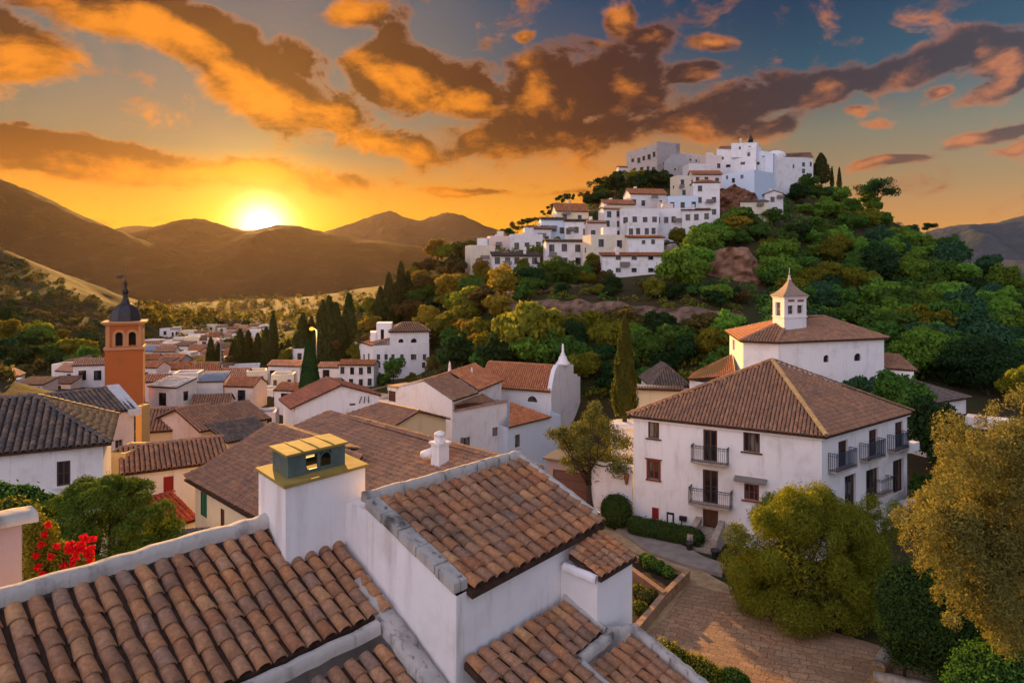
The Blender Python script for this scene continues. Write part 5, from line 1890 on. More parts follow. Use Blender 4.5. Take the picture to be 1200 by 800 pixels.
# the gable wall has thickness
back_pts = [fE.at(u, z, -.55) for u, z in prof]; front_pts = [fE.at(u, z) for u, z in prof]
for i in range(len(prof) - 1):
    mb.face([front_pts[i], front_pts[i + 1], back_pts[i + 1], back_pts[i]])
    mb.face([back_pts[i + 1], back_pts[i], Vector((*back_pts[i].xy, ez_ - 1)), Vector((*back_pts[i + 1].xy, ez_ - 1))][::-1])
cback = [V2(c2_), V2(c0) + (V2(c2_) - V2(c1_))]
facade_mesh(mb, Facade(V2(c2_), cback[1]), MZ - 2, ez_ - .05); facade_mesh(mb, Facade(cback[1], V2(c0)), MZ - 2, ez_ - .05)
mb.build('wall', [WHITE, DARK], cp)
rg0, rg1 = D(574, 424.5, 61.5 * K), D(652.5, 427.5, 58.6 * K)
rg0.z = rg1.z = (rg0.z + rg1.z) / 2
mb = MB()
roof_quad(mb, fC.at(-.2, ez_ - .05, .3), fC.at(fC.L - .02, ez_ - .05, .3), rg0 + Vector((-.3, 0, 0)), rg1, .30, .40, 4)
bk0, bk1 = fC.at(-.2, ez_ - .05, -(2 * 4.6)), fC.at(fC.L - .02, ez_ - .05, -(2 * 4.6))
bk0 = Vector((*(V2(rg0) * 2 - V2(fC.at(-.2, 0, .3))), ez_)); bk1 = Vector((*(V2(rg1) * 2 - V2(fC.at(fC.L, 0, .3))), ez_))
roof_quad(mb, bk1, bk0, rg1, rg0, .34, .5, 3, False)
ridge_caps(mb, rg0, rg1, .17, .42, 5, .02)
mb.build('roof', [TILE_ORANGE, TILE_BED], cp)
u_, z_ = fE.pix(662, 427)
q = fE.at(u_, z_ - .05, -.28)
mb = MB(); mb.lathe(q, [(.95, 0), (.9, .25), (.62, .55), (.5, 1.0), (.30, 1.25), (.34, 1.35), (.16, 1.6), (.12, 2.6), (.04, 2.7)], 12); mb.build('pinnacle', WHITE, cp)
# fan-shaped window
u0, u1, z0, z1 = hf
mb = MB(); uc = (u0 + u1) / 2; rr_ = (u1 - u0) / 2
for k in range(8):
    a0, a1 = math.pi * k / 8, math.pi * (k + 1) / 8
    P_ = lambda a, o: fC.at(uc + rr_ * math.cos(a), z0 + (z1 - z0) * math.sin(a), o)
    zc = z1 + .04
    mb.face([P_(a0, -.02), fC.at(uc + rr_ * math.cos(a0), zc, -.02), fC.at(uc + rr_ * math.cos(a1), zc, -.02), P_(a1, -.02)][::-1])
fn = mb.build('fan_window', WHITE, cp)
mb = MB(); mb.face([fC.at(u0 + .01, z0, -.15), fC.at(u1 - .01, z0, -.15), fC.at(u1 - .01, z1, -.15), fC.at(u0 + .01, z1, -.15)])
for k in range(1, 6):
    a = math.pi * k / 6; mb.tube([fC.at(uc, z0, -.12), fC.at(uc + rr_ * math.cos(a), z0 + (z1 - z0) * math.sin(a), -.12)], .03, 4, 1)
mb.build('pane', [PANE_DARK, WOOD_GREY], fn)
window(cp, fC, h2, fmat=WOOD_GREY, mull=0, trans=1, sill=False)

# roof filling the gap left of the white house, and the yellow flat roofs behind it
ez = D(420, 497, 58).z
gable_from('tiled_house', 'brown tile roof wedged between the cream house and the white gabled house', 'house', D(385, 499, 62), D(452, 500, 56), 6.5, -20, ez, ez + 1.1, TILE_MID, CREAM, pitch=.26)
def flat_block(name, label, p0, p1, depth, zb, zt_, wall, roof=None, par=.25, wins=(), cat='house', group=None, simple=True, dirv=None):
    f0, f1 = V2(p0), V2(p1); f = Facade(f0, f1)
    q = -f.n * depth if dirv is None else V2(dirv) * depth
    c = [f0, f1, f1 + q, f0 + q]
    o = thing(name, label, cat, (*((c[0] + c[2]) / 2), zb), group)
    fs = [Facade(c[i], c[(i + 1) % 4]) for i in range(4)]
    mb = MB()
    for f_ in fs: facade_mesh(mb, f_, zb, zt_)
    ci = [a + (((c[0] + c[2]) / 2) - a).normalized() * .3 for a in c]
    for i in range(4):
        j = (i + 1) % 4
        a, b, d, e = c[i], c[j], ci[j], ci[i]
        mb.face([(a.x, a.y, zt_), (b.x, b.y, zt_), (d.x, d.y, zt_), (e.x, e.y, zt_)])
        mb.face([(e.x, e.y, zt_), (d.x, d.y, zt_), (d.x, d.y, zt_ - par), (e.x, e.y, zt_ - par)])
    mb.build('wall', [wall, DARK], o)
    mb = MB(); mb.face([(a.x, a.y, zt_ - par) for a in ci]); mb.build('roof', roof or LIGHTSTONE, o)
    for fi, r_ in wins: simple_window(o, fs[fi], fs[fi].rect(*r_))
    return o, fs
flat_block('flat_roofed_house', 'low yellow-lit flat terrace house behind the white gabled house', D(424, 466, 98), D(462, 462, 95), 9, -26, D(440, 461, 96).z, OCHRE)
flat_block('flat_roofed_house', 'small grey-white block with a shaded yard beside the stepped gable', D(436, 470, 80), D(456, 474, 79), 5, -24, D(446, 467, 80).z, WHITE_FAR, wins=[(0, (438, 474, 441, 479)), (0, (446, 476, 449, 481))])

# ------------------------------------------------------------------ houses on the left
# H1 nearest, with the dark hipped roof
p0 = Vector((-28.5, 28.0)); p1 = D(121, 521, 32.7)
ez = D(125, 519, 32.7).z
o = hip_house('house', 'white house with near-black hipped roof and framed window at the left edge', p0, p1, 7.0, PZ - 1, ez, 1.95, TILE_DARK, wins=[(0, (66.5, 540, 82.5, 569)), (0, (24, 570, 38, 592))], pitch=.30, row=.36, ridge_frac=.44)
# H2 dark roof with a broad white verge behind it
e0, e1 = D(40, 494, 44), D(157, 478.5, 48.6)
e0.z = e1.z
f_ = Facade(e0, e1)
o, fs = gable_from('house', 'pink-walled house with dark tile roof and thick white verge, below the orange tower', 'house', f_.at(-9, 0), e1, 7.5, PZ - 1, e1.z, e1.z + 1.1, TILE_DARK, PINKISH, wins=[(0, (135, 515, 144, 525))], pitch=.30, row=.38, zfm=WOOD_GREY, over=.12)
fr = fs[1]
mb = MB()
for a_, b_ in (((0 - .25), 1.0),):
    mb.slab([fr.at(-.3, e1.z - .05, .35), fr.at(fr.L / 2, e1.z + 1.33, .35), fr.at(fr.L / 2, e1.z + 1.33, -.45), fr.at(-.3, e1.z - .05, -.45)], .42)
    mb.slab([fr.at(fr.L / 2, e1.z + 1.33, .35), fr.at(fr.L + .3, e1.z - .05, .35), fr.at(fr.L + .3, e1.z - .05, -.45), fr.at(fr.L / 2, e1.z + 1.33, -.45)], .42)
mb.build('verge', plaster('pale_grey_verge', (.60, .58, .58), (.3, .28, .26), .5), o)
# H3 pair of gable roofs
e0, e1 = D(160, 504, 57), D(227, 500, 58.5); e0.z = e1.z = D(200, 503, 58).z
gable_from('house', 'cream house with brown roof left of a twin gable, right of the orange tower', 'house', e0, e1, 7, -21, e1.z, e1.z + 1.25, TILE_MID, CREAM, pitch=.28, over=.15)
e0, e1 = D(236, 501, 55), D(270, 497, 57); e0.z = e1.z = D(255, 500, 56).z
gable_from('house', 'pink house with higher brown roof, right half of the twin gable', 'house', e0, e1, 7.5, -21, e1.z, e1.z + 1.25, TILE_MID, PINKISH, pitch=.28, over=.3)
flat_block('yard_wall', 'narrow yellow wall block between the thick-verged house and the cream house', D(159, 505, 53), D(166, 505, 53), 1.2, -20, D(165, 476, 53).z, OCHRE, cat='wall')
# H4 long low roof with red shutter
e0, e1 = D(144, 555, 41.5), D(266, 536, 44.5); e0.z = e1.z = D(205, 546, 43).z
gable_from('house', 'white house with a long low brown roof and red shutter behind the pine', 'house', e0, e1, 6.5, PZ - 2, e1.z, e1.z + .85, TILE_MID, WHITE, wins=[(0, (191.5, 558, 203.5, 580), 'shutter')], shut=WOOD_REDPAINT, pitch=.28, over=.2)
flat_block('flat_roofed_house', 'narrow yellow wall end left of the house with red shutter', D(123, 560, 43), D(147, 558, 43), 3, PZ - 2, D(135, 531, 43).z, OCHRE)
# H5 bright red roof
e0, e1 = D(177, 611, 36), D(228, 606, 38); e0.z = e1.z
gable_from('house', 'small house with a bright red tile roof under the cream wall', 'house', e0, e1, 5, PZ - 2, e1.z, e1.z + .9, TILE_RED, WHITE, pitch=.28, over=.2)
# H6 two grey-brown roofs
e0, e1 = D(268, 497, 60), D(313, 489, 63); e0.z = e1.z
gable_from('house', 'grey-brown roofed house beyond the twin gable, upper of two roofs', 'house', e0, e1, 7, -22, e1.z, e1.z + 1.1, TILE_MID, CREAM, pitch=.28)
e0, e1 = D(268, 514, 54), D(318, 506, 57); e0.z = e1.z
gable_from('house', 'grey-brown roofed house beyond the twin gable, lower of two roofs', 'house', e0, e1, 6, -22, e1.z, e1.z + .8, TILE_DARK, CREAM, pitch=.28)
# H7 white gable with smooth red-brown roof
wq0, wq1 = D(346, 475, 60), D(444, 480, 62)
f7 = Facade(wq0, wq1)
u7 = thing('white_house', 'white house with blank gable, arched door and red-brown roof under the clipped cypress', 'house', ((wq0 + wq1) / 2 + Vector((0, 5, -9))))
dh = f7.rect(409.5, 464, 416.5, 475); f7.holes.append(dh)
mb = MB()
uP, zP = f7.pix(400, 450.5)
z0_, z1_ = f7.pix(346, 476)[1], f7.pix(444, 462)[1]
facade_mesh(mb, f7, -24, [(0, z0_), (uP, zP), (f7.L, z1_)], .3)
bk = V2(wq0) + Vector((-2.6, 4.6)); bk1 = V2(wq1) + Vector((-2.6, 4.6))
fl_ = Facade(bk, V2(wq0)); facade_mesh(mb, fl_, -24, z0_)
facade_mesh(mb, Facade(V2(wq1), bk1), -24, z1_); facade_mesh(mb, Facade(bk1, bk), -24, [(0, z1_), (f7.L - uP, zP), (f7.L, z0_)])
mb.build('wall', [WHITE, DARK], u7)
round_surround(u7, f7, dh, 'door')
mb = MB()
pkf = f7.at(uP, zP, .2); pkb = pkf + Vector((-2.6, 4.6, 0)); evf = f7.at(-.4, z0_ - .15, .2); evb = evf + Vector((-2.6, 4.6, 0))
roof_quad(mb, evb, evf, pkb, pkf, .34, .45, 4)
erf = f7.at(f7.L + .2, z1_ - .05, .2); erb = erf + Vector((-2.6, 4.6, 0))
roof_quad(mb, erf, erb, pkf, pkb, .34, .45, 4)
ridge_caps(mb, pkf, pkb, .14, .4, 4, .02)
mb.build('roof', [tile_mat('rust_red_tile', [(0, (.24, .085, .045)), (.3, (.20, .07, .04)), (.6, (.28, .10, .055))], .3), TILE_BED], u7)
mb = MB(); h_ = f7.rect(421, 464, 432, 472)
for k in range(3): mb.tube([f7.at(h_[0] + k * .4, h_[2], .06), f7.at(h_[0] + .2 + k * .3, h_[3], .1)], .04, 5)
mb.build('wall_bracket', IRON, u7)

# ------------------------------------------------------------------ houses farther off
def far_house(label, x0, x1, ye, yb, kind='gable', tile=TILE_ORANGE, wall=WHITE_FAR, d=None, rise=.28, deep=.8, yaw=0.0, wins=(2, 1), group=None, name=None, rects=None, ret=False, found=6.0, whs=1.0):
    xm = (x0 + x1) / 2
    if d is None:
        h = hit(xm, yb)
        d = h.y if h is not None else 150
    C = D(xm, yb, d)
    wd = (x1 - x0) * d / FPX / math.cos(yaw)
    e = Vector((math.cos(yaw), math.sin(yaw)))
    p0, p1 = V2(C) - e * wd / 2, V2(C) + e * wd / 2
    dep = max(wd * deep, 3.2)
    ez = D(xm, ye, d).z
    zb = C.z
    f = Facade(p0, p1)
    q = -f.n * dep
    c = [p0, p1, p1 + q, p0 + q]
    o = thing(name or ('flat_roofed_house' if kind == 'flat' else 'house'), label, 'house', (*((c[0] + c[2]) / 2), zb), group)
    fs = [Facade(c[i], c[(i + 1) % 4]) for i in range(4)]
    mb = MB()
    rs = rise * (wd if kind == 'gfront' else dep) * .6
    fd = zb - found
    if kind == 'gfront':
        facade_mesh(mb, fs[0], fd, [(0, ez), (wd / 2, ez + rs), (wd, ez)]); facade_mesh(mb, fs[2], fd, [(0, ez), (wd / 2, ez + rs), (wd, ez)])
        facade_mesh(mb, fs[1], fd, ez); facade_mesh(mb, fs[3], fd, ez)
    elif kind == 'gable':
        facade_mesh(mb, fs[0], fd, ez); facade_mesh(mb, fs[2], fd, ez)
        for k in (1, 3): facade_mesh(mb, fs[k], fd, [(0, ez), (dep / 2, ez + rs), (dep, ez)])
    elif kind == 'shed':
        facade_mesh(mb, fs[0], fd, ez); facade_mesh(mb, fs[2], fd, ez + rs)
        facade_mesh(mb, fs[1], fd, [(0, ez), (dep, ez + rs)]); facade_mesh(mb, fs[3], fd, [(0, ez + rs), (dep, ez)])
    else:
        for k in range(4): facade_mesh(mb, fs[k], fd, ez)
    mb.build('wall', [wall, DARK], o)
    e3, n3 = Vector((e.x, e.y, 0)), Vector((f.n.x, f.n.y, 0))
    P3 = lambda i, z: Vector((c[i].x, c[i].y, z))
    ovr = min(.35, wd * .04)
    pit, row = max(.30, d * .0024), max(.42, d * .0032)
    mb = MB()
    if kind == 'gable':
        sl = rs / (dep / 2)
        a, b = P3(0, ez) - e3 * ovr + n3 * ovr - UP * sl * ovr, P3(1, ez) + e3 * ovr + n3 * ovr - UP * sl * ovr
        r0_, r1_ = P3(0, ez + rs + .03) - e3 * ovr - n3 * dep / 2, P3(1, ez + rs + .03) + e3 * ovr - n3 * dep / 2
        roof_quad(mb, a, b, r0_, r1_, pit, row, 3, False); roof_quad(mb, b - n3 * (dep + 2 * ovr), a - n3 * (dep + 2 * ovr), r1_, r0_, pit, row, 3, False)
    elif kind == 'gfront':
        sl = rs / (wd / 2)
        for i, j, sg in ((1, 2, 1), (3, 0, -1)):
            a, b = P3(i, ez - sl * ovr) + e3 * ovr * sg + n3 * (ovr if i == 1 else -ovr), P3(j, ez - sl * ovr) + e3 * ovr * sg - n3 * (ovr if i == 1 else -ovr)
            r0_ = Vector((*((c[0] + c[1]) / 2), ez + rs + .03)) + n3 * ovr; r1_ = r0_ - n3 * (dep + 2 * ovr)
            roof_quad(mb, a, b, r0_ if i == 1 else r1_, r1_ if i == 1 else r0_, pit, row, 3, False)
    elif kind == 'shed':
        roof_quad(mb, P3(0, ez - .05) - e3 * ovr + n3 * ovr, P3(1, ez - .05) + e3 * ovr + n3 * ovr, P3(3, ez + rs + .06) - e3 * ovr, P3(2, ez + rs + .06) + e3 * ovr, pit, row, 3, False)
    elif kind == 'hip':
        cen = Vector((*((c[0] + c[2]) / 2), 0))
        k = max((wd - dep) / 2, .2); 
        r0_, r1_ = cen - e3 * k + UP * (ez + rs), cen + e3 * k + UP * (ez + rs)
        ee = [P3(i, ez - .02) + (P3(i, 0) - cen).normalized() * ovr for i in range(4)]
        roof_poly(mb, [ee[0], ee[1], r1_, r0_], pit, row, 3, False); roof_poly(mb, [ee[1], ee[2], r1_], pit, row, 3, False)
        roof_poly(mb, [ee[2], ee[3], r0_, r1_], pit, row, 3, False); roof_poly(mb, [ee[3], ee[0], r0_], pit, row, 3, False)
    else:
        th = .35
        for i in range(4):
            j = (i + 1) % 4
            f_ = fs[i]
            mb.obox(f_.at(0 if i % 2 == 0 else .28, ez + .002, -.28), Vector((f_.e.x, f_.e.y, 0)) * (f_.L - (0 if i % 2 == 0 else .56)), Vector((f_.n.x, f_.n.y, 0)) * .28, UP * th, 1)
        mb.face([P3(0, ez + .05), P3(1, ez + .05), P3(2, ez + .05), P3(3, ez + .05)], 0)
    mb.build('roof', [tile, wall if kind == 'flat' else TILE_BED], o)
    if rects:
        for r_ in rects: simple_window(o, fs[0], fs[0].rect(*r_))
    else:
        nx, ny = wins
        H = ez - zb
        for j in range(ny):
            for i in range(nx):
                if rng.random() < .12: continue
                u = wd * (i + .5 + rng.uniform(-.12, .12)) / nx
                z = zb + H * (j + .50 + rng.uniform(-.05, .05)) / ny
                hw_, hh = min(.55, wd / nx * .24) * whs, min(.75, H / ny * .30) * whs
                simple_window(o, fs[0], (u - hw_, u + hw_, z - hh, z + hh))
        if kind != 'flat' or dep > 5:
            sd_ = fs[3] if xm > 600 else fs[1]
            if wins[0] and rng.random() < .6:
                u = dep * rng.uniform(.3, .6); z = zb + H * .55
                simple_window(o, sd_, (u - .4, u + .4, z - .55, z + .55))
    return (o, fs) if ret else o

WPINK = plaster('rosy_plaster', (.72, .58, .52), amt=.4)
WCREAM = plaster('pale_cream_plaster', (.76, .66, .50), amt=.4)
OR2 = tile_mat('pale_orange_tile', [(0, (.40, .19, .10)), (.3, (.46, .22, .12)), (.6, (.34, .16, .09)), (.85, (.50, .27, .16))], .35, (.25, .18, .14))
GREYFLAT = flat('grey_terrace_roof', (.34, .31, .29), .9, .4, 1.5)

# --- town in the valley (label, x0, x1, eave y, base y, kind, tile, wall, depth, rise, deep, yaw, windows)
TOWN = [
 ('white flat house farthest left of the orange tower, three windows', 70, 90, 430, 449, 'flat', GREYFLAT, WHITE_FAR, 118, .2, .8, .2, (3, 1)),
 ('white house with orange roof touching the orange tower from the left', 88, 113, 428, 448, 'gable', OR2, WHITE_FAR, 122, .35, .8, -.2, (2, 1)),
 ('small grey-roofed house in front of the white pair left of the tower', 57, 82, 449, 462, 'shed', TILE_MID, WPINK, 100, .3, .7, .1, (1, 1)),
 ('orange-roofed cottage at the very left edge below the dark hillside', -4, 17, 441, 460, 'gfront', OR2, WPINK, 100, .5, 1.0, .3, (1, 1)),
 ('blue-white cottage at the left edge beside the orange-roofed cottage', -14, 9, 450, 466, 'flat', GREYFLAT, WHITE_BLUE, 92, .2, .8, .1, (1, 1)),
 ('pale low house with wrought balcony between the left cottages and the tower', 18, 50, 450, 466, 'shed', TILE_MID, WPINK, 94, .25, .6, .0, (2, 1)),
 ('white house just right of the orange tower with small windows', 160, 176, 430, 446, 'flat', GREYFLAT, WHITE_FAR, 122, .2, .8, .0, (2, 1)),
 ('white cube house right of the tower, in front of the red roofs', 176, 190, 431, 446, 'flat', GREYFLAT, WHITE_FAR, 120, .2, .8, -.2, (1, 1)),
 ('long orange roof behind the tower, upper row of the town', 158, 182, 419, 433, 'gable', OR2, WPINK, 150, .45, .8, .25, (2, 1)),
 ('broad red-orange roof in the upper row of the town, left of the reed hedge', 178, 212, 420, 434, 'gable', TILE_ORANGE, WHITE_FAR, 148, .45, .6, -.15, (3, 1)),
 ('tall white block house with a yellow side wall at the top of the town', 208, 229, 408, 424, 'flat', GREYFLAT, WHITE_FAR, 175, .2, .8, .3, (2, 1)),
 ('yellow house against the tall white block at the top of the town', 199, 209, 409, 422, 'flat', GREYFLAT, OCHRE, 178, .2, .8, .3, (1, 1)),
 ('small pink-roofed house right of the tall white block', 229, 243, 413, 424, 'gable', OR2, WHITE_FAR, 180, .4, .8, .1, (2, 1)),
 ('pinkish house with brown roof in shadow right of the tower foot', 166, 191, 449, 468, 'gable', TILE_MID, WPINK, 100, .4, .8, .1, (2, 1)),
 ('cream house carrying a white pinnacle, left edge of the town centre', 187, 209, 457, 478, 'flat', GREYFLAT, OCHRE, 92, .2, .9, .15, (0, 1)),
 ('pink plain house in the town centre behind the twin gable', 209, 234, 458, 478, 'flat', GREYFLAT, WPINK, 92, .2, .8, .0, (1, 1)),
 ('house with a pale blue sheet roof in the town centre', 233, 258, 461, 472, 'shed', SOLAR, WHITE_FAR, 98, .6, .9, .1, (2, 1)),
 ('narrow white house right of the pale blue sheet roof', 260, 271, 454, 470, 'flat', GREYFLAT, WHITE_FAR, 100, .2, .8, -.1, (1, 1)),
 ('white-roofed house under the utility pole, right of the reed hedge', 276, 300, 452, 463, 'shed', SOLAR, WHITE_FAR, 108, .6, .9, -.2, (2, 1)),
 ('small blue-roofed shed behind the white-roofed house', 268, 283, 442, 452, 'shed', SOLAR, WHITE_BLUE, 122, .5, .9, .1, (1, 1)),
 ('red-orange roof behind the sheet roofs, right of the utility pole', 262, 296, 434, 444, 'gable', OR2, WPINK, 135, .45, .6, -.1, (2, 1)),
 ('low white house with flat roof left of the long red-roofed house', 299, 320, 441, 456, 'flat', GREYFLAT, WHITE_FAR, 112, .2, .7, .0, (2, 1)),
 ('white house with a shaded balcony in the middle of the town', 290, 321, 459, 480, 'flat', GREYFLAT, WHITE_FAR, 92, .2, .6, -.1, (3, 1)),
 ('cream house with brown roof left of the shaded balcony house', 270, 289, 459, 478, 'gable', TILE_MID, CREAM, 95, .4, .8, .0, (1, 1)),
 ('brown ridge roof low in the town just beyond the twin gable', 226, 266, 473, 486, 'gable', TILE_MID, CREAM, 80, .45, .7, .2, (0, 1)),
 ('tiny white house with orange roof at the right of the reed hedge', 243, 260, 438, 447, 'gable', OR2, WHITE_FAR, 138, .4, .8, .1, (1, 1)),
 ('cluster end house with grey roof between sheet roof and cream house', 300, 322, 487, 502, 'flat', GREYFLAT, WPINK, 78, .2, .7, .2, (1, 1)),
 ('small house with rust roof left of the clipped cypress', 320, 352, 457, 476, 'gable', TILE_ORANGE, WHITE_FAR, 84, .35, .8, -.25, (1, 1)),
 ('white house with orange roof at the left end of the long white terrace', 313, 352, 428, 452, 'gable', OR2, WHITE_FAR, 106, .30, .6, -.15, (3, 1)),
 ('long white terrace house with brown roof, left of the white mansion', 372, 398, 430, 447, 'gable', OR2, WHITE_FAR, 108, .30, .6, -.05, (1, 1)),
 ('long white terrace house with scattered windows, touching the white mansion', 397, 438, 427, 455, 'gable', TILE_ORANGE, WHITE_FAR, 106, .28, .5, -.05, (4, 2)),
 ('small white penthouse block above the long white terrace', 335, 356, 411, 424, 'flat', GREYFLAT, WHITE_FAR, 122, .2, .8, .0, (2, 1)),
 ('low brown roof between the clipped cypress and the long terrace', 374, 398, 452, 462, 'gable', TILE_MID, WPINK, 90, .4, .7, .1, (1, 1)),
 ('small white dwelling right behind the white mansion by the wooded slope', 500, 512, 392, 420, 'flat', GREYFLAT, WPINK, 128, .2, .8, .0, (0, 1)),
]
for (lb, x0, x1, ye, yb, kd, tl_, wl_, d, rs, dp, yw_, wn) in TOWN:
    far_house(lb, x0, x1, ye, yb, kd, tl_, wl_, d, rs, dp, yw_, wn, group='small houses of the town in the valley')
# the packed rest of the town: rows of small houses stepping down the valley side
TG = 'small houses of the town in the valley'
taken = [(x[1], x[2], x[8]) for x in TOWN]
kinds = [('gable', OR2, WHITE_FAR, 'small white house with a pale orange roof, packed in the valley town'), ('flat', GREYFLAT, WHITE_FAR, 'small white flat-roofed house packed in the valley town'),
         ('gable', TILE_ORANGE, WPINK, 'small rosy house with a red-orange roof, packed in the valley town'), ('shed', TILE_MID, WHITE_FAR, 'small white house with a brown lean-to roof, packed in the valley town'),
         ('flat', GREYFLAT, WCREAM, 'small cream flat-roofed house packed in the valley town'), ('shed', SOLAR, WHITE_FAR, 'small white house with a pale sheet roof, packed in the valley town')]
for d, xa, xb, base in ((80, 170, 322, 488), (86, 168, 326, 478), (92, 166, 332, 470), (98, 60, 335, 463), (104, 58, 312, 457), (110, 60, 306, 451), (117, 64, 300, 446), (124, 66, 300, 441), (132, 66, 290, 436), (141, 150, 275, 431), (150, 150, 262, 427), (160, 150, 255, 423), (172, 160, 248, 418), (186, 170, 240, 413), (205, 165, 330, 409), (225, 170, 330, 405), (250, 180, 330, 401), (280, 185, 325, 397), (320, 190, 320, 393)):
    x = xa + rng.uniform(0, 8)
    while x < xb:
        wpx = rng.uniform(5.0, 8.5) * FPX / d * .55
        if 108 < x + wpx / 2 < 166 and d > 76: x += 6; continue
        if not any(a < x + wpx + 1 and b > x - 1 and abs(dd - d) < 4 for a, b, dd in taken):
            k = rng.choices(range(6), [5, 4, 4, 2, 2, 1])[0]
            kd, tl_, wl_, lb = kinds[k]
            hp = rng.uniform(3.4, 5.8) * FPX / d * .60
            xm = (x + wpx / 2 - CX) / FPX * d
            yb = HY - zt(xm, d) / d * FPX
            yb = min(max(yb, base - 8), base + 4)
            far_house(lb, x, x + wpx, yb - hp, yb, kd, tl_, wl_, d + rng.uniform(-1.5, 1.5), rng.uniform(.3, .5), rng.uniform(.6, .9), rng.uniform(-.35, .35), (rng.choice([1, 2, 2, 3]), 1), group=TG)
        x += wpx + rng.uniform(.3, 3.5)
q = D(195, 457, 91.5)
mb = MB(); mb.box((q.x, q.y + 1, q.z - .2), (1.9, 1.9, .9)); mb.lathe((q.x, q.y + 1, q.z + .703), [(1.15, 0), (.8, .5), (.35, 1.0), (.2, 1.5), (.05, 1.9)], 10)
pn = thing('pinnacle_turret', 'white bell-shaped roof turret on the cream house in the town', 'turret', (q.x, q.y + 1, q.z - .2)); mb.build('turret', WHITE, pn)

FARG = 'tiny far houses in the glowing valley'
FAR = [(193, 200, 352, 355), (180, 196, 353.5, 357), (214, 224, 339, 343), (222, 236, 341, 346), (236, 247, 336, 340), (246, 256, 342, 347), (262, 274, 346, 350), (270, 280, 351, 355),
       (283, 294, 368, 372), (291, 303, 374, 379), (277, 286, 388, 393), (300, 316, 366, 370), (330, 342, 372, 376), (345, 352, 366, 369), (250, 262, 358, 361), (197, 205, 338, 341)]
for i, (x0, x1, ye, yb) in enumerate(FAR):
    h = hit((x0 + x1) / 2, yb + 6, 200, 620, 4)
    if h is None or h.y > 520: continue
    s_y = yb + 6 - (yb - ye) * .8; x0, x1, ye, yb = x0 + 1, x1 - 1, s_y, yb + 6
    far_house('small pale far-off house in the sun haze of the valley', x0, x1, ye, yb, ('gable', 'flat', 'hip')[i % 3], OR2 if i % 3 != 1 else GREYFLAT, WHITE_FAR, d=(h.y if h else 600), wins=(2, 1), group=FARG, deep=.6, yaw=rng.uniform(-.4, .4))

# --- orange bell tower
TD = 75.0
q = D(136, 460, TD)
half = 1.84
bt = thing('bell_tower', 'orange church bell tower with dark lead dome and iron weather vane', 'tower', (q.x, q.y + half, -22))
ry = R(25)
def sqr(hw, cx=q.x, cy=q.y + half):
    ca, sa = math.cos(ry), math.sin(ry)
    return [Vector((cx + x * ca - y * sa, cy + x * sa + y * ca)) for x, y in ((-hw, -hw), (hw, -hw), (hw, hw), (-hw, hw))]
zc1, zc2, ztop = D(0, 410, TD).z, D(0, 411, TD).z, D(0, 381, TD).z
mb = MB()
s_ = sqr(half)
mb.prism(s_, -24, zc1 - .01); mb.build('shaft', TERRA_WALL, bt)
mb = MB(); mb.prism(sqr(half + .12), zc1, zc1 + .28); mb.build('string_course', TERRA_TRIM, bt)
s2 = sqr(half - .12)
fs = [Facade(s2[i], s2[(i + 1) % 4]) for i in range(4)]
for i in range(4):
    L_ = fs[i].L
    for uc in (L_ * .36, L_ * .73) if i == 0 else (L_ * .32, L_ * .68):
        fs[i].holes.append((uc - .36, uc + .36, zc1 + .45, zc1 + 1.95))
mb = MB()
for f_ in fs: facade_mesh(mb, f_, zc1 + .28, ztop, .5)
bf = mb.build('belfry', [TERRA_WALL, DARK], bt)
for f_ in fs[:1] + fs[1:2] + fs[3:]:
    for (u0, u1, z0, z1) in f_.holes:
        mb = MB(); uc = (u0 + u1) / 2
        mb.obox(f_.at(u0 - .28, z0 - .1, -.02), E3(f_) * .28, N3(f_) * .10, UP * (z1 - z0 - .2)); mb.obox(f_.at(u1, z0 - .1, -.02), E3(f_) * .28, N3(f_) * .10, UP * (z1 - z0 - .2))
        zc = z1 - .36
        for k in range(8):
            a0, a1 = math.pi * k / 8, math.pi * (k + 1) / 8
            pts = [f_.at(uc + r * math.cos(a), zc + r * math.sin(a), .08) for r, a in ((.36, a0), (.64, a0), (.64, a1), (.36, a1))]
            mb.face(pts); mb.face([f_.at(uc + r * math.cos(a), zc + r * math.sin(a), o) for r, a, o in ((.64, a0, .08), (.64, a0, -.02), (.64, a1, -.02), (.64, a1, .08))])
            if k < 4: mb.face([f_.at(uc + .36, z1, .0), f_.at(uc + .36, zc + .36 * math.sin(a1), .0), f_.at(uc + .36 * math.cos(a1), zc + .36 * math.sin(a1), .0), f_.at(uc + .36 * math.cos(a1), z1, 0)])
            else: mb.face([f_.at(uc - .36, z1, .0), f_.at(uc - .36, zc + .36 * math.sin(a0), .0), f_.at(uc + .36 * math.cos(a0), zc + .36 * math.sin(a0), .0), f_.at(uc + .36 * math.cos(a0), z1, 0)])
        mb.build('arch_surround', TERRA_TRIM, bf)
mb = MB()
for f_ in fs:
    for u in (.02, f_.L - .34):
        mb.obox(f_.at(u, zc1 + .285, -.02), E3(f_) * .32, N3(f_) * .09, UP * (ztop - zc1 - .30))
mb.build('pilaster', TERRA_TRIM, bf)
mb = MB(); mb.prism(sqr(half + .10), ztop, ztop + .18); mb.prism(sqr(half + .32), ztop + .182, ztop + .38); mb.build('cornice', TERRA_TRIM, bt)
c3 = Vector((q.x, q.y + half, ztop + .382))
mb = MB()
prf = [(half * .90, 0), (half * .90, .12)] + [(half * .86 * math.cos(a), .12 + half * 1.02 * math.sin(a)) for a in [R(x) for x in (4, 18, 32, 46, 58, 68, 76)]] + [(.22, 2.75), (.16, 3.0)]
mb.lathe(c3, prf, 8, 0, False, R(22.5) + ry); 
dm = mb.build('dome', LEAD, bt)
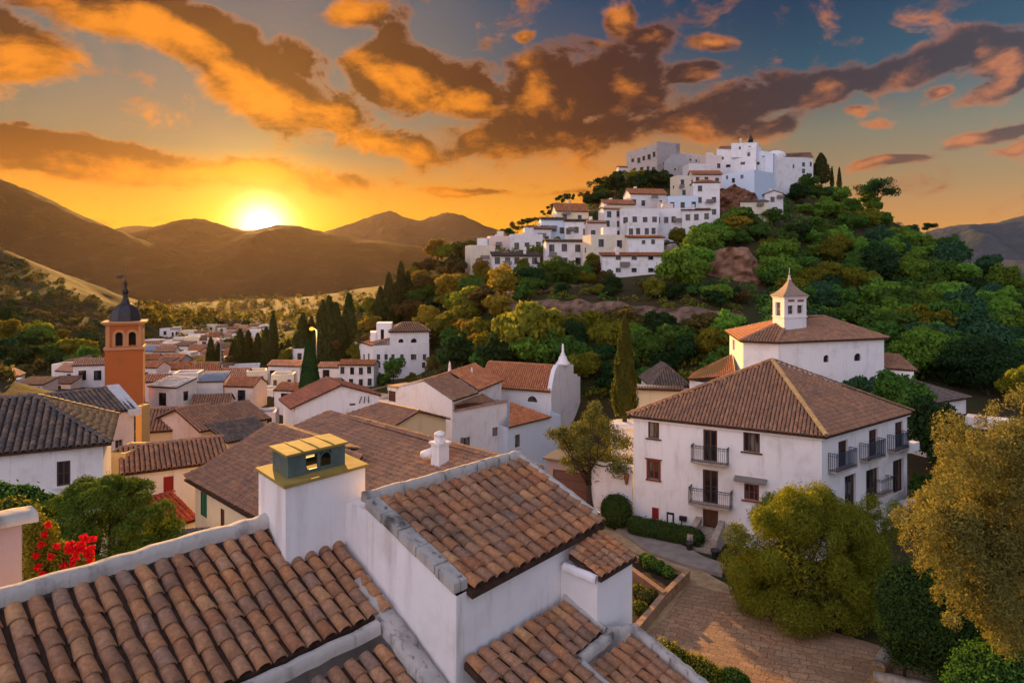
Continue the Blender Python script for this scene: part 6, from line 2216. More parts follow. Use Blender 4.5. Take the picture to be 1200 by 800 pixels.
mb = MB()
for k in range(8):
    a = R(45 * k + 22.5) + ry
    mb.tube([c3 + Vector((r * math.cos(a), r * math.sin(a), z)) for r, z in prf[1:]], .05, 5)
mb.build('dome_rib', LEAD, dm); mb = MB()
mb.lathe(c3 + UP * 2.95, [(.2, 0), (.34, .12), (.34, .5), (.22, .62), (.12, .9), (.2, 1.05), (.2, 1.3), (.05, 1.6), (.03, 3.6)], 10)
mb.tube([c3 + UP * 4.9 + Vector((-1.1, 0, 0)), c3 + UP * 4.9 + Vector((.5, 0, 0))], .035, 5)
mb.face([c3 + UP * 4.75 + Vector((-1.0, .02, 0)), c3 + UP * 4.75 + Vector((-.4, .02, 0)), c3 + UP * 5.15 + Vector((-.2, .02, 0)), c3 + UP * 5.0 + Vector((-1.0, .02, 0))])
mb.build('weather_vane', IRON, bt)

# --- white mansion
VD = 118.0
vm = thing('mansion', 'white many-windowed mansion with roof terrace and stair tower at the hill foot', 'mansion', D(465, 455, VD))
v0, v1 = D(437, 450, VD - 3), D(503, 450, VD); v2 = D(413, 450, VD + 8)
fF, fL = Facade(v0, v1), Facade(v2, v0)
wins = [(442, 435), (449.5, 435), (461, 435), (470.5, 435), (482, 435), (496, 435)]
zV, zU = D(0, 403, VD).z, D(0, 388, VD).z
rects = [(x - 2, 415, x + 2, 421.5) for x in (443.5, 452.5, 460.5, 471, 483.5, 497.5)] + [(x - 2, 424.5, x + 2, 431) for x in (444, 470.5, 496.5)] + [(x - 2, 436, x + 2, 443) for x in (444, 458, 482, 496)] + [(485.5, 415, 488, 421.5)]
mb = MB()
vb = [V2(v0), V2(v1), V2(v1) + Vector((-2, 12)), V2(v2) + Vector((-1, 6)), V2(v2)]
vf = [Facade(vb[i], vb[(i + 1) % 5]) for i in range(5)]
for r_ in rects: vf[0].holes.append(vf[0].rect(*r_))
for r_ in ((420, 415, 422, 424), (425.5, 415, 427.5, 424), (431, 414, 433, 423)): vf[4].holes.append(vf[4].rect(*r_))
for f_ in vf: facade_mesh(mb, f_, -26, zV if f_ is not vf[4] else zV - .0, .25)
mb.face([(p.x, p.y, zV - .4) for p in vb])
mb.build('wall', [WHITE, DARK], vm)
for h in vf[0].holes: window(vm, vf[0], h, fmat=WOOD_GREY, pmat=PANE_DARK, mull=1, trans=1, sill=True, smat=WHITE, bar=.06)
for h in vf[4].holes: window(vm, vf[4], h, fmat=WOOD_GREY, pmat=PANE_DARK, mull=0, trans=1, sill=False, bar=.06)
u0 = vf[0].pix(457, 400)[0]
up0, up1 = vf[0].at(u0, 0, -.2), vf[0].at(vf[0].L, 0, -.2)
uf = Facade(up0, up1)
for r_ in ((467, 397, 473, 401.5), (481.5, 396.5, 488.5, 401.5)): uf.holes.append(uf.rect(*r_))
mb = MB()
facade_mesh(mb, uf, zV - .5, zU, .25)
ub = [V2(up0), V2(up1), V2(up1) + Vector((-1.5, 9)), V2(up0) + Vector((-1.5, 9))]
for i in (1, 2, 3): facade_mesh(mb, Facade(ub[i], ub[(i + 1) % 4]), zV - .5, zU)
mb.build('upper_wall', [WHITE, DARK], vm)
for h in list(uf.holes): round_surround(vm, uf, h, 'arched_window')
mb = MB()
cu = sum((Vector((p.x, p.y, 0)) for p in ub), Vector()) / 4
eu = [Vector((p.x, p.y, zU)) + (Vector((p.x, p.y, 0)) - cu).normalized() * .4 for p in ub]
ap0, ap1 = cu + E3(uf) * -1.2 + UP * (zU + 1.3), cu + E3(uf) * 1.2 + UP * (zU + 1.3)
roof_poly(mb, [eu[0], eu[1], ap1, ap0], .4, .5, 3, False); roof_poly(mb, [eu[1], eu[2], ap1], .4, .5, 3, False); roof_poly(mb, [eu[2], eu[3], ap0, ap1], .4, .5, 3, False); roof_poly(mb, [eu[3], eu[0], ap0], .4, .5, 3, False)
mb.build('roof', [TILE_MID, TILE_BED], vm)
tq0, tq1 = D(441, 403, VD + 1), D(459, 403, VD + 1)
tf_ = Facade(tq0, tq1); th0 = tf_.rect(446, 386, 450, 398); tf_.holes.append(th0); zT = D(0, 378.5, VD + 1).z
mb = MB(); tb_ = [V2(tq0), V2(tq1), V2(tq1) + Vector((-.5, 4)), V2(tq0) + Vector((-.5, 4))]
facade_mesh(mb, tf_, zV - .5, zT, .25)
for i in (1, 2, 3): facade_mesh(mb, Facade(tb_[i], tb_[(i + 1) % 4]), zV - .5, zT)
mb.face([(p.x, p.y, zT - .02) for p in tb_]); mb.build('stair_tower', [WHITE, DARK], vm)
mb = MB(); mb.prism([p for p in [V2(D(434, 403, VD + 1)), V2(D(441.5, 403, VD + 1)), V2(D(441, 403, VD + 5)), V2(D(434, 403, VD + 5))]], zV - .5, D(0, 390, VD).z); mb.build('side_tower', WHITE, vm)
mb = MB(); L_ = uf.pix(457, 400)[0]
for k in range(7): 
    p = vf[0].at(.2 + k * (u0 - .4) / 6, zV, -.1); mb.box((p.x, p.y, zV), (.12, .12, .7))
mb.obox(vf[0].at(.1, zV + .703, -.2), E3(vf[0]) * (u0 - .2), N3(vf[0]) * .2, UP * .10); mb.build('terrace_balustrade', LIGHTSTONE, vm)
mb = MB()
roof_quad(mb, Vector((*vf[4].at(0, 0, .2).xy, zV + .02)), Vector((*vf[4].at(vf[4].L, 0, .2).xy, zV + .02)), Vector((*vf[4].at(1.2, 0, -5).xy, zV + 1.2)), Vector((*vf[4].at(vf[4].L - 3, 0, -5).xy, zV + 1.2)), .4, .5, 3, False)
mb.build('side_roof', [TILE_ORANGE, TILE_BED], vm)

# street lamp alight, and a utility pole
EMW = bpy.data.materials.new('lit_lamp_glass'); EMW.use_nodes = True
nt_ = EMW.node_tree; nt_.nodes.clear(); t_ = NT(nt_)
em_ = t_.new('ShaderNodeEmission'); em_.inputs[0].default_value = (1, .32, .03, 1); em_.inputs[1].default_value = 1.3
oo_ = t_.new('ShaderNodeOutputMaterial'); t_.plug(oo_.inputs[0], em_.outputs[0])
q = D(371, 412, 104)
tz = D(371, 387.5, 104).z
sl_ = thing('street_lamp', 'lit orange street lamp on a pale post among the dark cypresses', 'street lamp', (q.x, q.y, q.z - 4))
mb = MB(); mb.tube([(q.x, q.y, q.z - 4), (q.x, q.y, tz), (q.x - .25, q.y, tz + .3), (q.x - .7, q.y, tz + .35)], [.12, .08, .06, .05], 8); mb.build('post', CAPMETAL, sl_)
mb = MB(); mb.lathe((q.x - .75, q.y, tz + .05), [(.12, 0), (.34, .10), (.38, .32), (.2, .48), (.05, .55)], 12); mb.build('lamp_head', EMW, sl_)
pl2 = bpy.data.lights.new('street_lamp_light', 'POINT'); pl2.energy = 500; pl2.color = (1, .5, .12); pl2.shadow_soft_size = .35
po = bpy.data.objects.new('street_lamp_light', pl2); COL.objects.link(po); po.parent = sl_; po.location = (-.75, -.6, tz - q.z + 4.1)
q = D(259, 444, 116)
up2 = thing('utility_pole', 'tall thin pole rising from the town beside the dark cypresses', 'pole', (q.x, q.y, q.z - 5))
mb = MB(); mb.tube([(q.x, q.y, q.z - 5), (q.x, q.y, D(0, 395, 116).z)], [.17, .12], 8); mb.build('post', WOOD_GREY, up2)
mb = MB(); mb.box((q.x, q.y - .2, D(0, 398, 116).z), (1.6, .12, .12)); mb.build('crossarm', WOOD_GREY, up2)

# ------------------------------------------------------------------ upper town on the castle hill
UG = 'houses of the white upper town on the castle hill'
UT = [
 ('white two-storey house with red lean-to roof and six windows, lowest of the upper town', 706, 779, 299.5, 327, 'shed', TILE_ORANGE, WHITE, 140, .34, .28, .0, (3, 2), [(x, y, x + 6, y + 5) for y in (299.5, 314) for x in (721.5, 740, 759.5)]),
 ('white upper storey with flat red roof standing behind the six-window house', 736, 778, 278, 296, 'shed', TILE_ORANGE, WHITE, 150, .25, .5, .0, (2, 1), [(752, 281.5, 756, 286), (763, 280.5, 767.5, 286)]),
 ('peach-lit flat house left behind the six-window house', 692, 738, 277, 312, 'flat', GREYFLAT, WCREAM, 152, .2, .6, .25, (2, 2), None),
 ('white three-storey house with grey roof left of the peach-lit house', 640, 684, 282.5, 315, 'gable', TILE_DARK, WHITE_FAR, 157, .18, .5, .1, (3, 2), None),
 ('long low white house with grey roof and dark openings, lower left of the upper town', 578, 633, 300, 323, 'shed', TILE_DARK, WHITE_FAR, 164, .35, .5, .12, (5, 2), None),
 ('blank peach-coloured cube house at the left tip of the upper town', 552, 580, 289, 313, 'flat', GREYFLAT, WCREAM, 172, .2, .8, .35, (0, 1), None),
 ('pale cube house behind the blank peach cube', 574, 598, 278, 298, 'flat', GREYFLAT, WPINK, 182, .2, .8, .2, (1, 1), None),
 ('pale flat house with brown wall patch above the long low house', 598, 636, 276, 300, 'flat', GREYFLAT, WHITE_FAR, 180, .2, .7, .05, (3, 1), None),
 ('bluish white house with three small windows, left middle of the upper town', 634, 664, 257, 281, 'gable', TILE_DARK, WHITE_BLUE, 192, .25, .7, .1, (3, 1), None),
 ('white house with dark grey roof right of the bluish white house', 662, 690, 259, 282, 'gable', TILE_DARK, WHITE, 190, .25, .7, -.05, (3, 1), None),
 ('terracotta-roofed house on the left skyline of the upper town', 652, 690, 247, 262, 'gable', TILE_ORANGE, WCREAM, 212, .55, .8, .15, (2, 1), None),
 ('narrow pink house with orange roof below the skyline roofs', 689, 711, 261, 284, 'gable', OR2, WPINK, 186, .3, .8, .1, (2, 1), None),
 ('tall white house with ochre-lit side beside the dark shrubs', 707, 730, 245, 280, 'gable', OR2, WHITE_FAR, 190, .25, .8, .2, (2, 3), None),
 ('white house with wide dark terrace opening in the middle of the upper town', 727, 772, 246, 270, 'flat', GREYFLAT, WHITE_FAR, 188, .2, .5, -.05, (4, 1), None),
 ('white house under a broad orange roof, left part of the long roof row', 708, 744, 239, 256, 'gable', TILE_ORANGE, WCREAM, 206, .45, .6, .15, (3, 1), None),
 ('white house under a broad orange roof, highest of the long roof row', 738, 782, 227, 248, 'gable', TILE_ORANGE, WHITE_FAR, 216, .45, .6, .15, (4, 1), None),
 ('white terrace house with a row of dark windows above the shrubs', 768, 812, 246, 268, 'flat', GREYFLAT, WHITE, 192, .2, .5, -.1, (5, 1), None),
 ('grey-white terrace house with dark slots left of the terraced row', 735, 770, 262, 280, 'flat', GREYFLAT, WHITE_FAR, 182, .2, .5, .0, (4, 1), None),
 ('bluish terrace house with flat roof below the tall white house', 783, 818, 231, 250, 'flat', GREYFLAT, WHITE_BLUE, 204, .2, .6, -.05, (3, 1), None),
 ('tall white house with orange hip roof beside the reddish rock', 813, 843, 214, 256, 'hip', TILE_ORANGE, WHITE, 204, .35, .8, -.1, (2, 3), None),
 ('small white house at the right foot of the tall white house', 800, 832, 246, 262, 'shed', TILE_MID, WHITE_FAR, 190, .3, .6, -.15, (3, 1), None),
 ('yellow-lit house at the left shoulder of the hilltop', 794, 818, 207, 232, 'flat', GREYFLAT, WCREAM, 226, .2, .8, .25, (2, 2), None),
 ('orange-roofed house between the yellow-lit house and the summit church', 812, 846, 204, 218, 'gable', TILE_ORANGE, WPINK, 226, .4, .7, .0, (3, 1), None),
 ('stepped white house climbing left of the summit church', 807, 833, 193, 214, 'flat', GREYFLAT, WHITE_FAR, 240, .2, .8, .1, (3, 1), None),
 ('higher stepped white house against the summit church', 827, 846, 183, 208, 'flat', GREYFLAT, WPINK, 246, .2, .8, .1, (2, 1), None),
 ('small white ruin-like house on the green slope right of the reddish rock', 897, 917, 227, 242, 'gfront', TILE_MID, WHITE_FAR, 222, .3, .8, -.2, (1, 1), None),
 ('low pale roof tucked under the reddish rock', 868, 900, 236, 246, 'shed', GREYFLAT, WCREAM, 214, .3, .6, -.1, (0, 1), None),
 ('dark brown cottage at the left foot of the castle', 725, 736, 196, 208, 'gable', TILE_MID, WPINK, 262, .3, .8, .2, (1, 1), None),
 ('white house with brown roof behind the long low house', 620, 646, 268, 292, 'gable', TILE_MID, WHITE_FAR, 186, .35, .8, .2, (2, 1), None),
 ('small white house filling the gap above the dark terrace opening', 770, 790, 238, 252, 'flat', GREYFLAT, WPINK, 208, .2, .8, .1, (1, 1), None),
]
for (lb, x0, x1, ye, yb, kd, tl_, wl_, d, rs, dp, yw_, wn, rc_) in UT:
    far_house(lb, x0, x1, ye, yb, kd, tl_, wl_, d, rs, dp, yw_, wn, group=UG, rects=rc_, found=9, whs=1.15)

for o in list(COL.objects):
    if o.get('group') == UG and o.type == 'EMPTY':
        wl = [c for c in o.children if c.name.startswith('wall')][0]
        zs = [v.co.z for v in wl.data.vertices]; xs = [v.co.x for v in wl.data.vertices]; ys = [v.co.y for v in wl.data.vertices]
        if rng.random() < .75:
            px_, py_ = rng.uniform(min(xs) * .5, max(xs) * .5), rng.uniform(min(ys) * .4, max(ys) * .5)
            mb = MB(); L0 = Vector(o.location)
            mb.box((L0.x + px_, L0.y + py_, L0.z + max(zs) - .8), (.7, .7, rng.uniform(1.3, 2.0))); mb.box((L0.x + px_, L0.y + py_, L0.z + max(zs) + rng.uniform(.3, .4)), (1.0, 1.0, .18))
            mb.build('chimney', WHITE_FAR, o)
        if o.name.startswith('flat') and rng.random() < .7:
            px_, py_ = rng.uniform(min(xs) * .4, max(xs) * .4), rng.uniform(0, max(ys) * .4)
            L0 = Vector(o.location); mb = MB(); w_ = (max(xs) - min(xs)) * rng.uniform(.22, .4)
            mb.box((L0.x + px_, L0.y + py_, L0.z + max(zs) - .4), (w_, min(w_, 3.0), rng.uniform(2.0, 2.8)), rng.uniform(-.2, .3)); mb.build('roof_room', rng.choice([WHITE_FAR, WCREAM, WPINK]), o)
        if rng.random() < .5:
            f_ = Vector((rng.uniform(min(xs) * .6, max(xs) * .4), min(ys), 0)); L0 = Vector(o.location); mb = MB()
            hz = L0.z + (max(zs)) * rng.uniform(.35, .55)
            mb.box((L0.x + f_.x, L0.y + f_.y - .3, hz), (rng.uniform(1.6, 3.2), 1.0, .14)); mb.box((L0.x + f_.x, L0.y + f_.y - .75, hz + .143), (rng.uniform(1.5, 2.6), .06, .8)); mb.build('balcony', WOOD_GREY, o)

# castle
cs_ = thing('castle', 'grey stone castle with a slanting roofline on the hilltop', 'castle', D(775, 212, 272))
def blk(parent, name, pts, zb, tops, mat, wins=(), fi=0):
    """polygon block with its own height at each corner"""
    n = len(pts); mb = MB()
    for i in range(n):
        j = (i + 1) % n
        a, b = pts[i], pts[j]
        mb.face([(a.x, a.y, zb), (b.x, b.y, zb), (b.x, b.y, tops[j]), (a.x, a.y, tops[i])])
    mb.face([(p.x, p.y, z) for p, z in zip(pts, tops)])
    o = mb.build(name, mat, parent)
    f_ = Facade(pts[fi], pts[(fi + 1) % n])
    for r_ in wins: simple_window(o, f_, f_.rect(*r_), GREYSTONE)
    return o
z_ = lambda y, d: D(0, y, d).z
a, b, c, e = V2(D(734, 210, 275)), V2(D(771, 208, 262)), V2(D(797, 205, 270)), V2(D(760, 205, 284))
blk(cs_, 'keep', [a, b, c, e], z_(222, 270), [z_(179, 275), z_(167.5, 262), z_(168, 270), z_(176, 284)], plaster('pale_castle_wall', (.50, .44, .40), (.25, .21, .19), .8, .04),
    wins=[(740, 186, 743, 190), (747, 185, 750.5, 191), (753, 183, 756, 188), (759, 181, 762.5, 187), (765, 178, 768, 184), (742, 197, 745, 202), (750, 196, 754, 203), (758, 195, 761, 200), (764, 196, 768, 203)])
b2 = V2(D(770, 208, 261.5)); c2v = V2(D(793, 206, 266))
blk(cs_, 'grey_tower', [b2, V2(D(792, 206, 263)), V2(D(797, 205, 270)), V2(D(774, 206, 271))], z_(222, 266), [z_(165.5, 261.5), z_(168.5, 263), z_(168.5, 270), z_(166, 271)], GREYSTONE, wins=[(777, 190, 779, 193)])
blk(cs_, 'curtain_wall', [V2(D(778, 212, 256)), V2(D(812, 210, 254)), V2(D(816, 205, 262)), V2(D(792, 205, 266))], z_(226, 258), [z_(190, 256), z_(196, 254), z_(194, 262), z_(176, 266)], GREYSTONE, wins=[(790, 197, 792, 200)])
blk(cs_, 'rear_wing', [V2(D(795, 208, 272)), V2(D(826, 206, 268)), V2(D(828, 205, 276)), V2(D(800, 205, 280))], z_(222, 270), [z_(180, 272), z_(184, 268), z_(183, 276), z_(179, 280)], plaster('light_castle_wing', (.55, .50, .48), (.3, .26, .24), .7, .03),
    wins=[(801, 185, 803, 188), (808, 186, 810, 189), (815, 187, 817, 190)])
# summit church
sc_ = thing('hilltop_church', 'white hilltop church with slender spire and long red-roofed nave', 'church', D(890, 214, 255))
WS = WHITE
blk(sc_, 'west_block', [V2(D(840, 212, 256)), V2(D(886, 214, 248)), V2(D(892, 210, 258)), V2(D(848, 208, 264))], z_(226, 252), [z_(174, 256)] + [z_(172, 248)] + [z_(173, 258), z_(174, 264)], WS,
    wins=[(845, 184, 848, 187), (851, 193, 856, 196), (862, 181, 865, 185), (868, 190, 873, 193), (876, 179, 879, 183)])
blk(sc_, 'parapet_block', [V2(D(857, 182, 252)), V2(D(887, 182, 249)), V2(D(889, 180, 257)), V2(D(862, 180, 260))], z_(185, 252), [z_(168, 252), z_(167, 249), z_(167, 257), z_(168, 260)], WS,
    wins=[(866, 172, 868, 175), (877, 171.5, 880, 175)])
blk(sc_, 'nave', [V2(D(892, 214, 247)), V2(D(953, 212, 256)), V2(D(950, 208, 268)), V2(D(893, 208, 262))], z_(228, 252), [z_(184, 247), z_(184.5, 256), z_(184, 268), z_(183, 262)], WS,
    wins=[(940, 190.5, 943, 195), (940, 198, 943, 203), (940.5, 204.5, 943, 210), (949, 190, 951, 195), (929, 193, 930.5, 197)])
blk(sc_, 'middle_block', [V2(D(884, 206, 250)), V2(D(906, 206, 246)), V2(D(910, 204, 256)), V2(D(886, 204, 260))], z_(226, 250), [z_(176, 250), z_(180, 246), z_(180, 256), z_(175, 260)], plaster('pale_blue_plaster', (.66, .70, .78), amt=.3), wins=[(893, 183, 896, 186), (887, 190, 890, 193)])
blk(sc_, 'blue_block', [V2(D(838, 222, 240)), V2(D(884, 224, 232)), V2(D(908, 220, 242)), V2(D(862, 216, 250))], z_(236, 238), [z_(206, 240), z_(199, 232), z_(203, 242), z_(204, 250)], WHITE_BLUE,  # blue light on this block is put into its wall colour
    wins=[(858, 209, 861, 214), (868, 205, 871, 209), (851, 206, 853, 210)])
mb = MB()
ra, rb_ = D(917, 185, 251), D(953.5, 185, 256); rc1, rd1 = D(950, 178.5, 262), D(916, 180.5, 258)
roof_quad(mb, ra, rb_, rd1, rc1, .6, .8, 3, False)
roof_quad(mb, Vector((rc1.x + .5, rc1.y + 6, ra.z)), Vector((rd1.x, rd1.y + 6, ra.z)), rc1, rd1, .6, .8, 3, False)
mb.build('nave_roof', [TILE_MID, TILE_BED], sc_)
mb = MB(); mb.lathe(D(909, 181, 255), [(3.6, -2), (3.6, 0), (2.9, .7), (1.6, 1.2), (.1, 1.4)], 14); mb.build('apse', WS, sc_)
q = D(879.5, 168, 252)
mb = MB(); mb.lathe(q, [(.95, -.5), (.9, 1.2), (1.15, 1.25), (.75, 1.8), (.6, 2.4), (.3, 2.7), (.2, 3.4), (.06, 3.8), (.05, 6.2)], 10)
mb.tube([q + UP * 4.9 - Vector((.9, 0, 0)), q + UP * 4.9 + Vector((.9, 0, 0))], .06, 5); mb.build('spire', LEAD, sc_)
mb = MB()
for x, y in ((868, 168),): mb.lathe(D(x, y, 253), [(.3, -.3), (.3, 1.2), (.5, 1.3), (.05, 1.9)], 8)
mb.build('bell_gable', WS, sc_)
mb = MB(); roof_quad(mb, D(841, 174.5, 255.8), D(858, 174, 252.5), D(844, 171.5, 261), D(859, 171.5, 258), .6, .8, 3, False); mb.build('west_roof', [TILE_ORANGE, TILE_BED], sc_)

# ------------------------------------------------------------------ rock and retaining walls on the hill
def lumpy_wall(name, label, cat, pix, d, amp, mat, kind=None, thick=3.0, nx=60, nz=14, seed=5):
    """pix: list of (px, y top, y bottom) at depth d; a rough stone face with real thickness"""
    xs = np.linspace(0, len(pix) - 1, nx)
    px = np.interp(xs, range(len(pix)), [p[0] for p in pix]); yt = np.interp(xs, range(len(pix)), [p[1] for p in pix]); yb = np.interp(xs, range(len(pix)), [p[2] for p in pix])
    dd = np.interp(xs, range(len(pix)), d if isinstance(d, (list, tuple)) else [d] * len(pix))
    t_ = np.linspace(0, 1, nz)
    Xg = ((px - CX) / FPX * dd)[:, None] + 0 * t_[None]
    Zt, Zb = -(yt - HY) / FPX * dd, -(yb - HY) / FPX * dd
    Zg = Zb[:, None] + (Zt - Zb)[:, None] * t_[None]
    Yg = dd[:, None] + t_[None] * amp * .8
    Yg = Yg + hashnoise(Xg, Zg * 1.3, 3.2, seed) * amp * 1.2 + hashnoise(Xg, Zg * 1.6, 1.1, seed + 1) * amp * .7
    Zg = Zg + t_[None] * hashnoise(Xg, Yg * 0, 2.2, seed + 3) * amp * .6
    v = np.stack([Xg, Yg, Zg], -1).reshape(-1, 3)
    f = [(i * nz + j, (i + 1) * nz + j, (i + 1) * nz + j + 1, i * nz + j + 1) for i in range(nx - 1) for j in range(nz - 1)]
    n0 = len(v)
    bk = np.stack([Xg[:, -1], Yg[:, -1] + thick, Zg[:, -1] - .3], -1)
    v = np.concatenate([v, bk])
    f += [(i * nz + nz - 1, (i + 1) * nz + nz - 1, n0 + i + 1, n0 + i) for i in range(nx - 1)]
    me = bpy.data.meshes.new(name); me.from_pydata(v.tolist(), [], f); me.materials.append(mat)
    o = bpy.data.objects.new(name, me); COL.objects.link(o)
    return tag(o, label, cat, None, kind)
ROCKM = flat('brown_grey_rock', (.235, .15, .105), .95, .6, .9, .15, 0, .25)
lumpy_wall('retaining_wall', 'long brown rubble terrace wall across the foot of the castle hill', 'retaining wall',
           [(588, 357, 386), (620, 352, 389), (660, 351, 392), (700, 354, 394), (745, 357, 394), (790, 360, 394), (830, 362, 393), (872, 366, 392)], [116, 114, 112, 111, 110, 110, 111, 113], 1.2, ROCKM)
lumpy_wall('retaining_wall', 'upper earth-brown terrace wall below the six-window house', 'retaining wall',
           [(575, 336, 346), (620, 334, 346), (680, 333, 345), (740, 335, 346), (795, 338, 347)], [146, 142, 138, 137, 138], .6, ROCKM)
lumpy_wall('rock_outcrop', 'reddish-brown rock outcrop beside the tall white upper-town house', 'rock',
           [(838, 232, 254), (848, 219, 256), (862, 216, 254), (878, 219, 250), (890, 230, 246)], [214, 212, 212, 216, 220], 3.0, RUST, thick=6)
lumpy_wall('rock_outcrop', 'pale rocky spur right of the six-window house', 'rock',
           [(779, 298, 318), (784, 285, 322), (793, 283, 320), (803, 292, 312)], [151, 150, 151, 153], 1.6, plaster('pale_rock', (.38, .31, .27), (.18, .13, .1), .9, .2), thick=5)
lumpy_wall('rock_slope', 'bare pinkish-brown earth slope in the green hillside', 'rock slope',
           [(812, 322, 346), (828, 306, 349), (845, 295, 350), (862, 287, 351), (880, 290, 352), (893, 305, 352), (900, 325, 350)], [143, 141, 140, 140, 140, 141, 143], 2.2,
           flat('pinkish_earth', (.34, .18, .115), .95, .5, .5, .1, 0, .2), thick=6)

# ------------------------------------------------------------------ hillside trees: shared crowns, one object per tree
def crown_mesh(name, seed, mat, n=1500, size=.30, lobes=16, flat_=.85, aspect=.6):
    bl = clump_blobs(seed, 1.0, lobes, .95, .80, (.26, .44), flat_)
    Q = leaf_quads(bl, n, size * .42, seed, aspect, .55, .75, .25)
    # trunk: four narrow quads
    tr = []
    for k in range(5):
        a0, a1 = 2 * math.pi * k / 5, 2 * math.pi * (k + 1) / 5
        tr.append([(.09 * math.cos(a0), .09 * math.sin(a0), -.5), (.09 * math.cos(a1), .09 * math.sin(a1), -.5), (.05 * math.cos(a1), .05 * math.sin(a1), .8), (.05 * math.cos(a0), .05 * math.sin(a0), .8)])
    Q = np.concatenate([Q, np.array(tr)])
    mi = np.zeros(len(Q)); mi[-5:] = 1
    return quads_mesh(name, Q, [mat, BARK], mi=mi)
CM = {}
for key, mat in (('green', L_GREEN), ('mid', L_MID), ('dark', L_DARK), ('blue', L_BLUE), ('yellow', L_YELLOW), ('gold', L_GOLD), ('brown', L_BROWN), ('tam', L_TAMARISK)):
    CM[key] = [crown_mesh('tree', 100 + i * 7 + len(key), mat, 3400, .23, 16 + i * 5, .8 + .1 * i) for i in range(3)]
LB = {'green': 'bright green round-crowned tree', 'mid': 'mid-green bushy tree', 'dark': 'dark green dense tree', 'blue': 'bluish-green tree in shade',
      'yellow': 'yellow-green tree', 'gold': 'golden-lit bushy tree', 'brown': 'dry brown bushy tree', 'tam': 'olive-green bushy tree'}

def inpoly(p, poly):
    x, y = p; c = False
    for i in range(len(poly)):
        (x0, y0), (x1, y1) = poly[i], poly[i - 1]
        if (y0 > y) != (y1 > y) and x < (x1 - x0) * (y - y0) / (y1 - y0) + x0: c = not c
    return c
placed = []
NTREE = 0
def hill_tree(p, r, key, where, group, squash=None, label=None):
    global NTREE
    me = CM[key][rng.randrange(3)]
    o = bpy.data.objects.new('tree', me); COL.objects.link(o)
    o.location = p - UP * r * .22
    s = squash or rng.uniform(.85, 1.25)
    o.scale = (r * rng.uniform(.9, 1.15), r * rng.uniform(.9, 1.15), r * s)
    o.rotation_euler = (0, 0, rng.uniform(0, 6.28))
    tag(o, label or (LB[key] + ' ' + where), 'tree', group)
    NTREE += 1
    return o
CLEAR = [[(812, 335), (828, 306), (862, 288), (890, 292), (900, 325), (895, 350), (830, 350)], [(592, 362), (700, 362), (872, 370), (870, 392), (700, 392), (592, 386)],
         [(838, 254), (848, 222), (888, 226), (890, 248)]]
HOUSES = [(x[1], x[2], x[3], x[4]) for x in UT]
def scatter(poly, n, keys, wts, rr, where, group, gap=.62, hd=(60, 420), near_house=True, tries=14):
    xs, ys = [p[0] for p in poly], [p[1] for p in poly]
    k = 0; t = 0
    while k < n and t < n * tries:
        t += 1
        px, py = rng.uniform(min(xs), max(xs)), rng.uniform(min(ys), max(ys))
        if not inpoly((px, py), poly) or any(inpoly((px, py), c) for c in CLEAR): continue
        p = hit(px, py, *hd)
        if p is None: continue
        r = rng.uniform(*rr)
        rpx = r * FPX / p.y
        if near_house and any(a - rpx * .55 < px < b + rpx * .55 and c - 2 < py < e + 1 + rpx * .9 for a, b, c, e in HOUSES): continue
        if any((p.x - q.x) ** 2 + (p.y - q.y) ** 2 < ((r + qr) * gap) ** 2 for q, qr in placed): continue
        placed.append((p, r))
        key = rng.choices(keys, wts)[0] if not callable(keys) else keys(px, py)
        hill_tree(p, r, key, where, group)
        k += 1
    return k
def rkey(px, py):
    # hill light is put into leaf colour: sunny spurs bright green, right flank bluish
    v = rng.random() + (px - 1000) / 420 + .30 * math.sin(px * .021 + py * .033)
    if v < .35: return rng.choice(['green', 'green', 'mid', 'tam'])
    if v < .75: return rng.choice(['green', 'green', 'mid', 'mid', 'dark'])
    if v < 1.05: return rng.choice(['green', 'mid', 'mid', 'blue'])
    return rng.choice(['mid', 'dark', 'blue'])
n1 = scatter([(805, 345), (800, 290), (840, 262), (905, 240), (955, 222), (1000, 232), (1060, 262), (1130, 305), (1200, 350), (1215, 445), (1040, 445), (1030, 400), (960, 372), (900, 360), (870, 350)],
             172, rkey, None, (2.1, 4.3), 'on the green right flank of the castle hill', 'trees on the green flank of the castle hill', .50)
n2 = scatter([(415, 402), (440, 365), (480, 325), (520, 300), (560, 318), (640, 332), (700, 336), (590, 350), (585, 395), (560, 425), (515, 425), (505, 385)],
             48, ['brown', 'yellow', 'gold', 'mid', 'tam', 'dark'], [1, 4, 4, 2, 3, 1], (1.9, 3.4), 'on the sunlit left spur behind the mansion', 'trees on the sunlit left spur')  # extra gold and yellow crowns carry the golden light in their colour
n3 = scatter([(520, 432), (590, 398), (720, 394), (870, 396), (880, 425), (860, 445), (750, 478), (660, 440), (560, 445)],
             50, ['mid', 'dark', 'tam', 'green', 'brown'], [4, 4, 2, 2, 1], (1.7, 3.0), 'below the long rubble terrace wall', 'trees below the terrace wall')
n4 = scatter([(680, 250), (700, 232), (735, 208), (790, 214), (830, 222), (800, 232), (740, 240), (690, 262)],
             16, ['dark', 'mid', 'tam'], [4, 2, 2], (2.2, 3.6), 'on the slope under the castle', 'dark trees under the castle')
n5 = scatter([(770, 268), (812, 262), (838, 258), (850, 285), (810, 300), (785, 285), (700, 332), (680, 328)],
             12, ['yellow', 'tam', 'mid', 'green'], [2, 3, 2, 2], (1.5, 2.6), 'in front of the upper town houses', 'shrubby trees in front of the upper town', .5, (60, 420), False)
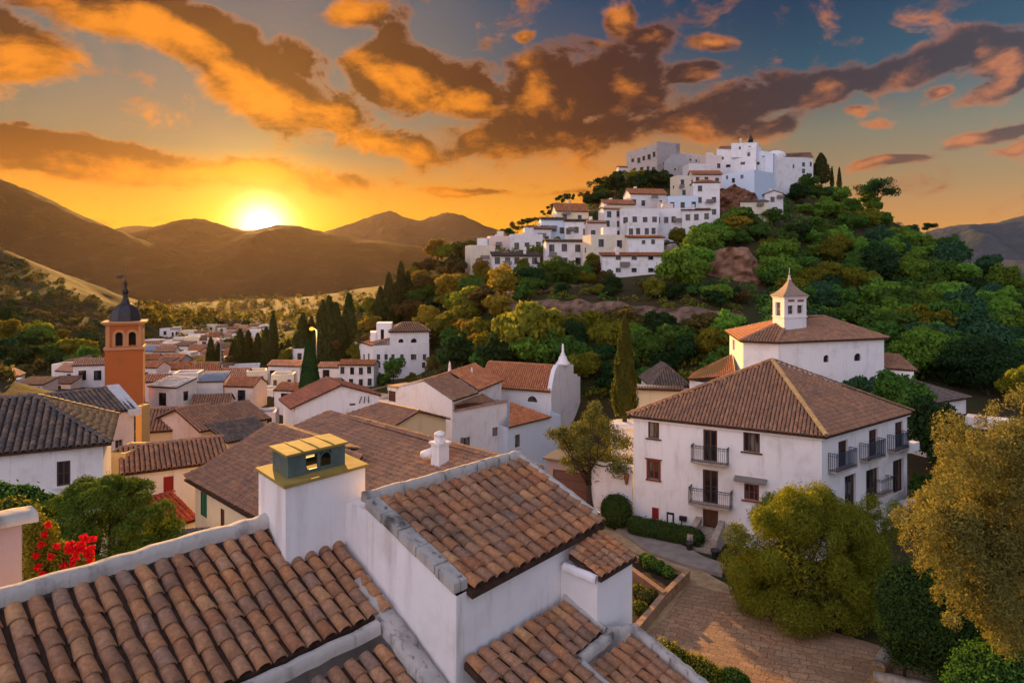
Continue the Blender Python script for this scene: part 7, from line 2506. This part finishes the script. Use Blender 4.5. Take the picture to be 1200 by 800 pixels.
n6 = scatter([(600, 346), (700, 344), (800, 348), (870, 352), (880, 362), (800, 358), (700, 350), (600, 352)],
             16, ['mid', 'dark', 'brown', 'yellow'], [3, 3, 1, 1], (1.2, 2.1), 'on the ledge above the terrace wall', 'bushes on the terrace ledge', .5)
n8 = scatter([(548, 306), (560, 318), (640, 322), (700, 330), (780, 330), (780, 338), (690, 338), (600, 334), (548, 322)],
             16, ['mid', 'tam', 'brown', 'dark'], [3, 3, 1, 2], (1.2, 2.0), 'along the foot of the upper town', 'bushes along the foot of the upper town', .5, (60, 420), False)
n7 = scatter([(0, 382), (60, 392), (110, 412), (105, 436), (40, 440), (0, 436)],
             20, ['dark', 'mid', 'tam'], [4, 2, 2], (2.0, 3.6), 'on the left hillside behind the orange tower', 'trees on the left hillside')
print('hill trees', n1, n2, n3, n4, n5, n6, n7)
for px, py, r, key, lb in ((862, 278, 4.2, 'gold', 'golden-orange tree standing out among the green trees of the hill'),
                           (800, 345, 4.0, 'green', 'broad green bush at the right corner of the six-window house'),
                           (840, 357, 2.6, 'green', 'green hedge-like bush above the rubble terrace wall'),
                           (700, 326, 2.2, 'brown', 'grey-brown bush against the left corner of the six-window house'),
                           (625, 424, 4.6, 'yellow', 'round yellow-lit tree standing behind the chapel roof'),  # golden light put into its yellow leaf colour
                           (920, 222, 4.0, 'dark', 'dark bush below the long nave of the hilltop church'),
                           (872, 222, 2.4, 'mid', 'small bush on the reddish rock outcrop'),
                           (935, 238, 4.4, 'dark', 'big dark tree on the slope below the hilltop church'),
                           (548, 305, 3.8, 'brown', 'rust-brown tree at the left tip of the upper town'),
                           (733, 395, 2.8, 'brown', 'brown bush in the middle of the rubble terrace wall')):
    p = hit(px, py)
    if p: hill_tree(p, r, key, '', None, label=lb)
# airy dark trees on the skyline
def airy(name, label, base, h, r, seed, mat=L_DARK, n=1500, group=None, flat_=.5, lobes=9, size=.22):
    rr = random.Random(seed)
    bl = [(rr.uniform(-1, 1) * r * .75, rr.uniform(-1, 1) * r * .75, rr.uniform(-.45, .45) * r * flat_, r * rr.uniform(.22, .42), r * rr.uniform(.22, .42), r * rr.uniform(.14, .25)) for _ in range(lobes)]
    return tree(name, label, 'tree', base, base + UP * (h - r * flat_ * .5), bl, n, size, mat, seed, r0=r * .055, aspect=.6, group=group, limbs=7, shell=.3)
p = hit(1029, 247) or D(1029, 247, 262)
airy('umbrella_pine', 'wide dark umbrella tree alone on the right skyline of the hill', p, 11.5, 8.5, 31, L_DARK, 4200, None, .62, 16, .34)
p = hit(1086, 278) or D(1086, 278, 262); airy('umbrella_pine', 'small flat-topped tree lower on the right skyline', p, 5, 3.6, 33, L_DARK, 1100, None, .5, 8, .26)
for i, (px, py, h, r) in enumerate([(606, 282, 5, 2.6), (617, 272, 5, 2.4), (641, 264, 4.6, 2.2), (648, 258, 6, 2.6), (658, 250, 6.5, 3.0), (668, 246, 6, 2.8), (684, 246, 6, 2.4), (700, 236, 8, 4.2), (712, 232, 7, 4.0), (628, 268, 4, 2.0), (594, 288, 4.5, 2.2), (1108, 292, 4, 2.2), (1130, 305, 4, 2.2)]):
    p = hit(px, py)
    if p is None: p = D(px, py, 250)
    airy('tree', 'open dark tree silhouetted on the skyline of the hill', p, h, r, 40 + i, L_DARK if i % 3 else L_BROWN, 800, 'open trees on the hill skyline', .6, 8, .24)

# undergrowth that fills the hill between the trees
def undergrowth(name, poly, n, size, mats, seed, hd=(60, 420), hgt=(.3, 1.3)):
    r = np.random.default_rng(seed)
    xs, ys = [p[0] for p in poly], [p[1] for p in poly]
    out = []
    cnt = 0
    while cnt < n:
        px, py = r.uniform(min(xs), max(xs)), r.uniform(min(ys), max(ys))
        if not inpoly((px, py), poly) or (rng.random() < .9 and any(inpoly((px, py), c) for c in CLEAR)):
            cnt += .2; continue
        p = hit(px, py, hd[0], hd[1], 3.0)
        cnt += 1
        if p is None: continue
        out.append((p.x, p.y, p.z, r.uniform(*hgt)))
    bl = [(x, y, z + s * .4, s * 1.2, s * 1.2, s * .9) for x, y, z, s in out]
    Q = leaf_quads(bl, len(bl) * 44, size, seed, .6, .5, .9, .3)
    mi = r.integers(0, len(mats), len(Q))
    # one kind per clump looks more natural than per leaf
    cl = np.floor(hashnoise(Q[:, 0, 0], Q[:, 0, 1], 9.0, seed) * .999 * len(mats) + len(mats) / 2).clip(0, len(mats) - 1)
    mi = np.where(r.random(len(Q)) < .7, cl, mi)
    o = bpy.data.objects.new(name, quads_mesh(name, Q, mats, mi=mi)); COL.objects.link(o)
    return tag(o, kind='stuff')
undergrowth('undergrowth', [(800, 350), (795, 285), (840, 258), (905, 235), (955, 218), (1000, 232), (1060, 258), (1130, 300), (1205, 345), (1215, 450), (1030, 450), (1000, 400), (900, 400), (870, 350)], 1300, .30, [L_MID, L_GREEN, L_DARK, L_BLUE], 3, hgt=(.5, 1.9))
undergrowth('undergrowth', [(405, 410), (440, 360), (480, 320), (520, 296), (560, 312), (640, 326), (800, 332), (870, 350), (880, 430), (740, 480), (560, 450), (420, 440)], 700, .24, [L_MID, L_TAMARISK, L_BROWN, L_DARK], 4, hgt=(.35, 1.2))
undergrowth('undergrowth', [(560, 312), (600, 280), (690, 240), (735, 205), (830, 220), (850, 260), (790, 300), (700, 330)], 300, .30, [L_MID, L_TAMARISK, L_DARK], 5, hgt=(.5, 1.5))
undergrowth('undergrowth', [(-40, 280), (0, 292), (60, 324), (110, 350), (160, 375), (230, 405), (180, 430), (110, 440), (0, 450), (-40, 440)], 900, .36, [L_DARK, L_BROWN, L_BROWN], 6, (80, 440), (.35, 1.25))
undergrowth('undergrowth', [(150, 372), (200, 352), (300, 345), (440, 342), (520, 342), (470, 362), (400, 374), (300, 384), (200, 392)], 420, .9, [L_BROWN, L_TAMARISK, L_DARK], 17, (220, 1100), (1.2, 4.0))
undergrowth('undergrowth', [(200, 400), (330, 372), (420, 362), (470, 350), (430, 400), (330, 410), (240, 412)], 110, .5, [L_BROWN, L_TAMARISK, L_DARK], 7, (120, 700), (.7, 2.4))

# ------------------------------------------------------------------ cypresses
def cypress_quads(seed, n, h, r, size, waist=.35):
    rg = np.random.default_rng(seed)
    t_ = rg.random(n) ** .85
    prof = np.where(t_ < .12, .62 + .38 * t_ / .12, np.clip((1 - (t_ - .12) / .88), 0, 1) ** .62)
    a = rg.uniform(0, 2 * np.pi, n)
    rag = 1 + .16 * np.sin(a * 5 + t_ * 23) + .10 * rg.normal(size=n)
    rad = r * prof * rag * (.72 + .28 * np.sqrt(rg.random(n)))
    C = np.stack([rad * np.cos(a), rad * np.sin(a), .04 * h + t_ * h * .96], 1)
    upv = np.stack([np.cos(a) * .28, np.sin(a) * .28, np.ones(n)], 1) + rg.normal(size=(n, 3)) * .22
    upv /= np.linalg.norm(upv, axis=1)[:, None]
    nr = np.stack([np.cos(a), np.sin(a), np.full(n, .25)], 1) + rg.normal(size=(n, 3)) * .45
    bt = np.cross(nr, upv); bt /= np.linalg.norm(bt, axis=1)[:, None]
    s = size * (.6 + .8 * rg.random(n))[:, None]
    return np.stack([C - upv * s, C - bt * s * .35, C + upv * s, C + bt * s * .35], 1)
CYM = [quads_mesh('foliage', cypress_quads(60 + i, 2600, 1.0, .13 + .015 * i, .035), [L_CYPRESS]) for i in range(3)]
def cypress(label, px, yt, yb, d, group=None, fat=1.0, k=0):
    b = D(px, yb, d); h = (yb - yt) * d / FPX
    o = thing('cypress', label, 'cypress tree', b, group)
    c = bpy.data.objects.new('foliage', CYM[k % 3]); COL.objects.link(c); c.parent = o
    c.scale = (h * fat, h * fat, h); c.rotation_euler = (0, 0, k * 1.3)
    mb = MB(); mb.tube([b - UP * 3, b + UP * h * .5], [h * .025, h * .012], 6); mb.build('trunk', BARK, o)
    return o
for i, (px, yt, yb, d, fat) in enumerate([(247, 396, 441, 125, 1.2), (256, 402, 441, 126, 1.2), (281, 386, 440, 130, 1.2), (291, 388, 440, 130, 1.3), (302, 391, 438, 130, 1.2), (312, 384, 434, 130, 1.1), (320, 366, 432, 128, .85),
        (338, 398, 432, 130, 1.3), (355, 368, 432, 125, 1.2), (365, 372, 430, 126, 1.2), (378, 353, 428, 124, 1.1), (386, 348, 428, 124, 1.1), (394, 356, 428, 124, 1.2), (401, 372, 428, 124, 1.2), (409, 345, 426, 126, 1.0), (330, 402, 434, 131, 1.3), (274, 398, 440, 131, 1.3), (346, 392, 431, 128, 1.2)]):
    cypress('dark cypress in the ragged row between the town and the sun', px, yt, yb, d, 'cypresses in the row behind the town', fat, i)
for i, (px, yt, yb, fat) in enumerate([(456, 320, 378, 1.3), (470, 307, 362, 1.1), (446, 336, 384, 1.3), (463, 332, 380, 1.3), (478, 318, 356, 1.2)]):
    p = hit(px, yb, 120, 300)
    cypress('tall dark cypress on the sunlit spur above the mansion', px, yt, yb, p.y if p else 155, 'cypresses on the left spur', fat, i)
for px, yt, yb, fat, lb in ((962, 180, 216, 1.9, 'broad conical cypress right of the hilltop church'), (975, 195, 220, .7, 'slim cypress on the hilltop, left of two'), (983.5, 196, 221, .7, 'slim cypress on the hilltop, right of two')):
    cypress(lb, px, yt, yb, 259, None, fat, int(px))
# the tall cypress by the manor, and the clipped cone on the red-brown roof
b = D(732, 492, 55); h = (492 - 372) * 55 / FPX
o = thing('cypress', 'tall slim cypress with a golden sunlit edge beside the manor', 'cypress tree', b)
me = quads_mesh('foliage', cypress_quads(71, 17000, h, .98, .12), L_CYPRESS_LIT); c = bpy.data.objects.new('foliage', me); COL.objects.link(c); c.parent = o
mb = MB(); mb.tube([b - UP * 1.5, b + UP * h * .5], [.22, .1], 8); mb.build('trunk', BARK, o)
b = D(363, 458, 72); h = (458 - 398) * 72 / FPX
o = thing('clipped_cypress', 'dense clipped cone-shaped cypress rising behind the red-brown roof', 'cypress tree', b)
rg = np.random.default_rng(5); n = 9000
t_ = rg.random(n); a = rg.uniform(0, 2 * np.pi, n); rad = (1.0 - .72 * t_ ** 1.1) * 1.12 * (1 + .03 * rg.normal(size=n)) * np.where(t_ > .95, (1 - t_) / .05 * .8 + .2, 1)
C = np.stack([rad * np.cos(a), rad * np.sin(a), t_ * h], 1)
nr = np.stack([np.cos(a), np.sin(a), np.full(n, .3)], 1) + rg.normal(size=(n, 3)) * .35
tg = np.cross(nr, rg.normal(size=(n, 3))); tg /= np.linalg.norm(tg, axis=1)[:, None]; bt = np.cross(nr, tg); bt /= np.linalg.norm(bt, axis=1)[:, None]
Q = np.stack([C - tg * .13, C - bt * .08, C + tg * .13, C + bt * .08], 1)
me = quads_mesh('foliage', Q, L_DARK); c = bpy.data.objects.new('foliage', me); COL.objects.link(c); c.parent = o
mb = MB(); mb.tube([b - UP * 6, b + UP * h * .6], [.25, .1], 8); mb.build('trunk', BARK, o)

# ------------------------------------------------------------------ garden trees and shrubs close by
def V(*a): return Vector(a)
# feathery bush on the square
rr = random.Random(4)
cb = V(14.5, 33.4, -13.7)
bl = [(0, 0, -.6, 2.4, 1.9, 1.9)]
for i in range(70):
    a = rr.uniform(0, 6.28); e = rr.uniform(-.6, 1.45)
    q = rr.uniform(.72, 1.0)
    x, y, z = math.cos(a) * math.cos(e) * 3.45 * q, math.sin(a) * math.cos(e) * 2.7 * q, math.sin(e) * 2.75 * q
    s = rr.uniform(.42, .85)
    bl.append((x, y, z, s, s, s * rr.uniform(.9, 1.4)))
for px, py in ((920, 590), (945, 600), (975, 598), (1010, 602), (1040, 608), (895, 606), (1035, 584), (925, 578), (868, 630), (860, 660)):
    p = D(px, py + 8, 33) - cb
    for k in range(2): bl.append((p.x + rr.uniform(-.3, .3), p.y + rr.uniform(-.8, .8), p.z + rr.uniform(-.3, .2), .52, .5, .68))
for k in range(26):
    a = k / 26 * 6.28; s_ = rr.uniform(.55, .95)
    bl.append((math.cos(a) * 3.1 * rr.uniform(.8, 1.05), math.sin(a) * 2.5 * rr.uniform(.8, 1.05), -2.1 + rr.uniform(-.3, .6), s_, s_, s_ * .9))
tree('tamarisk_bush', 'huge feathery yellow-green bush on the square in front of the manor', 'bush', V(14.5, 33.4, PZ), cb, bl, 125000, .105, L_TAMARISK, 41, r0=.22, aspect=.17, limbs=10, shell=.5, outward=.75, up=.25, floor=-2.75)
# olive
rr = random.Random(9)
co = D(1165, 590, 21.8)
bl = [(.3, 0, -.3, 1.5, 1.5, 2.0)]
for (px, py, n_, sp) in ((1170, 560, 16, 46), (1130, 590, 14, 40), (1100, 600, 10, 30), (1150, 650, 14, 44), (1185, 525, 14, 34), (1140, 540, 10, 30), (1110, 625, 14, 30), (1195, 690, 10, 40), (1110, 650, 12, 28), (1140, 690, 16, 34), (1172, 715, 16, 30), (1190, 650, 14, 30), (1185, 745, 10, 26), (1160, 610, 12, 34), (1230, 560, 16, 50), (1215, 500, 8, 30)):
    for k in range(n_):
        p = D(px + rr.gauss(0, sp * .5), py + rr.gauss(0, sp * .6), 21.8 + rr.uniform(-1.9, 1.7)) - co
        s_ = rr.uniform(.28, .62); bl.append((p.x, p.y, p.z, s_, s_, s_ * rr.uniform(.7, 1.2)))
for px, py in ((1128, 500), (1150, 490), (1168, 474), (1184, 462), (1197, 455), (1140, 512), (1112, 530), (1100, 545), (1085, 575), (1068, 590), (1060, 612), (1056, 600), (1064, 628), (1080, 655), (1100, 690), (1118, 700), (1150, 725), (1160, 742)):
    p = D(px + rr.uniform(-4, 4), py + 6, 21.8 + rr.uniform(-1, 1)) - co; bl.append((p.x, p.y, p.z, .24, .24, .36))
tree('olive_tree', 'big golden-leaved olive tree filling the right edge of the photo', 'olive tree', V(16.9, 21.5, PZ), co, bl, 125000, .056, L_OLIVE, 43, r0=.26, aspect=.36, limbs=22, shell=.2, outward=.4)
# clipped rounded topiary
def topiary(name, label, blobs, n, size, mat, seed, base, cat='shrub', aspect=.5, stem=True, shell=.86, outward=1.0):
    o = thing(name, label, cat, base)
    Q = leaf_quads(blobs, n, size, seed, aspect, shell, outward, .1)
    Q = Q - np.array(base)[None, None]
    c = bpy.data.objects.new('foliage', quads_mesh('foliage', Q, mat)); COL.objects.link(c); c.parent = o
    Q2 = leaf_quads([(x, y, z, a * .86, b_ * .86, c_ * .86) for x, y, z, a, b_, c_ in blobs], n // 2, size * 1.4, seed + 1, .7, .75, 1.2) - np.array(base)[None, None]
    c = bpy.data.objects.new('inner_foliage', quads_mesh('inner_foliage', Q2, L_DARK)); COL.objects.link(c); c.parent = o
    if stem:
        mb = MB()
        for x, y, z, a, b_, c_ in blobs[:3]: mb.tube([(x, y, base[2] - .3), (x, y, z)], [.09, .05], 6)
        mb.build('stem', BARK, o)
    return o
q1, q2 = D(1060, 712, 27.5), D(1104, 716, 27)
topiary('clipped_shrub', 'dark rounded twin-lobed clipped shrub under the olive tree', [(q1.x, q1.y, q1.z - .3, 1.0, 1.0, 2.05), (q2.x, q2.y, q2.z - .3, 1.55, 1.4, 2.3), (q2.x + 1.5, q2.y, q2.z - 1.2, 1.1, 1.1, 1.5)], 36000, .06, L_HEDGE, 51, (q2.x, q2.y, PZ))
q = D(1182, 792, 21)
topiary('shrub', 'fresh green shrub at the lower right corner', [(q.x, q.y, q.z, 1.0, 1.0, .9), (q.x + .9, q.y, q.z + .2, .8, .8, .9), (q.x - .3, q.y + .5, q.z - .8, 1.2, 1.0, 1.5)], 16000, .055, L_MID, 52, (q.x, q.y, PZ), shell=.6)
for i, (px, py, r, lb) in enumerate([(778, 772, .95, 'yellow-green low bush at the bottom edge, left of three'), (815, 788, .9, 'yellow-green low bush at the bottom edge, middle of three'), (858, 796, .62, 'small dark green bush at the bottom edge, right of three'), (752, 768, .8, 'yellow-green low bush tucked against the tiled coping at the bottom edge')]):
    q = D(px, py, 27)
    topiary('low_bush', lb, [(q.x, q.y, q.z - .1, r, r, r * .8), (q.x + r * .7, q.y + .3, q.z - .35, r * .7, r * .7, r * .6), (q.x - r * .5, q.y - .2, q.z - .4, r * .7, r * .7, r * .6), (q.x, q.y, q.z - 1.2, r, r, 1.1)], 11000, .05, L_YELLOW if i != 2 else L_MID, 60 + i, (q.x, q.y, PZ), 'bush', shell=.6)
# hedge and ball by the manor
hq = [fA.at(fA.pix(744, 600, 1.5)[0], PZ, 1.5), fA.at(fA.pix(816, 600, 1.6)[0], PZ, 1.6)]
bl = []
for k in range(22):
    p = lerp(hq[0], hq[1], k / 21); bl.append((p.x, p.y, PZ + .55, .50, .55, .58 + rng.uniform(-.05, .05)))
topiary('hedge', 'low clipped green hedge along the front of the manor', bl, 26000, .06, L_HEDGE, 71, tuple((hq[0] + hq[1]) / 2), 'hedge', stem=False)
q = G(722, 617, PZ)
topiary('ball_shrub', 'round clipped green ball bush at the left end of the hedge', [(q.x, q.y, PZ + 1.0, .98, .98, 1.05)], 11000, .06, L_HEDGE, 72, (q.x, q.y, PZ))
# plants in the planter
for i, (px, py, r) in enumerate([(762, 672, .45), (772, 678, .4), (783, 683, .35), (756, 668, .35)]):
    q = G(px, py, PZ); topiary('planter_plant', 'small leafy plant in the upper bed of the stone planter', [(q.x, q.y, PZ + .62, r, r, r * .9)], 1500, .06, L_MID if i % 2 else L_GREEN, 75 + i, (q.x, q.y, PZ + .28), 'plant', shell=.4)['group'] = 'plants in the upper bed of the planter'
for i, (px, py, r) in enumerate([(748, 705, .4), (757, 712, .45), (750, 725, .4), (764, 708, .3)]):
    q = G(px, py, PZ); topiary('planter_plant', 'dry olive-coloured plant in the lower bed of the stone planter', [(q.x, q.y, PZ + .55, r, r, r * .7)], 1300, .05, L_BROWN if i % 2 else L_TAMARISK, 85 + i, (q.x, q.y, PZ + .28), 'plant', shell=.4)['group'] = 'plants in the lower bed of the planter'
# street tree
rr = random.Random(12)
cs2 = D(690, 530, 47)
bl = []
for px, py, r in ((655, 510, .55), (665, 520, .7), (680, 505, .8), (692, 490, .6), (697, 478, .5), (705, 500, .8), (720, 515, .75), (732, 520, .6), (715, 540, .9), (695, 535, .9), (675, 540, .7), (700, 555, .7), (725, 548, .7), (660, 505, .4), (646, 508, .4), (737, 540, .5), (684, 522, .7), (662, 540, .35), (670, 552, .3)):
    p = D(px, py, 47 + rr.uniform(-1.6, 1.6)) - cs2; bl.append((p.x, p.y, p.z, r * 1.25, r * 1.25, r * 1.05))
tree('street_tree', 'thin-crowned street tree with yellow tip between chapel and manor', 'tree', G(692, 606, PZ), cs2, bl, 13000, .085, leafmat('street_tree_leaves', (.055, .075, .022), (.19, .185, .05), .4), 44, r0=.24, aspect=.45, limbs=18, shell=.02)
# pine at lower left
rr = random.Random(15)
cpn = D(118, 612, 23.5)
bl = [(0, 0, -.4, 1.3, 1.1, .7)]
for i in range(74):
    a = rr.uniform(0, 6.28); e = rr.uniform(-.5, 1.5); q = rr.uniform(.80, 1.02); s = rr.uniform(.26, .48)
    bl.append((math.cos(a) * math.cos(e) * 2.35 * q, math.sin(a) * math.cos(e) * 1.9 * q, math.sin(e) * 1.45 * q - .2, s, s, s * .8))
for px, py in ((40, 602), (55, 620), (190, 600), (198, 630), (205, 645), (180, 660), (150, 670), (110, 668)):
    p = D(px, py, 23.5) - cpn; bl.append((p.x, p.y, p.z, .45, .45, .4))
tree('pine_tree', 'dense round-topped green pine in front of the left houses', 'pine tree', V(cpn.x, cpn.y, PZ), cpn, bl, 70000, .07, L_PINE, 45, r0=.2, aspect=.22, limbs=10, shell=.7, outward=1.1, up=.5)
# bougainvillea and the yellow bush behind the pillar
q = D(72, 650, 14.6)
o = thing('bougainvillea', 'flowering bougainvillea with a crimson cluster beside the pine', 'flowering shrub', (q.x, q.y, PZ))
bl = [(q.x + dx, q.y + dy, q.z + dz, r, r, r) for dx, dy, dz, r in ((-.62, 0, .62, .3), (-.45, 0, .5, .3), (-.6, 0, .25, .3), (-.55, 0, -.3, .35), (-.35, 0, .35, .28), (-.2, .1, -.05, .3), (0, 0, .05, .28), (-.3, 0, -.4, .32), (.05, 0, -.35, .3), (.3, .1, -.15, .28), (.35, 0, -.4, .25), (-.5, 0, .0, .25), (.55, 0, -.3, .2))]
Q = leaf_quads(bl, 11000, .032, 91, .55, .2) - np.array((q.x, q.y, PZ)); c = bpy.data.objects.new('foliage', quads_mesh('foliage', Q, L_YELLOW)); COL.objects.link(c); c.parent = o
fl = [D(95, 640, 14.4), D(88, 648, 14.4), D(102, 633, 14.4), D(103, 645, 14.4), D(80, 640, 14.4)]
bl = [(p.x + rng.gauss(0, .06), p.y, p.z + rng.gauss(0, .04), rng.uniform(.05, .11), .09, rng.uniform(.04, .08)) for p in fl for _ in range(4)] + [(p.x, p.y, p.z, .07, .07, .07) for p in (D(42, 650, 14.3), D(52, 626, 14.3), D(60, 652, 14.3), D(75, 662, 14.3), D(48, 638, 14.3), D(57, 615, 14.3), D(106, 655, 14.3), D(44, 664, 14.3), D(66, 640, 14.3), D(84, 660, 14.3), D(50, 672, 14.3))]
Q = leaf_quads(bl, 2600, .030, 92, .75, .05) - np.array((q.x, q.y, PZ)); c = bpy.data.objects.new('blossom', quads_mesh('blossom', Q, L_RED)); COL.objects.link(c); c.parent = o
mb = MB()
for k in range(5): mb.tube([(q.x, q.y, PZ - .3), (q.x + .1 * k - .2, q.y, (PZ + q.z) / 2), (q.x - .4 + .22 * k, q.y, q.z + .2 - .1 * k)], [.07, .05, .02], 6)
mb.build('stem', BARK, o)
q = D(14, 602, 16.5)
topiary('yellow_bush', 'yellow-flecked bush peeping over the pillar at the left edge', [(q.x, q.y, q.z, .5, .5, .42), (q.x + .35, q.y, q.z - .2, .35, .35, .4), (q.x - .5, q.y, q.z - .1, .5, .5, .4), (q.x, q.y, q.z - .8, .6, .6, .8)], 6000, .045, L_YELLOW, 93, (q.x, q.y, PZ), 'bush', shell=.4)
q = D(24, 585, 24)
topiary('bush', 'dark green shrub between the pillar bush and the left house', [(q.x, q.y, q.z, .7, .7, .5), (q.x + .8, q.y, q.z - .3, .6, .6, .5), (q.x - 1, q.y, q.z, .8, .8, .6), (q.x, q.y, q.z - 1.4, 1.2, .9, 1.4)], 6000, .07, L_MID, 94, (q.x, q.y, PZ), 'bush', shell=.5)
# trees right of the manor and church
def blob_tree(label, px, py, rpx, d, key, n, lsize, seed, mat, flat_=.85, lobes=22, name='tree', zb=PZ + 1, cat='tree'):
    c_ = D(px, py, d); r = rpx * d / FPX
    bl = clump_blobs(seed, r, lobes, 0, r * flat_, (.24, .40))
    return tree(name, label, cat, V(c_.x, c_.y, zb), c_, bl, n, lsize, mat, seed, r0=r * .07, aspect=.55, limbs=9, shell=.6, outward=1.0)
blob_tree('bright green round tree right of the church', 1071, 416, 33, 82, 0, 9000, .20, 201, L_GREEN)
blob_tree('dark flat-topped pine at the right edge above the olive', 1158, 436, 52, 76, 0, 12000, .20, 202, L_DARK, .62, name='pine_tree')
blob_tree('dark leafy tree against the right end of the church', 1050, 478, 36, 60, 0, 9000, .17, 203, L_MID, 1.0)
blob_tree('dark tree behind the right corner of the manor', 1092, 510, 36, 57, 0, 9000, .17, 204, L_DARK, 1.1)
blob_tree('small blue-green shrub before the round church window', 1008, 458, 17, 58, 0, 3500, .14, 205, L_BLUE, 1.0)
blob_tree('dark shrub in the gap between manor and olive', 1085, 585, 22, 45, 0, 5000, .14, 206, L_MID, 1.3)
blob_tree('shaded tree behind the terrace parapet', 1120, 545, 30, 42, 0, 7000, .13, 207, L_DARK, 1.2)
blob_tree('light green tree right of the dark pine at the right edge', 1198, 452, 26, 62, 0, 5000, .16, 208, L_TAMARISK)
# shrubs by the mansion and the reed hedge
for i, (px, py, rp, key, lb) in enumerate([(461, 434, 13, L_MID, 'young green tree before the white mansion'), (447, 446, 9, L_MID, 'round green bush left of the young tree at the mansion'), (484, 446, 9, L_TAMARISK, 'olive bush right of the young tree at the mansion'),
                                     (497, 448, 8, L_YELLOW, 'yellowish bush at the right corner of the mansion'), (512, 428, 16, L_BROWN, 'brown thicket right of the mansion'), (533, 432, 18, L_MID, 'green thicket between mansion and chapel roof'), (536, 447, 8, L_GOLD, 'small golden bush above the white gable')]):
    blob_tree(lb, px, py, rp, 108, 0, 2600, .17, 220 + i, key, 1.15 if i == 0 else .8, 12, 'bush' if i else 'tree', D(px, py + rp * 1.2, 108).z, 'bush' if i else 'tree')
rg = np.random.default_rng(8); n = 4200
c0_, c1__ = D(193, 441, 128), D(241, 440, 130)
tt = rg.random(n); C = np.array(c0_)[None] + (np.array(c1__) - np.array(c0_))[None] * tt[:, None] + np.stack([rg.normal(size=n) * .3, rg.normal(size=n) * .9, rg.random(n) * 2.7 * (.8 + .3 * np.sin(tt * 9))], 1)
upv = np.stack([rg.normal(size=n) * .25, rg.normal(size=n) * .25, np.ones(n)], 1); bt = np.cross(upv, rg.normal(size=(n, 3))); bt /= np.linalg.norm(bt, axis=1)[:, None]
Q = np.stack([C - upv * .45, C - bt * .11, C + upv * .5, C + bt * .11], 1)
o = thing('reed_hedge', 'yellow-green reed hedge in front of the upper row of the town', 'hedge', (c0_ + c1__) / 2)
c = bpy.data.objects.new('foliage', quads_mesh('foliage', Q - np.array((c0_ + c1__) / 2), L_YELLOW)); COL.objects.link(c); c.parent = o
for i, (px, py, rp, mt) in enumerate([(270, 425, 9, L_BROWN), (338, 418, 10, L_TAMARISK), (412, 412, 9, L_TAMARISK), (425, 400, 10, L_BROWN), (395, 405, 8, L_BROWN), (175, 462, 8, L_MID), (268, 470, 5, L_MID), (420, 420, 8, L_YELLOW)]):
    blob_tree('bushy town-side tree among the cypresses and small houses', px, py, rp, 122 if py < 440 else 90, 0, 1500, .2, 240 + i, mt, .9, 10, 'bush', D(px, py + rp, 122 if py < 440 else 90).z, 'bush')['group'] = 'bushes around the valley town'
